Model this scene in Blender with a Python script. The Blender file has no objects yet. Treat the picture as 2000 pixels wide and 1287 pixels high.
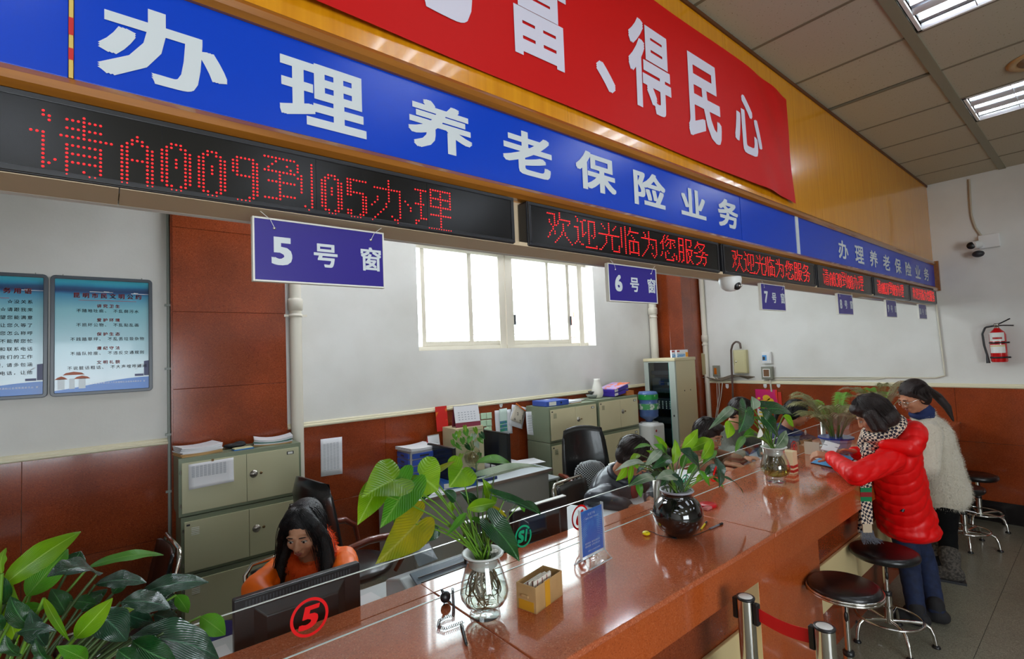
import bpy, bmesh, math, random
import numpy as np
from mathutils import Vector, Matrix, Euler
rnd = random.Random(7)
npr = np.random.default_rng(11)
SC = bpy.context.scene
COL = SC.collection

# ------------------------------------------------------------------ camera
CH, YAW, PIT, ROL, FPX = 1.86836, 0.689001, 0.0508664, -0.0414257, 965.917
_fw = Vector((math.sin(YAW)*math.cos(PIT), math.cos(YAW)*math.cos(PIT), math.sin(PIT)))
_r0 = Vector((math.cos(YAW), -math.sin(YAW), 0)); _u0 = _r0.cross(_fw)
_rt = _r0*math.cos(ROL) + _u0*math.sin(ROL)
_up = -_r0*math.sin(ROL) + _u0*math.cos(ROL)
cam_d = bpy.data.cameras.new('camera'); cam = bpy.data.objects.new('camera', cam_d); COL.objects.link(cam)
cam_d.sensor_fit = 'HORIZONTAL'; cam_d.sensor_width = 36.0; cam_d.lens = 36.0*FPX/2000.0
cam_d.clip_start = 0.05; cam_d.clip_end = 200
_m = Matrix((( _rt.x, _up.x, -_fw.x, 0), (_rt.y, _up.y, -_fw.y, 0), (_rt.z, _up.z, -_fw.z, CH), (0, 0, 0, 1)))
cam.matrix_world = _m
SC.camera = cam

# ------------------------------------------------------------------ world, exposure
SC.view_settings.view_transform = 'Standard'; SC.view_settings.look = 'None'
SC.view_settings.gamma = 1.0; SC.view_settings.use_curve_mapping = False
SC.view_settings.exposure = 0.16
W = bpy.data.worlds.new('overcast_sky'); SC.world = W; W.use_nodes = True
bg = W.node_tree.nodes['Background']; bg.inputs[0].default_value = (0.86, 0.93, 1.0, 1); bg.inputs[1].default_value = 12.0
SC.cycles.max_bounces = 9; SC.cycles.diffuse_bounces = 4; SC.cycles.glossy_bounces = 4
SC.cycles.transmission_bounces = 8; SC.cycles.transparent_max_bounces = 12
SC.cycles.caustics_reflective = False; SC.cycles.caustics_refractive = False
SC.cycles.sample_clamp_indirect = 6.0
SC.cycles.use_denoising = True

# main measures of the hall (metres): x runs along the counter, y towards the offices, z up
YB, XE, ZC, ZR = 4.355, 6.90, 3.515, 1.376     # back wall, end wall, ceiling, top of wainscot rail
XL, YFR = -3.6, -4.6                            # walls behind the photographer
YC, YG, YI, ZT = 1.081, 1.648, 1.80, 0.981      # counter: front edge, glass, inner edge, top
YF = 1.189                                      # face of the bulkhead
WX0, WX1, WZ0, WZ1 = 2.39, 5.02, 1.944, 3.05    # window in the back wall

def portal(name, loc, rot, sx, sy):
    l = bpy.data.lights.new(name, 'AREA'); l.shape = 'RECTANGLE'; l.size = sx; l.size_y = sy
    l.cycles.is_portal = True
    o = bpy.data.objects.new(name, l); COL.objects.link(o); o.location = loc; o.rotation_euler = rot
portal('window_portal', ((WX0+WX1)/2, YB+0.2, (WZ0+WZ1)/2), (-math.pi/2, 0, 0), WX1-WX0, WZ1-WZ0)
portal('entrance_portal', (-0.5, YFR-0.2, 1.5), (math.pi/2, 0, 0), 3.0, 2.2)

# ------------------------------------------------------------------ pixel helpers (a pixel and a plane give a point)
def ray(a, b): return _fw + _rt*((a-1000.0)/FPX) + _up*((643.5-b)/FPX)
def at(a, b, ax, val):
    d = ray(a, b); i = 'xyz'.index(ax); o = (0, 0, CH)[i]
    return Vector((0, 0, CH)) + d*((val-o)/d[i])
def dp(a, b, t): return Vector((0, 0, CH)) + ray(a, b)*t
def depth(p): return (Vector(p)-Vector((0, 0, CH))).dot(_fw)

# ------------------------------------------------------------------ materials
MATS = {}
def s2l(c):
    return tuple(((x/255.0)/12.92 if x/255.0 <= 0.04045 else ((x/255.0+0.055)/1.055)**2.4) for x in c) + (1.0,)
def mat(name, rgb, rough=0.5, metal=0.0, noise=None, bump=None, emit=0.0, coat=0.0, trans=0.0, ior=1.5, alpha=1.0, spec=0.5, sheen=0.0):
    """rgb in 0-255 sRGB. noise=(scale, rgb2, (sx,sy,sz), lo, hi, detail); bump=(scale, strength)"""
    if name in MATS: return MATS[name]
    m = bpy.data.materials.new(name); m.use_nodes = True; nt = m.node_tree; N = nt.nodes; L = nt.links
    b = N['Principled BSDF']; b.inputs['Base Color'].default_value = s2l(rgb)
    b.inputs['Roughness'].default_value = rough; b.inputs['Metallic'].default_value = metal
    b.inputs['Coat Weight'].default_value = coat; b.inputs['Coat Roughness'].default_value = 0.05
    b.inputs['Transmission Weight'].default_value = trans; b.inputs['IOR'].default_value = ior
    b.inputs['Specular IOR Level'].default_value = spec; b.inputs['Sheen Weight'].default_value = sheen
    if alpha < 1: b.inputs['Alpha'].default_value = alpha
    if emit: b.inputs['Emission Color'].default_value = s2l(rgb); b.inputs['Emission Strength'].default_value = emit
    if noise or bump:
        tc = N.new('ShaderNodeTexCoord')
    if noise:
        sc, rgb2, st, lo, hi, det = noise
        mp = N.new('ShaderNodeMapping'); mp.inputs['Scale'].default_value = st
        L.new(tc.outputs['Object'], mp.inputs[0])
        t = N.new('ShaderNodeTexNoise'); t.inputs['Scale'].default_value = sc; t.inputs['Detail'].default_value = det
        L.new(mp.outputs[0], t.inputs['Vector'])
        r = N.new('ShaderNodeValToRGB'); r.color_ramp.elements[0].position = lo; r.color_ramp.elements[1].position = hi
        r.color_ramp.elements[0].color = s2l(rgb); r.color_ramp.elements[1].color = s2l(rgb2)
        L.new(t.outputs[0], r.inputs[0]); L.new(r.outputs[0], b.inputs['Base Color'])
    if bump:
        t2 = N.new('ShaderNodeTexNoise'); t2.inputs['Scale'].default_value = bump[0]; t2.inputs['Detail'].default_value = 3
        L.new(tc.outputs['Object'], t2.inputs['Vector'])
        bp = N.new('ShaderNodeBump'); bp.inputs['Strength'].default_value = bump[1]; bp.inputs['Distance'].default_value = 0.01
        L.new(t2.outputs[0], bp.inputs['Height']); L.new(bp.outputs[0], b.inputs['Normal'])
    MATS[name] = m
    return m

def granite(name, c1, c2, c3, rough, big=0.0, coat=0.3):
    if name in MATS: return MATS[name]
    m = mat(name, c1, rough, coat=coat); nt = m.node_tree; N = nt.nodes; L = nt.links; b = N['Principled BSDF']
    tc = N.new('ShaderNodeTexCoord')
    v = N.new('ShaderNodeTexVoronoi'); v.inputs['Scale'].default_value = 260; L.new(tc.outputs['Object'], v.inputs['Vector'])
    r = N.new('ShaderNodeValToRGB'); e = r.color_ramp.elements
    sep = N.new('ShaderNodeSeparateColor'); L.new(v.outputs['Color'], sep.inputs[0]); L.new(sep.outputs[0], r.inputs[0])
    e[0].position = 0.0; e[0].color = s2l(c3); e[1].position = 1.0; e[1].color = s2l(c2)
    e2 = r.color_ramp.elements.new(0.22); e2.color = s2l(c1); e3 = r.color_ramp.elements.new(0.8); e3.color = s2l(c1)
    n = N.new('ShaderNodeTexNoise'); n.inputs['Scale'].default_value = 2.3; n.inputs['Detail'].default_value = 6
    L.new(tc.outputs['Object'], n.inputs['Vector'])
    mx = N.new('ShaderNodeMix'); mx.data_type = 'RGBA'; mx.blend_type = 'MULTIPLY'
    r2 = N.new('ShaderNodeValToRGB'); r2.color_ramp.elements[0].position = 0.35; r2.color_ramp.elements[1].position = 0.65
    r2.color_ramp.elements[0].color = (1-big, 1-big, 1-big, 1); r2.color_ramp.elements[1].color = (1, 1, 1, 1)
    L.new(n.outputs[0], r2.inputs[0]); mx.inputs[0].default_value = 1.0
    L.new(r.outputs[0], mx.inputs[6]); L.new(r2.outputs[0], mx.inputs[7]); L.new(mx.outputs[2], b.inputs['Base Color'])
    return m

def thin_glass(name, tint=(0.93, 0.97, 0.96), refl=0.1):
    m = bpy.data.materials.new(name); m.use_nodes = True; nt = m.node_tree; N = nt.nodes; L = nt.links
    N.remove(N['Principled BSDF']); out = N['Material Output']
    tr = N.new('ShaderNodeBsdfTransparent'); tr.inputs[0].default_value = tint + (1,)
    gl = N.new('ShaderNodeBsdfGlossy'); gl.inputs['Roughness'].default_value = 0.02
    fr = N.new('ShaderNodeFresnel'); ge = N.new('ShaderNodeNewGeometry'); mr = N.new('ShaderNodeMapRange')
    mr.inputs[3].default_value = 1.45; mr.inputs[4].default_value = 1/1.45   # same reflection from both sides of the sheet
    L.new(ge.outputs['Backfacing'], mr.inputs[0]); L.new(mr.outputs[0], fr.inputs[0])
    mt = N.new('ShaderNodeMath'); mt.operation = 'MULTIPLY'; mt.inputs[1].default_value = refl/0.04*0.5
    L.new(fr.outputs[0], mt.inputs[0]); mt.use_clamp = True
    mx = N.new('ShaderNodeMixShader'); L.new(mt.outputs[0], mx.inputs[0]); L.new(tr.outputs[0], mx.inputs[1]); L.new(gl.outputs[0], mx.inputs[2])
    L.new(mx.outputs[0], out.inputs[0]); MATS[name] = m
    return m

def leaf_mat(name, rgb, rgb2, trans=0.35, rough=0.3, vein=(120, 160, 80), yell=0.0):
    m = bpy.data.materials.new(name); m.use_nodes = True; nt = m.node_tree; N = nt.nodes; L = nt.links
    b = N['Principled BSDF']; out = N['Material Output']; b.inputs['Roughness'].default_value = rough
    b.inputs['Specular IOR Level'].default_value = 0.6
    uv = N.new('ShaderNodeUVMap'); sep = N.new('ShaderNodeSeparateXYZ'); L.new(uv.outputs[0], sep.inputs[0])
    ab = N.new('ShaderNodeMath'); ab.operation = 'ABSOLUTE'; L.new(sep.outputs[1], ab.inputs[0])
    # side veins: stripes slanting towards the tip
    ml = N.new('ShaderNodeMath'); ml.operation = 'MULTIPLY_ADD'; L.new(ab.outputs[0], ml.inputs[0]); ml.inputs[1].default_value = -0.9; L.new(sep.outputs[0], ml.inputs[2])
    sn = N.new('ShaderNodeMath'); sn.operation = 'MULTIPLY'; L.new(ml.outputs[0], sn.inputs[0]); sn.inputs[1].default_value = 60
    si = N.new('ShaderNodeMath'); si.operation = 'SINE'; L.new(sn.outputs[0], si.inputs[0])
    tc = N.new('ShaderNodeTexCoord'); n = N.new('ShaderNodeTexNoise'); n.inputs['Scale'].default_value = 9; L.new(tc.outputs['Object'], n.inputs['Vector'])
    r = N.new('ShaderNodeValToRGB'); r.color_ramp.elements[0].position = 0.35; r.color_ramp.elements[1].position = 0.65
    r.color_ramp.elements[0].color = s2l(rgb); r.color_ramp.elements[1].color = s2l(rgb2); L.new(n.outputs[0], r.inputs[0])
    rr = N.new('ShaderNodeValToRGB'); rr.color_ramp.elements[0].position = 0.0; rr.color_ramp.elements[1].position = 0.07
    rr.color_ramp.elements[0].color = (1, 1, 1, 1); rr.color_ramp.elements[1].color = (0, 0, 0, 1); L.new(ab.outputs[0], rr.inputs[0])
    mx = N.new('ShaderNodeMix'); mx.data_type = 'RGBA'; L.new(rr.outputs[0], mx.inputs[0]); L.new(r.outputs[0], mx.inputs[6]); mx.inputs[7].default_value = s2l(vein)
    L.new(mx.outputs[2], b.inputs['Base Color'])
    bp = N.new('ShaderNodeBump'); bp.inputs['Strength'].default_value = 0.45; bp.inputs['Distance'].default_value = 0.004
    L.new(si.outputs[0], bp.inputs['Height']); L.new(bp.outputs[0], b.inputs['Normal'])
    tl = N.new('ShaderNodeBsdfTranslucent'); L.new(mx.outputs[2], tl.inputs[0])
    ms = N.new('ShaderNodeMixShader'); ms.inputs[0].default_value = trans; L.new(b.outputs[0], ms.inputs[1]); L.new(tl.outputs[0], ms.inputs[2])
    L.new(ms.outputs[0], out.inputs[0]); MATS[name] = m
    return m

# ------------------------------------------------------------------ mesh builder
class G:
    def __init__(s): s.v = []; s.f = []; s.mi = []; s.sm = []; s.uv = {}
    def add(s, vs, fs, mi=0, smooth=False):
        o = len(s.v); s.v += [tuple(q) for q in vs]
        for f in fs: s.f.append(tuple(o+i for i in f)); s.mi.append(mi); s.sm.append(smooth)
        return s
    def box(s, x0, x1, y0, y1, z0, z1, mi=0, M=None):
        vs = [Vector(p) for p in ((x0,y0,z0),(x1,y0,z0),(x1,y1,z0),(x0,y1,z0),(x0,y0,z1),(x1,y0,z1),(x1,y1,z1),(x0,y1,z1))]
        if M is not None: vs = [M @ q for q in vs]
        return s.add(vs, [(0,3,2,1),(4,5,6,7),(0,1,5,4),(1,2,6,5),(2,3,7,6),(3,0,4,7)], mi)
    def cbox(s, c, d, M=None, mi=0):
        m = Matrix.Translation(Vector(c)) @ (M.to_4x4() if M is not None else Matrix.Identity(4))
        return s.box(-d[0]/2, d[0]/2, -d[1]/2, d[1]/2, -d[2]/2, d[2]/2, mi, m)
    def tube(s, pts, r, n=8, mi=0, caps=True, closed=False, smooth=True):
        pts = [Vector(p) for p in pts]; k = len(pts)
        rs = r if isinstance(r, (list, tuple)) else [r]*k
        vs = []; prev = None
        for i, p in enumerate(pts):
            if closed: t = (pts[(i+1) % k]-pts[i-1])
            else: t = pts[min(i+1, k-1)]-pts[max(i-1, 0)]
            t = t.normalized() if t.length > 1e-9 else Vector((0, 0, 1))
            if prev is None:
                a = Vector((0, 0, 1)) if abs(t.z) < 0.9 else Vector((1, 0, 0)); u = t.cross(a).normalized()
            else:
                u = (prev - t*prev.dot(t)); u = u.normalized() if u.length > 1e-6 else t.orthogonal().normalized()
            prev = u; w = t.cross(u)
            for j in range(n):
                a = 2*math.pi*j/n; vs.append(p + (u*math.cos(a)+w*math.sin(a))*rs[i])
        fs = []
        for i in range(k if closed else k-1):
            i2 = (i+1) % k
            for j in range(n): fs.append((i*n+j, i*n+(j+1) % n, i2*n+(j+1) % n, i2*n+j))
        s.add(vs, fs, mi, smooth)
        if caps and not closed:
            s.add(vs[:n], [tuple(range(n))[::-1]], mi); s.add(vs[-n:], [tuple(range(n))], mi)
        return s
    def lathe(s, prof, n=32, c=(0, 0, 0), mi=0, smooth=True, M=None, cap0=True, cap1=True):
        vs = []; k = len(prof); c = Vector(c)
        for r, z in prof:
            for j in range(n):
                a = 2*math.pi*j/n; q = Vector((r*math.cos(a), r*math.sin(a), z))
                if M is not None: q = M @ q
                vs.append(c+q)
        fs = [(i*n+j, i*n+(j+1) % n, (i+1)*n+(j+1) % n, (i+1)*n+j) for i in range(k-1) for j in range(n)]
        s.add(vs, fs, mi, smooth)
        if cap0 and prof[0][0] > 1e-6: s.add(vs[:n], [tuple(range(n))[::-1]], mi)
        if cap1 and prof[-1][0] > 1e-6: s.add(vs[-n:], [tuple(range(n))], mi)
        return s
    def ell(s, c, r, M=None, nu=16, nv=10, mi=0):
        vs = []; c = Vector(c)
        for i in range(nv+1):
            th = math.pi*i/nv
            for j in range(nu):
                ph = 2*math.pi*j/nu
                q = Vector((r[0]*math.sin(th)*math.cos(ph), r[1]*math.sin(th)*math.sin(ph), -r[2]*math.cos(th)))
                if M is not None: q = M @ q
                vs.append(c+q)
        fs = [(i*nu+j, i*nu+(j+1) % nu, (i+1)*nu+(j+1) % nu, (i+1)*nu+j) for i in range(nv) for j in range(nu)]
        return s.add(vs, fs, mi, True)
    def cone(s, a, ra, b, rb, n=14):
        """round cone from a to b (closed, for remeshing)"""
        a = Vector(a); b = Vector(b); d = b-a; L = d.length
        if L < 1e-6: return s.ell(a, (ra, ra, ra), nu=n, nv=8)
        q = d.normalized(); pts = []; rr = []
        for k in range(5):
            t = math.pi/2*(k/4.0); pts.append(a - q*ra*math.cos(t)); rr.append(max(ra*math.sin(t), ra*0.03))
        m = max(1, int(L/0.04))
        for k in range(1, m): pts.append(a+d*(k/m)); rr.append(ra+(rb-ra)*k/m)
        for k in range(5):
            t = math.pi/2*(1-k/4.0); pts.append(b + q*rb*math.cos(t)); rr.append(max(rb*math.sin(t), rb*0.03))
        return s.tube(pts, rr, n)
    def prism(s, poly, h0, h1, f, mi=0):
        """extrude 2-D outline; f(u, v, h) gives the 3-D point"""
        n = len(poly); vs = [f(p[0], p[1], h0) for p in poly]+[f(p[0], p[1], h1) for p in poly]
        fs = [tuple(range(n))[::-1], tuple(range(n, 2*n))]+[(i, (i+1) % n, n+(i+1) % n, n+i) for i in range(n)]
        return s.add(vs, fs, mi)
    def merge(s, g, mi=None):
        o = len(s.v); s.v += g.v
        for f, m_, sm in zip(g.f, g.mi, g.sm): s.f.append(tuple(o+i for i in f)); s.mi.append(m_ if mi is None else mi); s.sm.append(sm)
        return s
    def mesh(s, name, off=Vector((0, 0, 0))):
        me = bpy.data.meshes.new(name)
        vv = np.array(s.v, dtype=float) - np.array(off)
        me.from_pydata(vv.tolist(), [], s.f)
        me.polygons.foreach_set('material_index', s.mi); me.polygons.foreach_set('use_smooth', s.sm)
        me.update()
        return me

def wloc(o):
    l = Vector((0, 0, 0))
    while o is not None: l += o.location; o = o.parent
    return l
def link(o): COL.objects.link(o); return o
def thing(name, label, cat, loc, group=None):
    o = bpy.data.objects.new(name, None); o.empty_display_size = 0.05; link(o); o.location = loc
    o['label'] = label; o['category'] = cat
    if group: o['group'] = group
    return o
def part(name, g, m, parent=None, bevel=0.0, label=None, kind=None, seg=2, solid=0.0, origin=None):
    """one mesh object, geometry given in world coordinates"""
    off = wloc(parent) if parent is not None else (Vector(origin) if origin is not None else Vector((0, 0, 0)))
    me = g.mesh(name, off) if isinstance(g, G) else g
    o = bpy.data.objects.new(name, me); link(o)
    for x in (m if isinstance(m, (list, tuple)) else [m]): me.materials.append(x)
    if parent is not None: o.parent = parent
    elif origin is not None: o.location = origin
    if solid: q = o.modifiers.new('solid', 'SOLIDIFY'); q.thickness = solid; q.offset = 0
    if bevel:
        q = o.modifiers.new('bevel', 'BEVEL'); q.width = bevel; q.segments = seg; q.limit_method = 'ANGLE'; q.angle_limit = 0.6
    if label: o['label'] = label
    if kind: o['kind'] = kind
    return o
def single(name, g, m, label, cat, group=None, bevel=0.0, solid=0.0, seg=2):
    vv = np.array(g.v); c = vv.mean(0); c[2] = vv[:, 2].min()
    o = part(name, g, m, None, bevel, label, origin=Vector(c), solid=solid, seg=seg)
    o['category'] = cat
    if group: o['group'] = group
    return o
def struct(name, g, m, parent=None, bevel=0.0):
    o = part(name, g, m, parent, bevel)
    if parent is None: o['kind'] = 'structure'
    return o
def copy_tree(root, loc, label=None, name=None, rotz=None):
    r = root.copy(); COL.objects.link(r); r.location = loc
    if rotz is not None: r.rotation_euler = (0, 0, rotz)
    if label: r['label'] = label
    for c in list(root.children):
        d = c.copy(); COL.objects.link(d); d.parent = r
        for e in list(c.children):
            h = e.copy(); COL.objects.link(h); h.parent = d
    return r

# ------------------------------------------------------------------ lettering
_gc = {}
def glyph(ch, off=0.0):
    k = (ch, off)
    if k in _gc: return _gc[k]
    c = bpy.data.curves.new('t', 'FONT'); c.body = ch; c.size = 1.0; c.offset = off; c.resolution_u = 3
    o = bpy.data.objects.new('t', c); COL.objects.link(o); bpy.context.view_layer.update()
    me = bpy.data.meshes.new_from_object(o.evaluated_get(bpy.context.evaluated_depsgraph_get()))
    v = np.array([q.co[:2] for q in me.vertices]).reshape(-1, 2); f = [tuple(p.vertices) for p in me.polygons]
    bpy.data.objects.remove(o); bpy.data.curves.remove(c); bpy.data.meshes.remove(me)
    _gc[k] = (v, f); return v, f
def put_glyph(g, ch, u0, u1, v0, v1, fn, off=0.03, mi=0):
    """glyph stretched into the box u0..u1, v0..v1; fn(u, v) -> point"""
    v, f = glyph(ch)
    if len(v) == 0: return
    lo = v.min(0)-off; hi = v.max(0)+off; s = np.maximum(hi-lo, 1e-6)
    # a heavy face: the outline is laid down several times, each shifted a little and a hair deeper
    sh = [(0, 0)]+([(a*off, b*off) for a, b in ((1, 1), (1, -1), (-1, 1), (-1, -1), (0, 1), (1, 0), (0, -1), (-1, 0))] if off else [])
    for k, (dx, dy) in enumerate(sh):
        pts = []
        for q in v:
            p = fn(u0+(q[0]+dx-lo[0])/s[0]*(u1-u0), v0+(q[1]+dy-lo[1])/s[1]*(v1-v0)); pts.append((p[0], p[1]-k*.00004, p[2]))
        g.add(pts, f, mi)
def put_text(g, txt, u, v, size, fn, off=0.0, sx=1.0, gap=0.0, align='l', mi=0):
    """line of text with natural spacing; size = em height"""
    adv = []
    for ch in txt:
        if ch == ' ': adv.append(0.5); continue
        adv.append(1.0 if ord(ch) > 0x2000 else 0.6)
    tot = sum(adv)*size*sx + gap*(len(txt)-1); x = u - (tot/2 if align == 'c' else tot if align == 'r' else 0)
    for ch, a in zip(txt, adv):
        if ch != ' ':
            gv, gf = glyph(ch)
            for dx, dy in ([(0, 0)] if not off else [(0, 0), (off, 0), (-off, 0), (0, off), (0, -off)]):
                if len(gv): g.add([fn(x+(q[0]+dx)*size*sx, v+(q[1]+dy)*size) for q in gv], gf, mi)
        x += a*size*sx+gap
# ------------------------------------------------------------------ materials of the room
M_wall = mat('white_wall_paint', (226, 225, 220), 0.85, noise=(1.6, (214, 212, 205), (1, 1, 1), 0.4, 0.7, 4), bump=(60, 0.05))
M_ceil = mat('ceiling_board', (182, 177, 156), 0.9, noise=(95, (136, 122, 98), (1, 1, 1), 0.66, 0.72, 2))
M_bar = mat('ceiling_bar', (136, 134, 112), 0.5)
M_void = mat('dark_void', (22, 20, 18), 0.9)
M_gran = granite('red_granite', (150, 64, 28), (168, 82, 44), (118, 46, 22), 0.17, 0.32)
M_gtop = granite('counter_granite', (190, 98, 60), (212, 128, 92), (152, 74, 46), 0.10, 0.12, 0.35)
M_gapr = granite('counter_apron_granite', (182, 84, 34), (194, 100, 50), (158, 70, 28), 0.2, 0.12)
M_floor = granite('grey_terrazzo', (146, 144, 126), (184, 182, 166), (96, 94, 82), 0.32, 0.2, 0.15)
M_black = mat('black_stone', (24, 20, 20), 0.25)
M_rail = mat('cream_rail', (226, 218, 188), 0.45)
M_wood = mat('varnished_wood', (222, 150, 20), 0.22, noise=(3.0, (204, 130, 10), (14.0, 14.0, 0.7), 0.3, 0.7, 4), coat=0.4)
M_wood2 = mat('varnished_moulding', (166, 104, 34), 0.2, noise=(3.0, (132, 76, 22), (0.6, 12.0, 12.0), 0.3, 0.7, 4), coat=0.5)
M_soff = mat('pale_soffit_board', (204, 182, 150), 0.6)
M_alu = mat('window_aluminium', (214, 206, 190), 0.4, metal=0.2)
M_chrome = mat('chrome', (210, 208, 202), 0.12, metal=1.0)
M_steel = mat('brushed_steel', (176, 172, 164), 0.28, metal=1.0)
M_glass = thin_glass('clear_glass')
M_pipe = mat('cream_pipe', (222, 216, 200), 0.45)
M_gpipe = mat('grey_pipe', (150, 158, 150), 0.45)
M_white = mat('white_plastic', (228, 228, 226), 0.4)
M_blackp = mat('black_plastic', (22, 22, 24), 0.35)
M_dark = mat('dark_grey', (46, 46, 50), 0.5)

# floor: slabs laid with seams on the public side, plain beneath the offices
fl = struct('floor', G().box(XL-0.2, XE+0.3, YFR-0.2, YB+0.3, -0.2, -0.004), M_void)
T = 1.0
fx = 0.04
k = 0
for i in range(-4, 7):
    for j in range(-5, 5):
        x0, y0 = i*T+fx, j*T+0.64
        x1, y1 = min(x0+T, XE), min(y0+T, YB)
        if x0 >= XE or y0 >= YB or x1 <= XL or y1 < YFR: continue
        part('floor_slab', G().box(max(x0, XL)+.0012, x1-.0012, max(y0, YFR)+.0012, y1-.0012, -0.004, 0.0), M_floor, fl)

# ceiling with 0.6 x 1.2 m boards in a bar grid
gx0, gy0 = 2.199, 0.597
cl = struct('ceiling', G().box(XL-0.2, XE+0.3, YFR-0.2, YB+0.3, ZC+0.045, ZC+0.2), M_void)
TROF = []
def is_trof(ix, iy): return (ix % 3 == 1) and iy in (-1, -3) or (ix % 3 == 1 and iy == 2)
tiles_me = {}
for ix in range(-10, 8):
    for iy in range(-5, 4):
        x0 = gx0+0.6*ix; x1 = x0+0.6
        y0 = gy0+1.2*iy; y1 = y0+1.2
        if x1 < XL or x0 > XE or y1 < YFR or y0 > YB: continue
        x0, x1, y0, y1 = max(x0, XL), min(x1, XE), max(y0, YFR), min(y1, YB)
        if is_trof(ix, iy) and x1-x0 > 0.55 and not (iy == 2 and x0 < .4): TROF.append((x0, y0, x1, y1, iy)); continue
        tilt = 0.0
        g = G().box(x0+.010, x1-.010, y0+.014, y1-.014, ZC+0.002, ZC+0.016)
        if ix == 2 and iy == 0:                       # one board has slipped and leaves a dark gap
            g = G().box(x0+.010, x1-.034, y0+.014, y1-.014, ZC+0.004, ZC+0.018)
        part('ceiling_board', g, M_ceil, cl)
gb = G()
for ix in range(-10, 9):
    x = gx0+0.6*ix
    if XL < x < XE: gb.box(x-.009, x+.009, YFR, YB, ZC-.001, ZC+.012)
part('cross_bars', gb, mat('cross_bar', (120, 112, 92), .6), cl, kind='stuff')
for iy in range(-5, 4):
    y = gy0+1.2*iy
    if YFR < y < YB: part('main_bar', G().box(XL, XE, y-.026, y+.026, ZC-.004, ZC+.012), M_bar, cl)

# troffers
M_tube = mat('fluorescent_tube', (235, 245, 255), 0.4, emit=17.0)
M_tube2 = mat('added_office_tube', (240, 246, 255), 0.4, emit=80.0)  # tubes of unseen office lights, added to brighten the staff side
M_refl = mat('louvre_aluminium', (235, 238, 244), 0.32, metal=1.0)
near = sorted(TROF, key=lambda q: (q[0]-3.5)**2+(q[1]+0.2)**2)
def trof_label(x0, y0, iy):
    if iy == 2: return 'added unseen louvred ceiling light over the offices behind the bulkhead, number %s from the left wall' % ['one', 'two', 'three', 'four', 'five', 'six', 'seven'][int((x0+4)/1.8)]
    if iy == -1 and 2.6 < x0 < 3.2: return 'lit louvred ceiling light cut off by the top edge of the picture'
    if iy == -1 and 4.4 < x0 < 5.0: return 'lit louvred ceiling light beside the round ceiling speaker, nearer the end wall'
    return 'louvred ceiling light over the public side, %s, %s from the left wall' % ('near the bulkhead' if iy == -1 else 'near the entrance', ['first', 'second', 'third', 'fourth', 'fifth', 'sixth', 'seventh'][int((x0+4)/1.8)])
for (x0, y0, x1, y1, iy) in TROF:
    t = thing('ceiling_light', trof_label(x0, y0, iy), 'ceiling light', ((x0+x1)/2, (y0+y1)/2, ZC), 'louvred ceiling lights')
    g = G()
    for a in ((x0+.012, x0+.028, y0+.036, y1-.036), (x1-.028, x1-.012, y0+.036, y1-.036), (x0+.012, x1-.012, y0+.036, y0+.052), (x1-.588, x1-.012, y1-.052, y1-.036)):
        g.box(a[0], a[1], a[2], a[3], ZC-.004, ZC+.012)
    part('frame', g, M_white, t)
    part('tray', G().box(x0+.028, x1-.028, y0+.052, y1-.052, ZC+.028, ZC+.032), M_refl, t)
    w = (x1-x0-.056)
    for q in range(3):
        xx = x0+.028+w*(q+.5)/3
        part('tube', G().tube([(xx, y0+.06, ZC+.016), (xx, y1-.06, ZC+.016)], .009, 8), M_tube2 if iy == 2 else M_tube, t)
    for q in range(4):
        xx = x0+.028+w*q/3; hw = .022 if 0 < q < 3 else .012
        part('louvre_blade', G().prism([(-hw, .026), (-.002, .0), (.002, .0), (hw, .026)], y0+.052, y1-.052, lambda u, v, h: (xx+u, h, ZC+v-.002)), M_refl, t)
    for q in range(1, 5):
        yy = y0+.052+(y1-y0-.104)*q/5
        part('cross_blade', G().box(x0+.028, x1-.028, yy-.002, yy+.002, ZC, ZC+.018), M_refl, t)

# round speaker in the ceiling
t = thing('ceiling_speaker', 'round ceiling speaker with cream ring between the two ceiling lights', 'speaker', (4.33, 0.17, ZC))
part('ring', G().lathe([(.100, -.004), (.135, -.012), (.150, -.002), (.150, .0)], 40, (4.33, 0.17, ZC)), mat('cream_ring', (190, 160, 110), .5), t)
part('grille', G().lathe([(.0001, -.010), (.100, -.008), (.100, .0)], 40, (4.33, 0.17, ZC)), mat('speaker_grille', (150, 140, 118), .7), t)

# back wall with its window hole
wb = G()
ox0, ox1, oz0, oz1 = -2.8, -1.0, 1.7, 3.0
wb.box(XL, WX0, YB, YB+.26, 0, ZC+.05).box(WX0, WX1, YB, YB+.26, 0, WZ0).box(WX0, WX1, YB, YB+.26, WZ1, ZC+.05).box(WX1, XE+.26, YB, YB+.26, 0, ZC+.05)
wall_back = struct('wall_back', wb, M_wall)
we = struct('wall_end', G().box(XE, XE+.2, YFR, YB, 0, ZC+.05), M_wall)
wl = struct('wall_side', G().box(XL-.2, XL, YFR, YB, 0, ZC+.05), M_wall)
wf = G(); wf.box(XL, -2.0, YFR-.2, YFR, 0, ZC+.05).box(1.0, XE, YFR-.2, YFR, 0, ZC+.05).box(-2.0, 1.0, YFR-.2, YFR, 2.6, ZC+.05).box(-2, 1, YFR-.2, YFR, 0, .4)
wf = struct('wall_front', wf, M_wall)

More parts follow.
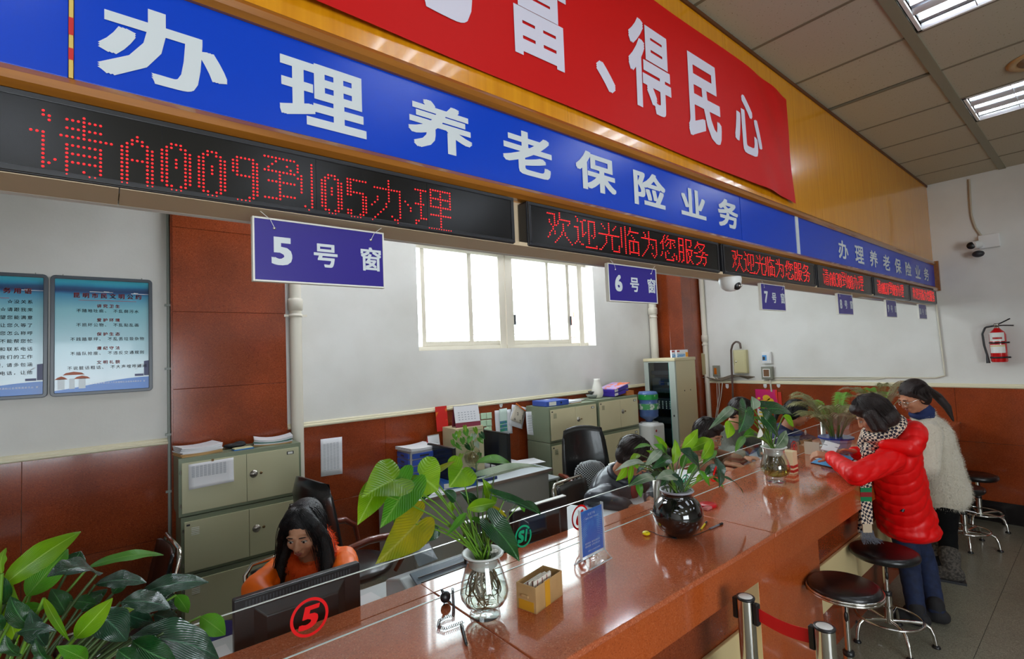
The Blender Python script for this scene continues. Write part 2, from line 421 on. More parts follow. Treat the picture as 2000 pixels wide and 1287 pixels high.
# granite slabs of the wainscot
def slabs(parent, x0, x1, zs, width, y, axis='y', col=None):
    x = x0; n = 0
    while x < x1-0.02:
        xe = min(x+width, x1)
        for z0, z1 in zip(zs[:-1], zs[1:]):
            d = rnd.uniform(0, .0015)
            if axis == 'y': g = G().box(x+.001, xe-.001, y-.02-d, y, z0+.001, z1-.001)
            else: g = G().box(y-.02-d, y, x+.001, xe-.001, z0+.001, z1-.001)
            part('granite_slab', g, col or M_gran, parent, bevel=.0015, seg=1)
        x = xe
slabs(wall_back, XL, XE-.02, [0, .68, 1.335], .80, YB)
slabs(we, -4.6, YB-.02, [.2, .78, 1.335], .95, XE, 'x')
struct('baseboard_end', G().box(XE-.03, XE, -4.6, YB, 0, .205), M_black, bevel=.003)
def railprof(f, lo, hi):
    pr = [(0, 1.332), (.026, 1.332), (.034, 1.340), (.034, 1.350), (.022, 1.358), (.022, 1.366), (.014, 1.376), (0, 1.376)]
    return G().prism([(-p[0], p[1]) for p in pr], lo, hi, f)
struct('trim_1', railprof(lambda u, v, h: (h, YB+u, v), XL, .345), M_rail)
struct('trim_2', railprof(lambda u, v, h: (h, YB+u, v), 1.15, 6.38), M_rail)
struct('trim_3', railprof(lambda u, v, h: (XE+u, h, v), -4.6, 3.9), M_rail)

# columns clad in granite
c1 = struct('column_1', G().box(.375, 1.125, 4.30, YB, 0, ZC), M_void)
for z0, z1 in ((0, .9), (.9, 1.72), (1.72, 2.28), (2.28, 2.9), (2.9, ZC)):
    part('granite_slab', G().box(.372, 1.128, 4.285, 4.30, z0+.001, z1-.001), M_gran, c1, bevel=.0015, seg=1)
part('granite_slab', G().box(.362, .374, 4.290, YB, 0, ZC), M_gran, c1)
part('granite_slab', G().box(1.126, 1.138, 4.290, YB, 0, ZC), M_gran, c1)
c2 = struct('column_2', G().box(6.40, XE, 3.92, YB, 0, ZC), M_void)
for xa, xb in ((6.40, 6.64), (6.641, XE)):
    part('granite_slab', G().box(xa, xb, 3.90, 3.92, 0, ZC), M_gran, c2, bevel=.0015, seg=1)
for ya, yb in ((3.90, 4.12), (4.121, YB)):
    part('granite_slab', G().box(6.385, 6.40, ya, yb, 0, ZC), M_gran, c2, bevel=.0015, seg=1)

# visible window: frame, sashes, rails
w1 = struct('window_1', G().box(WX0, WX1, YB+.14, YB+.20, WZ0, WZ0+.045).box(WX0, WX1, YB+.14, YB+.20, WZ1-.04, WZ1), M_alu, bevel=.003)
def wx(u): return at(u, 650, 'y', YB+.17).x
for i, (ua, ub) in enumerate(((973, 985), (987, 1001), (1128, 1137))):
    part('window_post', G().box(wx(ua), wx(ub), YB+.13, YB+.21, WZ0, WZ1), M_alu, w1, bevel=.004)
for i, (ua, ub, dy) in enumerate(((823, 831, .15), (915, 923, .15), (1069, 1074, .15), (1108, 1114, .15))):
    part('sash_stile', G().box(wx(ua), wx(ub), YB+dy, YB+dy+.03, WZ0+.045, WZ1-.04), M_alu, w1, bevel=.003)
for ua, ub in ((831, 915), (923, 973), (1001, 1069), (1074, 1108)):
    z = WZ0+.045
    sr = part('sash_rail', G().box(wx(ua), wx(ub), YB+.152, YB+.178, z, z+.05), M_alu, w1, bevel=.003)
    part('window_pane', G().box(wx(ua), wx(ub), YB+.163, YB+.167, z+.05, WZ1-.04), M_glass, sr)
for u in (1003, 1112):
    part('window_latch', G().box(wx(u)-.012, wx(u)+.012, YB+.125, YB+.14, 2.22, 2.34), M_dark, w1, bevel=.003)
struct('window_2', G().box(-2, 1, YFR-.12, YFR-.06, .4, .46).box(-2, 1, YFR-.12, YFR-.06, 2.54, 2.6).box(-1.03, -.97, YFR-.12, YFR-.06, .46, 2.54).box(-.03, .03, YFR-.12, YFR-.06, .46, 2.54), M_alu)

# beyond the window: rust-red post with brackets and a thin railing
M_rust = mat('rusty_paint', (196, 130, 108), .7)
t = thing('outdoor_railing', 'thin pale metal railing seen outside through the window', 'railing', (3.6, 5.45, 1.4))
part('top_rail', G().tube([(1.8, 5.45, 2.16), (6.2, 5.45, 2.16)], .008, 6), mat('grey_metal', (150, 156, 164), .6), t)
for i in range(30):
    x = 2.0+i*.145
    part('baluster', G().tube([(x, 5.45, 1.2), (x, 5.45, 2.5 if i % 4 == 2 else 2.3)], .005, 5), MATS['grey_metal'], t)
t = thing('outdoor_post', 'rusty pinkish post with curled bracket outside the right end of the window', 'post', (5.25, 4.95, 0.6))
px_ = at(1122, 600, 'y', 4.95).x
part('post', G().box(px_-.035, px_+.06, 4.9, 5.0, .6, 2.7), M_rust, t)
part('bracket', G().tube([(px_-.02, 4.94, 2.25), (px_-.08, 4.94, 2.31), (px_-.05, 4.94, 2.40), (px_-.01, 4.94, 2.34), (px_-.07, 4.94, 2.50)], .006, 6), M_rust, t)
part('cross_rail', G().tube([(px_-.1, 4.94, 2.08), (px_+.05, 4.94, 2.08)], .008, 6), M_rust, t)

# downpipes
def downpipe(x, y, r, zc, lab):
    t = thing('drain_pipe', lab, 'pipe', (x, y, 0), 'cream drain pipes')
    part('pipe', G().tube([(x, y, 0), (x, y, ZC)], r, 20), M_pipe, t)
    part('coupling', G().lathe([(r, -.05), (r+.010, -.045), (r+.012, .03), (r+.008, .05), (r, .052)], 24, (x, y, zc+.09)), M_pipe, t)
    part('clamp', G().lathe([(r+.001, -.012), (r+.006, -.012), (r+.006, .012), (r+.001, .012)], 24, (x, y, zc)).box(x-r-.045, x-r, y-.004, y+.004, zc-.010, zc+.010).box(x+r, x+r+.045, y-.004, y+.004, zc-.010, zc+.010), M_pipe, t)
downpipe(1.215, 4.29, .048, 2.265, 'thick cream drain pipe right of the wide red column')
downpipe(6.22, 4.28, .055, 2.33, 'cream drain pipe left of the corner column above the equipment rack')
downpipe(6.86, 3.85, .035, 1.9, 'thin cream pipe in the corner right of the corner column')
t = thing('conduit_pipe', 'thin grey conduit along the left edge of the wide red column', 'pipe', (.352, 4.335, 0))
part('pipe', G().tube([(.352, 4.335, .0), (.352, 4.335, 3.3)], .010, 8), M_gpipe, t)
for z in (.55, 1.0, 1.40, 1.87, 2.33):
    part('clip', G().box(.33, .364, 4.322, 4.35, z-.008, z+.008), M_gpipe, t)

# ------------------------------------------------------------------ bulkhead over the counter
bh = struct('bulkhead', G().box(XL, 6.895, YF+.012, YF+.09, 2.22, ZC), M_soff)
xs = [XL, -2.38, -1.16, .06, 1.28, 2.50, 3.72, 4.94, 6.16, 6.90]
for a, b in zip(xs[:-1], xs[1:]):
    part('wood_panel', G().box(a+.0008, b-.0008, YF, YF+.012, 2.36, ZC), M_wood, bh)
struct('trim_4', G().prism([(0, 2.632), (-.018, 2.632), (-.030, 2.642), (-.034, 2.656), (-.026, 2.670), (-.010, 2.676), (0, 2.678)], XL, 6.90, lambda u, v, h: (h, YF+u, v)), M_wood2)
struct('trim_5', G().prism([(0, 2.360), (-.022, 2.360), (-.036, 2.370), (-.038, 2.384), (-.026, 2.398), (-.010, 2.406), (0, 2.406)], XL, 6.90, lambda u, v, h: (h, YF+u, v)), M_wood2)
struct('trim_6', G().box(6.86, 6.899, YF-.05, YF+.09, 2.36, 2.68), M_wood2)
struct('trim_7', G().box(XL, 6.9, YF-.008, YF, ZC-.02, ZC), mat('brown_edge', (92, 50, 20), .5))
sf = struct('trim_8', G().box(XL, -1.2, YF+.005, YF+.10, 2.208, 2.22), M_soff)
x = -1.2
while x < 4.6:
    part('soffit_board', G().box(x+.001, min(x+1.22, 4.6)-.001, YF-.03, YF+.088, 2.208, 2.22), M_soff, sf); x += 1.22
part('back_board', G().box(XL, 6.9, YF+.09, YF+.11, 2.208, ZC), mat('plaster_beam', (222, 220, 214), .8), bh)

# blue sign boards with white characters
M_blue = mat('royal_blue_board', (0, 62, 190), .25, spec=.35)
M_blue2 = mat('deep_blue_board', (40, 44, 146), .3)
M_let = mat('white_letter', (206, 212, 214), .5)
def yb(d=0.0): return lambda u, v: (u, YF-.012-d, v)
def blue_board(x0, x1, lab):
    t = thing('sign_board', lab, 'sign', ((x0+x1)/2, YF-.006, 2.406), 'blue sign boards on the bulkhead')
    part('board', G().box(x0+.001, x1-.001, YF-.010, YF, 2.406, 2.632), M_blue, t, bevel=.001)
    return t
t0 = blue_board(XL, -.052, 'blank blue sign board left of the gold and red strip')
t1 = blue_board(-.046, 2.525, 'long blue sign board with eight big white characters')
t2 = blue_board(2.529, 3.222, 'plain blue sign board between the last big character and the white bar')
t3 = blue_board(3.262, 6.86, 'far blue sign board with eight smaller white characters, near the end wall')
big = [('办', -.012, .203, 2.432, 2.586), ('理', .308, .515, 2.432, 2.588), ('养', .634, .846, 2.450, 2.592), ('老', .962, 1.176, 2.450, 2.594),
       ('保', 1.295, 1.518, 2.456, 2.600), ('险', 1.630, 1.850, 2.450, 2.596), ('业', 1.968, 2.178, 2.458, 2.588), ('务', 2.292, 2.494, 2.452, 2.594)]
for ch, a, b, c, d in big:
    g = G(); put_glyph(g, ch, a, b, c, d, yb(), .026); part('character', g, M_let, t1)
xx = 3.94
for ch in '办理养老保险业务':
    g = G(); put_glyph(g, ch, xx, xx+.20, 2.446, 2.578, yb(), .022); part('character', g, M_let, t3); xx += .349
struct('trim_9', G().box(3.222, 3.262, YF-.014, YF, 2.404, 2.634), M_let)
t = thing('edge_strip', 'thin gold and red striped strip between two blue sign boards', 'strip', (-.049, YF-.008, 2.406))
part('strip', G().box(-.052, -.046, YF-.013, YF-.008, 2.406, 2.632), mat('gold_foil', (210, 180, 90), .4), t)
for z0, z1 in ((2.440, 2.462), (2.487, 2.520), (2.560, 2.585)):
    part('red_segment', G().box(-.0525, -.0455, YF-.0135, YF-.0075, z0, z1), mat('red_foil', (190, 24, 24), .5), t)

# red banner
M_red = mat('red_cloth', (196, 10, 8), .6, spec=.25, bump=(5, .25))
t = thing('banner', 'long red cloth banner with white characters pinned across the wooden bulkhead', 'banner', (1.2, YF-.01, 2.735))
def bany(x, z):
    k = math.exp(-((x-2.95)/.22)**2)
    return YF-.018-.006*math.sin(x*2.1+z*3)-.004*math.sin(x*5.3)-.012*k*(.5+.5*math.sin((x-2.7)*16+(z-2.75)*14))
NX, NZ = 260, 30
vs = []; fs = []
bx0, bx1 = -2.6, 3.215
for i in range(NX+1):
    for j in range(NZ+1):
        u = i/NX; v = j/NZ; x = bx0+(bx1-bx0)*u
        zb = 2.735+.008*math.sin(x*1.7)-.02*max(0, (x-2.7)/.5)**2
        zt = 3.376-.012*max(0, (x-2.6)/.6)+.006*math.sin(x*3.1)
        z = zb+(zt-zb)*v
        if u > .97: x += .018*math.sin(v*3.2+.5)*(-1)*(u-.97)/.03 + .018*(1-v)*(u-.97)/.03
        vs.append((x, bany(x, z), z))
for i in range(NX):
    for j in range(NZ): a = i*(NZ+1)+j; fs.append((a, a+NZ+1, a+NZ+2, a+1))
part('cloth', G().add(vs, fs, 0, True), M_red, t)
M_blet = mat('banner_letter', (212, 208, 222), .6)
def fb(u, v): return (u, bany(u, v)-.003, v)
for ch, a, b, c, d in (('为', .44, .88, 2.862, 3.28), ('富', 1.012, 1.275, 2.855, 3.245), ('得', 1.625, 1.927, 2.862, 3.238),
                       ('民', 2.062, 2.352, 2.842, 3.240), ('心', 2.485, 2.790, 2.872, 3.190), ('、', 1.425, 1.535, 2.86, 2.968)):
    g = G(); put_glyph(g, ch, a, b, c, d, fb, .026); part('character', g, M_blet, t)
# ------------------------------------------------------------------ dot-matrix displays
BM = {
'请': ['..#......#.....','..##..#######..','...#.....#.....','......#######..','.........#.....','###..##########','..#............','..#...#######..','..#...#.....#..','..#...#######..','..#...#.....#..','..#.#.#######..','..##..#.....#..','..#...#..#..#..','......#...##...'],
'到': ['#########....#.','...#.....#...#.','..#...#..#...#.','.#.....#.#...#.','#########.#..#.','....#....##..#.','....#.....#..#.','.########.#..#.','....#.....#..#.','....#.....#..#.','....#........#.','....#####....#.','#####........#.','...........#.#.','............#..'],
'办': ['......#........','......#........','......#........','.##########....','......#...#....','......#...#....','..#...#...#.#..','..#...#...#..#.','.#...#....#...#','#....#....#...#','....#.....#....','...#......#....','..#....#..#....','.#......##.....','#........#.....'],
'理': ['......#########','#####.#...#...#','..#...#...#...#','..#...#########','..#...#...#...#','..#...#...#...#','####..#########','..#.......#....','..#.......#....','..#...#########','..#.......#....','..###.....#....','##........#....','#.........#....','.....##########'],
'欢': ['.......#.......','#####..#.......','....#..#.......','....#..#######.','.#..#.#......#.','.#..#.#..#..#..','..#.##...#.....','...#.....#.....','...#.....#.....','..#.#...#.#....','.#..#...#.#....','.#.....#...#...','#.....#.....#..','.....#.......#.','....#.........#'],
'迎': ['.#.............','..#...##.#####.','..#.##...#...#.','.....#...#...#.','.....#...#...#.','###..#...#...#.','..#..#...#...#.','..#..#.#.#...#.','..#..##..#.#.#.','..#..#...#..#..','..#......#.....','..#......#.....','.#.#.....#.....','#...##........#','.......########'],
'光': ['.......#.......','..#....#....#..','...#...#...#...','....#..#..#....','.......#.......','.......#.......','###############','.....#...#.....','.....#...#.....','.....#...#.....','.....#...#.....','....#....#....#','...#.....#....#','..#......#....#','##........#####'],
'临': ['...#...#.......','#..#...#.......','#..#..########.','#..#..#........','#..#.#..#......','#..#.....#.....','#..#......#....','#..#..########.','#..#..#..#...#.','#..#..#..#...#.','#..#..#..#...#.','#..#..#..#...#.','...#..#..#...#.','...#..########.','...#..#......#.'],
'为': ['......#........','..#...#........','...#..#........','...#..#........','#############..','......#.....#..','......#.....#..','......#.#...#..','.....#...#..#..','.....#...#..#..','....#.......#..','...#........#..','..#.....#...#..','.#.......#.#...','#.........#....'],
'您': ['....#..#.......','...#..#........','...#..########.','..#..#...#...#.','.##.#..#.#.#...','#.#...#..#..#..','..#..#...#...#.','..#.....##.....','..#............','......#........','.#..#..#....#..','.#..#.......#.#','#...#.....#...#','....#......#..#','.....#######...'],
'服': ['.#####..######.','.#...#..#....#.','.#...#..#....#.','.#...#..#....#.','.#####..#..##..','.#...#..#......','.#...#..#######','.#...#..##...#.','.#####..#.#..#.','.#...#..#.#..#.','.#...#..#..##..','.#...#..#..#...','.#...#..#..##..','.#..##..#.#..#.','#..#....##....#'],
'务': ['....#..........','....########...','...##......#...','..#..#....#....','.#....#..#.....','.......##......','.....##..###...','####.....#..###','........#......','..###########..','.......#....#..','.......#....#..','......#.....#..','....##...#.#...','..##......#....'],
'A': ['','','...#...','..###..','.##.##.','##...##','##...##','##...##','#######','##...##','##...##','##...##','##...##','##...##','##...##'],
'0': ['','','..###..','.##.##.','##...##','##...##','##.#.##','##.#.##','##.#.##','##...##','##...##','##...##','##...##','.##.##.','..###..'],
'9': ['','','.#####.','##...##','##...##','##...##','##...##','.######','.....##','.....##','.....##','.....##','.....##','....##.','.####..'],
'5': ['','','#######','##.....','##.....','##.....','######.','##...##','.....##','.....##','.....##','.....##','##...##','##..##.','.####..'],
'3': ['','','.#####.','##...##','.....##','.....##','.....##','..####.','.....##','.....##','.....##','.....##','##...##','##..##.','.####..'],
'7': ['','','#######','.....##','.....##','....##.','....##.','...##..','...##..','..##...','..##...','..##...','..##...','..##...','..##...'],
'8': ['','','.#####.','##...##','##...##','##...##','##...##','.#####.','##...##','##...##','##...##','##...##','##...##','##...##','.#####.'],
}
M_led = mat('lit_red_led', (255, 22, 26), .4, emit=3.2); M_led2 = mat('dim_red_led', (240, 20, 24), .4, emit=2.2)
M_scr = mat('display_face', (7, 5, 5), .22, spec=.4)
M_case = mat('display_case', (30, 30, 34), .3)
M_seam = mat('module_seam', (16, 13, 13), .5)
YD = 1.150
def led_board(x0, x1, txt, tx0, px_, pz_, lab, zc=2.281, dot=.0019):
    t = thing('led_display', lab, 'led sign', ((x0+x1)/2, YD+.02, 2.209), 'led ticker boards under the blue signs')
    part('case', G().box(x0, x1, YD+.004, YD+.05, 2.209, 2.355), M_case, t, bevel=.006)
    g = G()
    for a in ((x0+.003, x1-.003, 2.212, 2.222), (x0+.003, x1-.003, 2.342, 2.352), (x0+.003, x0+.014, 2.222, 2.342), (x1-.014, x1-.003, 2.222, 2.342)):
        g.box(a[0], a[1], YD, YD+.006, a[2], a[3])
    part('bezel', g, M_case, t, bevel=.001)
    n = 4; w = (x1-x0-.028)/n
    for k in range(n):
        part('led_module', G().box(x0+.014+k*w+.0004, x0+.014+(k+1)*w-.0004, YD+.002, YD+.006, 2.222, 2.342), M_scr, t)
    g = G(); x = tx0; z1 = zc+7.5*pz_
    octa = [(math.cos(a)*1.0, math.sin(a)*1.0) for a in [math.pi/4*k for k in range(8)]]
    for ch in txt:
        bm = BM[ch]; wd = max(len(r) for r in bm)
        for j, r in enumerate(bm):
            for i, c in enumerate(r):
                if c != '#': continue
                cx, cz = x+i*px_, z1-j*pz_
                g.add([(cx, YD-.0018, cz)]+[(cx+a*dot, YD+.0012, cz+b*dot) for a, b in octa], [(0, k+1, (k+1) % 8+1) for k in range(8)], 0, True)
        x += (wd+1)*px_
    part('lit_dots', g, M_led2 if x0 > 3 else M_led, t, kind='stuff')
    for s in (x0+.16, x1-.16):
        part('bracket', G().box(s-.012, s+.012, YD+.02, YF, 2.352, 2.366), M_case, t)
    return t
def led_auto(x0, x1, txt, a, b, lab):
    tot = sum(max(len(r) for r in BM[c])+1 for c in txt)-1
    led_board(x0, x1, txt, a, (b-a)/tot, .0076 if x0 < 0 else .0072, lab, zc=2.268 if x0 < 0 else 2.281, dot=.0020 if x0 < 2 else .0015 if x0 < 3 else .0013)
def ledx(u, v): return at(u, v, 'y', YD).x
led_auto(-.222, .978, '请A009到05办理', ledx(60, 250), ledx(884, 405), 'nearest led board reading a call for number A009 to window 05')
led_auto(1.032, 2.226, '欢迎光临为您服务', ledx(1070, 430), ledx(1384, 500), 'second led board from the left with eight red welcome characters')
led_auto(2.264, 3.402, '欢迎光临为您服务', ledx(1430, 490), ledx(1583, 540), 'third led board with red welcome characters above the small dome camera')
led_auto(3.440, 4.530, '请A038到08办理', ledx(1608, 540), ledx(1687, 560), 'led board calling number A038, above the number eight sign')
led_auto(4.590, 5.620, '请A037到09办理', ledx(1714, 560), ledx(1766, 578), 'led board calling number A037, above the number nine sign')
led_auto(5.655, 6.710, '欢迎光临为您服务', ledx(1783, 570), ledx(1826, 585), 'farthest led board, dim red, against the end wall')

# ------------------------------------------------------------------ hanging window-number signs
M_vio = mat('violet_blue_panel', (48, 36, 132), .3)
M_frm = mat('pale_sign_frame', (226, 224, 214), .4)
YS = 1.18
def window_sign(x0, num, lab, x1=None):
    w = .307; x1 = x0+w; z0, z1 = 2.052, 2.196
    t = thing('window_number_sign', lab, 'sign', ((x0+x1)/2, YS, z0), 'window number signs')
    part('panel', G().box(x0+.004, x1-.004, YS, YS+.010, z0+.004, z1-.004), M_vio, t)
    part('frame', G().box(x0, x0+.004, YS-.002, YS+.014, z0, z1).box(x1-.004, x1, YS-.002, YS+.014, z0, z1).box(x0+.004, x1-.004, YS-.002, YS+.014, z0, z0+.004).box(x0+.004, x1-.004, YS-.002, YS+.014, z1-.004, z1), M_frm, t, bevel=.0008)
    fn = lambda u, v: (u, YS-.0008, v)
    g = G()
    zc = (z0+z1)/2
    if len(num) == 1: put_glyph(g, num, x0+.038, x0+.082, zc-.033, zc+.031, fn, .035)
    else:
        put_glyph(g, num[0], x0+.026, x0+.050, zc-.030, zc+.030, fn, .03); put_glyph(g, num[1], x0+.056, x0+.092, zc-.030, zc+.030, fn, .03)
    part('number', g, M_let, t)
    g = G(); put_glyph(g, '号', x0+.130, x0+.186, zc-.030, zc+.026, fn, .022); part('character', g, M_let, t)
    g = G(); put_glyph(g, '窗', x0+.244, x0+.298, zc-.030, zc+.030, fn, .018); part('character', g, M_let, t)
    for s in (x0+.045, x1-.035):
        part('screw', G().lathe([(.0035, 0), (.0025, -.0015), (.0001, -.002)], 10, (s, YS-.0005, z1-.022), M=Matrix.Rotation(-math.pi/2, 3, 'X')), M_chrome, t)
        dx = -.03 if s < (x0+x1)/2 else .03
        part('string', G().tube([(s, YS-.002, z1-.022), (s+dx*.3, YS-.003, z1-.004), (s+dx, YS-.002, 2.209)], .0008, 4), M_white, t)
for x0, n, l in ((.248, '5', 'large violet sign for window number 5'), (1.445, '6', 'violet sign for window number 6, right of the window'),
                 (2.70, '7', 'violet sign for window number 7 by the dome camera'), (3.856, '8', 'small-looking violet sign for window number 8'),
                 (4.985, '9', 'violet sign for window number 9, second from the end wall'), (6.065, '10', 'farthest violet sign for window number 10')):
    window_sign(x0, n, l)

# dome camera under the bulkhead
c = at(1437, 540, 'y', 1.17)
t = thing('dome_camera', 'white dome camera under the bulkhead between signs 6 and 7', 'camera', (c.x, 1.20, 2.209))
part('housing', G().lathe([(.052, 0), (.054, -.015), (.050, -.035), (.040, -.055), (.022, -.068), (.0001, -.072)], 28, (c.x, 1.20, 2.209)), M_white, t)
M3 = Matrix.Rotation(math.radians(60), 3, 'X') @ Matrix.Rotation(0, 3, 'Z')
part('lens_window', G().ell((c.x-.004, 1.165, 2.165), (.024, .018, .024)), M_blackp, t)
for s in (-.009, .009): part('lens', G().ell((c.x-.004+s, 1.149, 2.160), (.006, .005, .006)), M_chrome, t)

# ------------------------------------------------------------------ wall boards at the left
M_pfr = mat('grey_rounded_frame', (74, 82, 90), .35)
def poster_mat():
    m = mat('poster_print', (140, 192, 208), .25, coat=.2); nt = m.node_tree; N = nt.nodes; L = nt.links; b = N['Principled BSDF']
    uv = N.new('ShaderNodeUVMap'); sp = N.new('ShaderNodeSeparateXYZ'); L.new(uv.outputs[0], sp.inputs[0])
    n = N.new('ShaderNodeTexNoise'); n.inputs['Scale'].default_value = 5; L.new(uv.outputs[0], n.inputs['Vector'])
    ma = N.new('ShaderNodeMath'); ma.operation = 'MULTIPLY_ADD'; ma.inputs[1].default_value = .02; L.new(n.outputs[0], ma.inputs[0]); L.new(sp.outputs[1], ma.inputs[2])
    r = N.new('ShaderNodeValToRGB'); L.new(ma.outputs[0], r.inputs[0]); e = r.color_ramp.elements
    e[0].position = 0; e[0].color = s2l((196, 214, 222)); e[1].position = 1.0; e[1].color = s2l((60, 190, 214))
    for p, c_ in ((.30, (168, 206, 216)), (.74, (132, 196, 208)), (.875, (60, 146, 186)), (.90, (14, 74, 130)), (.915, (18, 60, 104)), (.94, (20, 84, 132)), (.965, (40, 150, 188))):
        q = e.new(p); q.color = s2l(c_)
    L.new(r.outputs[0], b.inputs['Base Color']); return m
M_post = poster_mat()
M_tred = mat('print_red', (176, 40, 34), .4); M_tblk = mat('print_dark', (40, 48, 54), .4); M_twht = mat('print_white', (222, 232, 236), .4)
M_tblue = mat('print_blue', (0, 112, 204), .3); M_roof = mat('print_roof', (178, 96, 66), .5); M_tnavy = mat('print_navy', (30, 40, 96), .4)
def uvquad(x0, x1, z0, z1, y, nx=1):
    me = bpy.data.meshes.new('sheet'); return me
def poster(x0, x1, lab, title, lines):
    z0, z1 = 1.72, 2.508; y = YB-.012
    t = thing('notice_board', lab, 'notice board', ((x0+x1)/2, YB-.01, z0), 'notice boards')
    fw_ = .022
    g = G()
    def rr(x0, x1, z0, z1, r):
        p = []
        for cx, cz, a0 in ((x1-r, z1-r, 0), (x0+r, z1-r, 90), (x0+r, z0+r, 180), (x1-r, z0+r, 270)):
            for k in range(5): a = math.radians(a0+22.5*k); p.append((cx+r*math.cos(a), cz+r*math.sin(a)))
        return p
    o = rr(x0, x1, z0, z1, .025); i_ = rr(x0+fw_, x1-fw_, z0+fw_, z1-fw_, .004); n = len(o)
    vs = [(p[0], YB-.001, p[1]) for p in o]+[(p[0], y-.014, p[1]) for p in o]+[(p[0], y-.014, p[1]) for p in i_]+[(p[0], y, p[1]) for p in i_]
    fs = []
    for k in range(3):
        for j in range(n): fs.append((k*n+j, k*n+(j+1) % n, (k+1)*n+(j+1) % n, (k+1)*n+j))
    part('frame', g.add(vs, fs), M_pfr, t, bevel=.003)
    a, b, c_, d = x0+fw_, x1-fw_, z0+fw_, z1-fw_
    me = bpy.data.meshes.new('print'); me.from_pydata([(a-t.location.x, y-.001-t.location.y, c_-z0), (b-t.location.x, y-.001-t.location.y, c_-z0), (b-t.location.x, y-.001-t.location.y, d-z0), (a-t.location.x, y-.001-t.location.y, d-z0)], [], [(0, 1, 2, 3)])
    uv = me.uv_layers.new(name='UVMap')
    for k, q in enumerate(((0, 0), (1, 0), (1, 1), (0, 1))): uv.data[k].uv = q
    pr = part('print', me, M_post, t)
    W_, H_ = b-a, d-c_
    fn = lambda u, v: (a+u*W_, y-.0022, c_+v*H_)
    g = G(); gb_ = G(); gw = G()
    # wave band and little pictures at the foot
    band = [(0, 0), (1, 0)]+[(1-k/20, .09+.022*math.sin((1-k/20)*3.4-1.2)-.05*(k/20)) for k in range(21)]
    part('blue_band', G().prism(band, 0, .0003, lambda u, v, h: (a+u*W_, y-.0014-h, c_+v*H_)), M_tblue, pr)
    gt = G()
    if title:
        for (u0, u1, v0, v1) in ((.03, .10, .03, .12), (.145, .20, .03, .12), (.24, .31, .03, .12)): gt.add([fn(u0, v0), fn(u1, v0), fn(u1, v1), fn(u0, v1)], [(0, 1, 2, 3)])
        gr = G()
        for (u0, u1, v0) in ((.0, .13, .115), (.19, .36, .115), (.08, .30, .152)):
            gr.add([fn(u0, v0), fn(u1, v0), fn(u1-.03, v0+.018), fn((u0+u1)/2, v0+.028), fn(u0+.03, v0+.018)], [(0, 1, 2, 3, 4)])
        part('gate_roofs', gr, M_roof, pr); part('gate_walls', gt, M_twht, pr)
    gn = G(); gn.add([fn(.945, .12), fn(1, .12), fn(1, .26), fn(.945, .255)], [(0, 1, 2, 3)]); gn.add([fn(.84, .117), fn(.94, .117), fn(.94, .137), fn(.84, .137)], [(0, 1, 2, 3)])
    part('tower', gn, M_tnavy, pr)
    for k in range(7): gw.add([fn(.83, .15+.01*k), fn(.93, .24-.004*k), fn(.93, .242-.004*k), fn(.83, .152+.01*k)], [(0, 1, 2, 3)])
    for u0, u1, v in ((.35, .6, .892), (.5, .56, .896), (.8, 1.0, .886), (.83, .88, .892)): gw.add([fn(u0, v), fn(u1, v), fn(u1, v+.004), fn(u0, v+.006)], [(0, 1, 2, 3)])
    H = d-c_
    for (txt, u, v, sz, al, col, bold) in lines:
        gl = G(); put_text(gl, txt, a+u*W_, c_+v*H, sz, lambda p, q: (p, y-.0024, q), off=bold, gap=sz*.06 if col == 'w' else sz*.16 if col == 'k' else sz*.30, align=al)
        part('text_line', gl, {'r': M_tred, 'k': M_tblk, 'w': M_twht}[col], pr)
    part('white_marks', gw, M_twht, pr, kind='stuff')
    for s in (x0+.06, x1-.06): part('hook', G().tube([(s, YB-.006, z1-.002), (s, YB-.006, z1+.010)], .003, 6), M_chrome, t)
    return t
S = .022
heads = ['讲究卫生', '爱护环境', '保护生态', '遵纪守法', '文明礼貌']
bod = ['不随地吐痰、 不乱倒污水', '不损坏公物、 不乱贴乱画', '不践踏草坪、 不乱丢垃圾杂物', '不插队抢座、 不违反交通规则', '不说脏话粗话、 不大声喧哗嬉闹']
L1 = [('昆明市民文明公约', .55, .842, .036, 'c', 'r', .03)]
for k in range(5):
    L1.append((heads[k], .55, .755-.128*k, .025, 'c', 'r', .03)); L1.append((bod[k], .55, .710-.128*k, .025, 'c', 'k', .012))
L1.append(('中共昆明市西山区人力资源和社会保障局委员会 宣', .96, .062, .0125, 'r', 'w', 0))
tp = poster(-.276, .258, 'light blue notice board with red heading, beside the red column', True, L1)
# heading rule
L2 = [('服务用语', .72, .862, .036, 'c', 'r', .03)]
for k, s in enumerate(('☆请稍等  ☆没关系', '您好 失礼了  ☆请跟我来', '☆希望您能满意', '☆请排队领号   ☆让您久等了', '☆请问您怎么称呼', '很遗憾，不能帮您忙', '请留下您的地址和联系电话', '欢迎监督我们的工作', '给您带来不便,请多包涵', '请您留下您的电话，让他')):
    L2.append((s, .905, .775-.0665*k, .026, 'r', 'k', .012))
L2.append(('昆明市西山区人力资源和社会保障局委员会 宣', .96, .055, .0135, 'r', 'w', 0))
tq = poster(-.836, -.286, 'blue notice board cut by the left edge of the picture', False, L2)
for t_, u0, u1 in ((tp, .235, .86), (tq, .45, .70)):
    a = t_.location.x-.267+.022; W_ = .49
    part('heading_rule', G().box(a+u0*W_, a+u1*W_, YB-.0145, YB-.0142, 1.742+.744*.815, 1.742+.744*.818), M_tred, [c for c in t_.children if c.name.startswith('print')][0])
